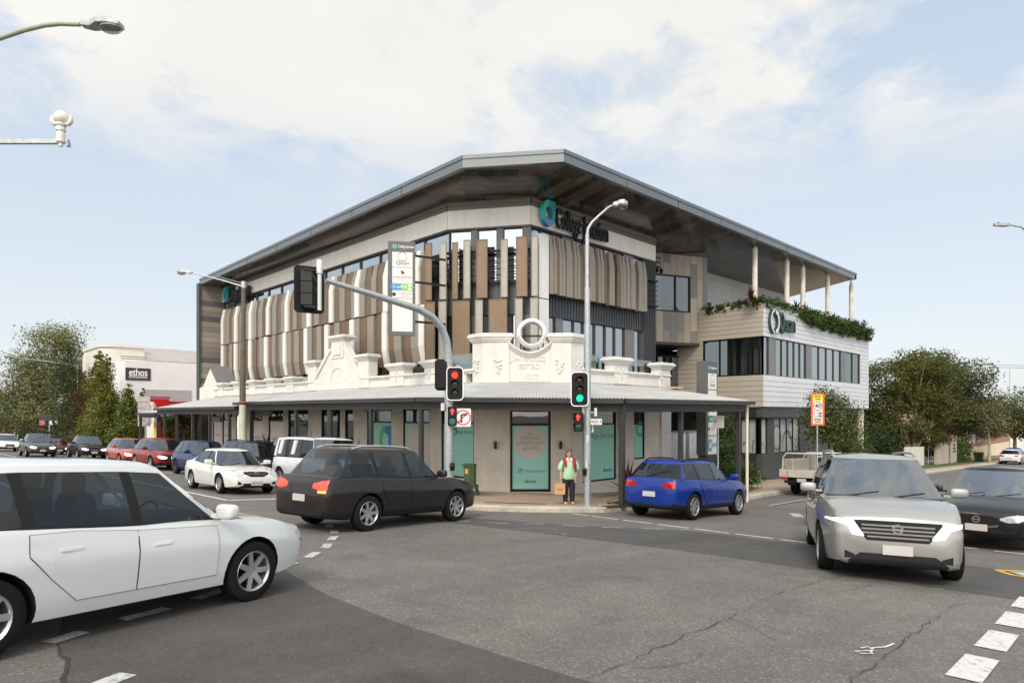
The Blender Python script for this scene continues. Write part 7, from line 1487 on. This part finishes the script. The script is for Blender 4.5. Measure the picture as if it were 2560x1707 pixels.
mb = MB(); mb.obox(c - R_s * 1.0 - U_s * .1, R_s * 2.0, N_s * .06, U_s * .65); mb.build('panel', mat('dark billboard', (.03, .03, .035), .5), t, world=True); mb = MB(); mb.obox(c - R_s * 1.0 - U_s * .62, R_s * .6, N_s * .06, U_s * .5); mb.obox(c + R_s * .1 - U_s * .62, R_s * .35, N_s * .06, U_s * .5, 1); mb.obox(c + R_s * .7 - U_s * .62, R_s * .25, N_s * .06, U_s * .5, 1); mb.build('picture', [mat('billboard red', (.45, .12, .12), .5), SIGNW], t, world=True); mb = MB(); mb.tube([V((c.x, c.y, gz(c.x, c.y))) - N_s * .1, c - U_s * .1 - N_s * .1], .06, 8); mb.build('pole', STEEL, t, world=True)
fn = thing('metal_fence', 'dark upright bar fence under the left street trees', 'fence', (14.8, 72, gz(14.8, 72, .15))); mb = MB()
for i in range(100): y = 60 + i * .25; mb.box(14.75, 14.79, y, y + .05, gz(14.8, y, .1), gz(14.8, y, 1.5))
mb.box(14.74, 14.8, 60, 85, gz(14.8, 72, 1.35), gz(14.8, 72, 1.4)); mb.build('bars', DKGREY, fn, world=True)
mb = MB(); mb.box(14.6, 14.9, 59.4, 59.9, gz(14.8, 60), gz(14.8, 60, 1.9)); mb.build('pillar', mat('cream render', (.62, .585, .52)), fn, world=True)
# ================================================================ neighbours on the right
wf = thing('picket_fence', 'white upright paling fence under the yellow olive tree', 'fence', (70, 15, gz(70, 15, .15)))
x0, x1 = onY(2262, 14.9), onY(2312, 14.9); mb = MB(); n = int((x1 - x0) / .2)
for i in range(n): x = x0 + i * .2; mb.box(x, x + .15, 14.9, 14.94, gz(x, 14.9, .15), gz(x, 14.9, 1.75))
mb.box(x0, x1, 14.94, 14.98, gz(x0, 14.9, .6), gz(x0, 14.9, .7)); mb.build('palings', mat('off white palings', (.6, .58, .52), .7), wf, world=True)
pl = thing('entry_wall', 'beige rendered entry wall with small letterbox slots beside the clipped hedge', 'wall', (onY(2368, 14.6), 14.6, gz(80, 14.6, .15)))
x0, x1 = onY(2345, 14.6), onY(2392, 14.6); mb = MB(); zb0 = gz(x0, 14.6); mb.box(x0, x0 + (x1 - x0) * .55, 14.6, 14.9, zb0, zb0 + 2.0); mb.box(x0 + (x1 - x0) * .66, x1, 14.6, 14.9, zb0, zb0 + 2.0); mb.build('wall', mat('beige render', (.42, .36, .29), .8, var=.1), pl, world=True)
mb = MB(); mb.box(x0 + (x1 - x0) * .55, x0 + (x1 - x0) * .66, 14.7, 14.8, zb0, zb0 + 1.9); 
for z in (1.0, 1.3, 1.6): mb.box(x1 - 1.6, x1 - .6, 14.57, 14.6, zb0 + z, zb0 + z + .16)
mb.build('slots', DKGREY, pl, world=True)
hx = onY(2408, 14.5); hd_ = thing('clipped_hedge', 'tall clipped green hedge between the entry wall and the driveway', 'hedge', (hx, 14.5, gz(hx, 14.5, .15))); leaf_mesh('foliage', [((dx, 0, z), (.9, .6, .6)) for dx in (-1.4, -.4, .6, 1.5) for z in (.5, 1.2, 1.9)], 3500, .09, L_GR, hd_, twigs=30)
bx, by, _ = atd(2447, 1142, 66); bn = thing('wheelie_bin', 'dark green wheelie bin with a yellow lid on the far verge', 'bin', (bx, by, gz(bx, by, .15))); mb = MB(); mb.hexa([(-.3, -.3, .08), (.3, -.3, .08), (.3, .3, .08), (-.3, .3, .08), (-.42, -.4, .95), (.42, -.4, .95), (.42, .4, .95), (-.42, .4, .95)]); mb.build('body', mat('bin green', (.015, .035, .012), .5), bn); mb = MB(); mb.hexa([(-.45, -.43, .95), (.45, -.43, .95), (.45, .43, .95), (-.45, .43, .95), (-.42, -.4, 1.03), (.42, -.4, 1.03), (.42, .4, 1.08), (-.42, .4, 1.08)]); mb.build('lid', mat('bin yellow lid', (.72, .42, .02), .5), bn); mb = MB(); mb.lathe([(.1, 0), (.1, .7)], (.3, -.35, .1), (0, 1, 0), 12); mb.build('wheel', TYRE, bn)
BRO = brickmat('orange brick', (.34, .13, .07), (.27, .10, .055), (.4, .34, .28), 'XZ', .5, .18, .02, .8, .3)
bh = thing('brick_house', 'orange brick house with a cream base behind the wispy tree', 'house', (105, 19, gz(105, 19)))
mb = MB(); gg = gz(100, 17); mb.box(92, 125, 17.5, 27, gg + 1.4, gg + 4.2); mb.build('wall', BRO, bh, world=True); mb = MB(); mb.box(91.9, 125, 17.4, 27, gg - 1, gg + 1.4); mb.build('base', mat('cream render base', (.66, .58, .42), .8), bh, world=True)
mb = MB(); mb.hexa([(91, 16.5, gg + 4.2), (126, 16.5, gg + 4.2), (126, 28, gg + 4.2), (91, 28, gg + 4.2), (97, 22, gg + 7.6), (120, 22, gg + 7.6), (120, 22.4, gg + 7.6), (97, 22.4, gg + 7.6)]); mb.build('roof', mat('brown tiled roof', (.19, .12, .085), .8, var=.2, scale=1), bh, world=True)
f = WP((92, 17.5), (125, 17.5))
for s in (3, 9, 15): window(bh, f, s, s + 1.8, gg + 2.0, gg + 3.4, m=SIGNW, fw=.1, glass=GLASSD, back=.01, depth=.06)
h2 = thing('weatherboard_house', 'pale house with a dark hipped roof at the far right', 'house', (140, 22, gz(140, 22))); mb = MB(); gg = gz(140, 20); mb.box(132, 150, 17, 30, gg, gg + 6.5); mb.build('wall', WRD, h2, world=True); mb = MB(); mb.hexa([(131, 16, gg + 6.5), (151, 16, gg + 6.5), (151, 31, gg + 6.5), (131, 31, gg + 6.5), (138, 23, gg + 9.8), (144, 23, gg + 9.8), (144, 24, gg + 9.8), (138, 24, gg + 9.8)]); mb.build('roof', DKGREY, h2, world=True)
for px, d, lab in ((2321, 58, 'white parking sign under the yellow olive tree'), (2433, 66, 'white parking sign beside the hedge')):
    x, y, z = atd(px, 1096, d); t, fr = signpost('parking_sign', lab, x, y, z + .5, .4, .8, facing=TOCAM); mb = MB(); plate(mb, V((x, y, z)) + fr[2] * .05, fr, .34, .85, .02, .01); mb.build('sign_plate', SIGNW, t, world=True)
b = atd(2524, 1040, 95); t = thing('antenna_mast', 'thin mast rising above the roofs at the far right', 'mast', (b.x, b.y, gz(b.x, b.y))); mb = MB(); mb.tube([(b.x, b.y, gz(b.x, b.y)), atd(2524, 922, 95)], .05, 6); mb.build('pole', STEEL, t, world=True)

pw = thing('power_lines', 'pair of thin overhead power cables at the far right edge', 'cables', (150, 30, gz(150, 30))); mb = MB()
for dy in (0, 6): mb.tube([atd(2470, 911 + dy, 110), atd(2560, 914 + dy, 105), atd(2700, 906 + dy, 98)], .03, 5)
mb.build('cable', CARBLK, pw, world=True)
# ================================================================ person waiting at the kerb
def skin(name, joints, edges, radii, m, parent, root=0, sub=2):
    me = bpy.data.meshes.new(name); me.from_pydata(joints, edges, []); o = bpy.data.objects.new(name, me); COL.objects.link(o)
    md = o.modifiers.new('s', 'SKIN'); md.use_smooth_shade = True
    for i, r in enumerate(radii): q = me.skin_vertices[0].data[i]; q.radius = r if isinstance(r, (tuple, list)) else (r, r); q.use_root = i == root
    sb = o.modifiers.new('u', 'SUBSURF'); sb.levels = sub; sb.render_levels = sub
    d_ = bpy.context.evaluated_depsgraph_get(); d_.update(); m2 = bpy.data.meshes.new_from_object(o.evaluated_get(d_)); bpy.data.objects.remove(o)
    m2.name = name; m2.materials.clear(); m2.materials.append(m); m2.polygons.foreach_set('material_index', [0] * len(m2.polygons)); m2.polygons.foreach_set('use_smooth', [True] * len(m2.polygons))
    n = bpy.data.objects.new(name, m2); COL.objects.link(n); n.parent = parent; return n
SKIN = mat('skin', (.50, .29, .21), .5, var=.06); SHIRT = mat('mint polo fabric', (.36, .56, .36), .8, var=.05, bump=.3, bscale=30); TROU = mat('black trousers fabric', (.012, .012, .014), .8, var=.3, bump=.3); HAIR = mat('brown hair', (.10, .055, .03), .6, var=.4, scale=20); REDF = mat('red cardigan fabric', (.33, .012, .03), .8, var=.15); SHOE = mat('tan shoes', (.5, .33, .22), .7)
pb = atd(1422, 1262, 19.15); pb.z = gz(pb.x, pb.y, .15)
pr_ = thing('person', 'person in a mint green top, red cardigan over the shoulders, holding a bag', 'person', pb, math.atan2(-FWD[1] - .15, -FWD[0] + .1))
# local frame: +x faces the camera, +y is the person's left; seen from the camera +y lies to the right
K = .93
J = [(0, 0, .90), (0, 0, 1.06), (0, 0, 1.24), (.0, 0, 1.38), (.01, 0, 1.46), (.015, 0, 1.53), (.03, 0, 1.60), (.025, 0, 1.69),
     (0, .10, .86), (.01, .10, .48), (-.02, .105, .09), (.06, .12, .05), (.13, .13, .04),
     (0, -.10, .86), (.01, -.10, .48), (-.02, -.105, .09), (.06, -.115, .05), (.13, -.12, .04),
     (0, .19, 1.36), (-.02, .25, 1.1), (.05, .22, .90), (.07, .19, .83),
     (0, -.19, 1.36), (-.01, -.26, 1.10), (.03, -.27, .86), (.04, -.27, .79)]
E_ = [(0, 1), (1, 2), (2, 3), (3, 4), (4, 5), (5, 6), (6, 7), (0, 8), (8, 9), (9, 10), (10, 11), (11, 12), (0, 13), (13, 14), (14, 15), (15, 16), (16, 17), (3, 18), (18, 19), (19, 20), (20, 21), (3, 22), (22, 23), (23, 24), (24, 25)]
Rr = [(.15, .12), (.15, .11), (.16, .12), (.13, .10), .055, .055, (.085, .075), (.07, .07), .095, .06, .045, .04, .03, .095, .06, .045, .04, .03, .065, .048, .035, .03, .065, .048, .035, .03]
sc = lambda L_: [tuple(c * K for c in p) for p in L_]
body = skin('body', sc(J), E_, [(tuple(q * K for q in r) if isinstance(r, tuple) else r * K) for r in Rr], SKIN, pr_)
for nm, (hx, hy, hz), sg in (('hand', (.04, -.27, .79), -1), ('hand', (.07, .19, .83), 1)):   # five bent fingers on a palm
    jj = [(hx, hy, hz), (hx + .012, hy, hz - .06)]; ee = [(0, 1)]; rr = [.026, .03]
    for k in range(4):
        y = hy + (k - 1.5) * .019; ln = (.06, .07, .066, .05)[k]; b_ = len(jj); jj += [(hx + .02, y, hz - .085), (hx + .026, y, hz - .085 - ln * .5), (hx + .012, y, hz - .085 - ln * .9)]; ee += [(1, b_), (b_, b_ + 1), (b_ + 1, b_ + 2)]; rr += [.010, .009, .008]
    b_ = len(jj); jj += [(hx + .03, hy - sg * .03, hz - .03), (hx + .045, hy - sg * .035, hz - .075)]; ee += [(0, b_), (b_, b_ + 1)]; rr += [.011, .009]
    skin('hand', sc(jj), ee, [r * K for r in rr], SKIN, pr_, sub=1)
mb = MB(); mb.loft([((.0, 0, .80 * K), .125, .19), ((.01, 0, .86 * K), .135, .196), ((.015, 0, .98 * K), .14, .19), ((.01, 0, 1.12 * K), .135, .185), ((.005, 0, 1.24 * K), .13, .185), ((0, 0, 1.33 * K), .115, .195), ((0, 0, 1.385 * K), .085, .155), ((.005, 0, 1.425 * K), .062, .08)], 24)
for sg in (1, -1): mb.tube([(0, sg * .13, 1.36 * K), (-.005, sg * .20, 1.31 * K), (-.01, sg * .245, 1.20 * K), (-.01, sg * .262, 1.11 * K)], [.075, .085, .082, .078], 14)
mb.build('top', SHIRT, pr_, smooth=60)
mb = MB(); mb.loft([((.0, 0, .74 * K), .125, .175), ((.0, 0, .82 * K), .13, .19), ((0, 0, .92 * K), .12, .185)], 20)
for sg in (1, -1): mb.tube([(0, sg * .088, .84 * K), (.005, sg * .095, .62 * K), (.012, sg * .10, .46 * K), (-.005, sg * .103, .25 * K), (-.015, sg * .105, .095 * K)], [.105, .098, .085, .075, .072], 16)
mb.build('trousers', TROU, pr_, smooth=60)
for sg in (1, -1): skin('shoe', sc([(-.05, sg * .105, .045), (.03, sg * .11, .05), (.11, sg * .12, .04), (.16, sg * .125, .032)]), [(0, 1), (1, 2), (2, 3)], [.045, .05, .042, .03], SHOE, pr_, sub=1)
hb = MB(); hb.blob((.0 * K, 0, 1.655 * K), (.098, .092, .098), 18, 12); hb.blob((-.03, 0, 1.59 * K), (.075, .09, .09), 14, 10); hb.blob((-.005, .075, 1.585 * K), (.04, .024, .075), 10, 8); hb.blob((-.005, -.075, 1.575 * K), (.04, .028, .085), 10, 8); hb.build('hair', HAIR, pr_, smooth=60)
fb = MB(); fb.blob((.062, 0, 1.60 * K), (.05, .066, .088), 16, 12); fb.blob((.112, 0, 1.595 * K), (.014, .012, .022), 8, 6); fb.blob((.045, .07, 1.6 * K), (.012, .012, .025), 8, 6); fb.blob((.045, -.07, 1.6 * K), (.012, .012, .025), 8, 6); fb.build('face', SKIN, pr_, smooth=60)
mb = MB(); mb.obox((.098, -.018, 1.555 * K), (.012, 0, 0), (0, .036, 0), (0, 0, .008)); mb.build('mouth', mat('lips', (.36, .12, .1), .5), pr_)
mb = MB()
for sg in (1, -1): mb.obox((.112, sg * .028 - .02, 1.615 * K - .004), (.006, 0, 0), (0, .04, 0), (0, 0, .024))
mb.obox((.112, -.012, 1.615 * K + .012), (.006, 0, 0), (0, .024, 0), (0, 0, .005)); mb.build('glasses', mat('dark red glasses', (.09, .015, .02), .2), pr_)
mb = MB()
for sg in (1, -1): mb.tube([(.03, sg * .06, 1.475 * K), (.085, sg * .075, 1.43 * K), (.105, sg * .05, 1.385 * K)], .018, 8)
mb.tube([(.03, .06, 1.475 * K), (-.06, 0, 1.5 * K), (.03, -.06, 1.475 * K)], .014, 8); mb.build('headphones', TXTWHT, pr_, smooth=60)
for sg in (1, -1): mb = MB(); mb.tube([(-.07, sg * .11, 1.4 * K), (.02, sg * .135, 1.43 * K), (.12, sg * .13, 1.33 * K), (.14, sg * .125, 1.15 * K if sg > 0 else 1.22 * K)], [.05, .052, .045, .035], 10); mb.build('cardigan', REDF, pr_, smooth=60); mb = MB(); mb.tube([(-.05, sg * .17, 1.36 * K), (.04, sg * .18, 1.42 * K), (.115, sg * .185, 1.3 * K), (.1, sg * .2, 1.05 * K)], .014, 6); mb.build('strap', mat('khaki strap', (.09, .075, .045), .8), pr_)
m_ = rootm(pr_); bc = m_ @ V((.06, -.29, .72 * K)); bag = thing('paper_bag', 'brown paper shopping bag with red lettering held in the hand', 'bag', bc - V((0, 0, .36)), math.atan2(-FWD[1], -FWD[0]))
PAPER = mat('brown kraft paper', (.48, .29, .15), .8, var=.1, scale=5, bump=.3, bscale=6)
mb = MB(); mb.hexa([(-.075, -.15, 0), (.075, -.15, 0), (.075, .15, 0), (-.075, .15, 0), (-.06, -.155, .32), (.08, -.155, .32), (.08, .155, .32), (-.06, .155, .32)]); mb.build('bag', PAPER, bag, bevel=.004)
mb = MB()
for x in (-.05, .07): mb.tube([(x, -.05, .32), (x * .4, -.03, .40), (x * .4, .03, .40), (x, .05, .32)], .006, 6)
mb.build('handle', PAPER, bag)
bm4 = rootm(bag); r_v = bm4.to_3x3() @ V((0, 1, 0)); t_ = text('coles', bag, bm4 @ V((.082, 0, .16)), r_v, (0, 0, 1), .13, mat('red print', (.6, .03, .02), .6), ext=.001); FIT.append((t_, .17))
# fit lettering to the widths it has on the walls, then turn it into plain meshes
bpy.context.view_layer.update()
for t, w_ in FIT:
    dx = t.dimensions.x / t.scale.x if t.scale.x else 1
    if dx > 1e-4: t.scale.x = w_ / dx
dg = bpy.context.evaluated_depsgraph_get()
for t in [o for o in S.objects if o.type == 'FONT']:
    me = bpy.data.meshes.new_from_object(t.evaluated_get(dg)); n_ = bpy.data.objects.new(t.name.split('.')[0], me); COL.objects.link(n_)
    n_.parent = t.parent; n_.matrix_basis = t.matrix_basis.copy()
    for c in list(t.children): c.parent = n_
    bpy.data.objects.remove(t)
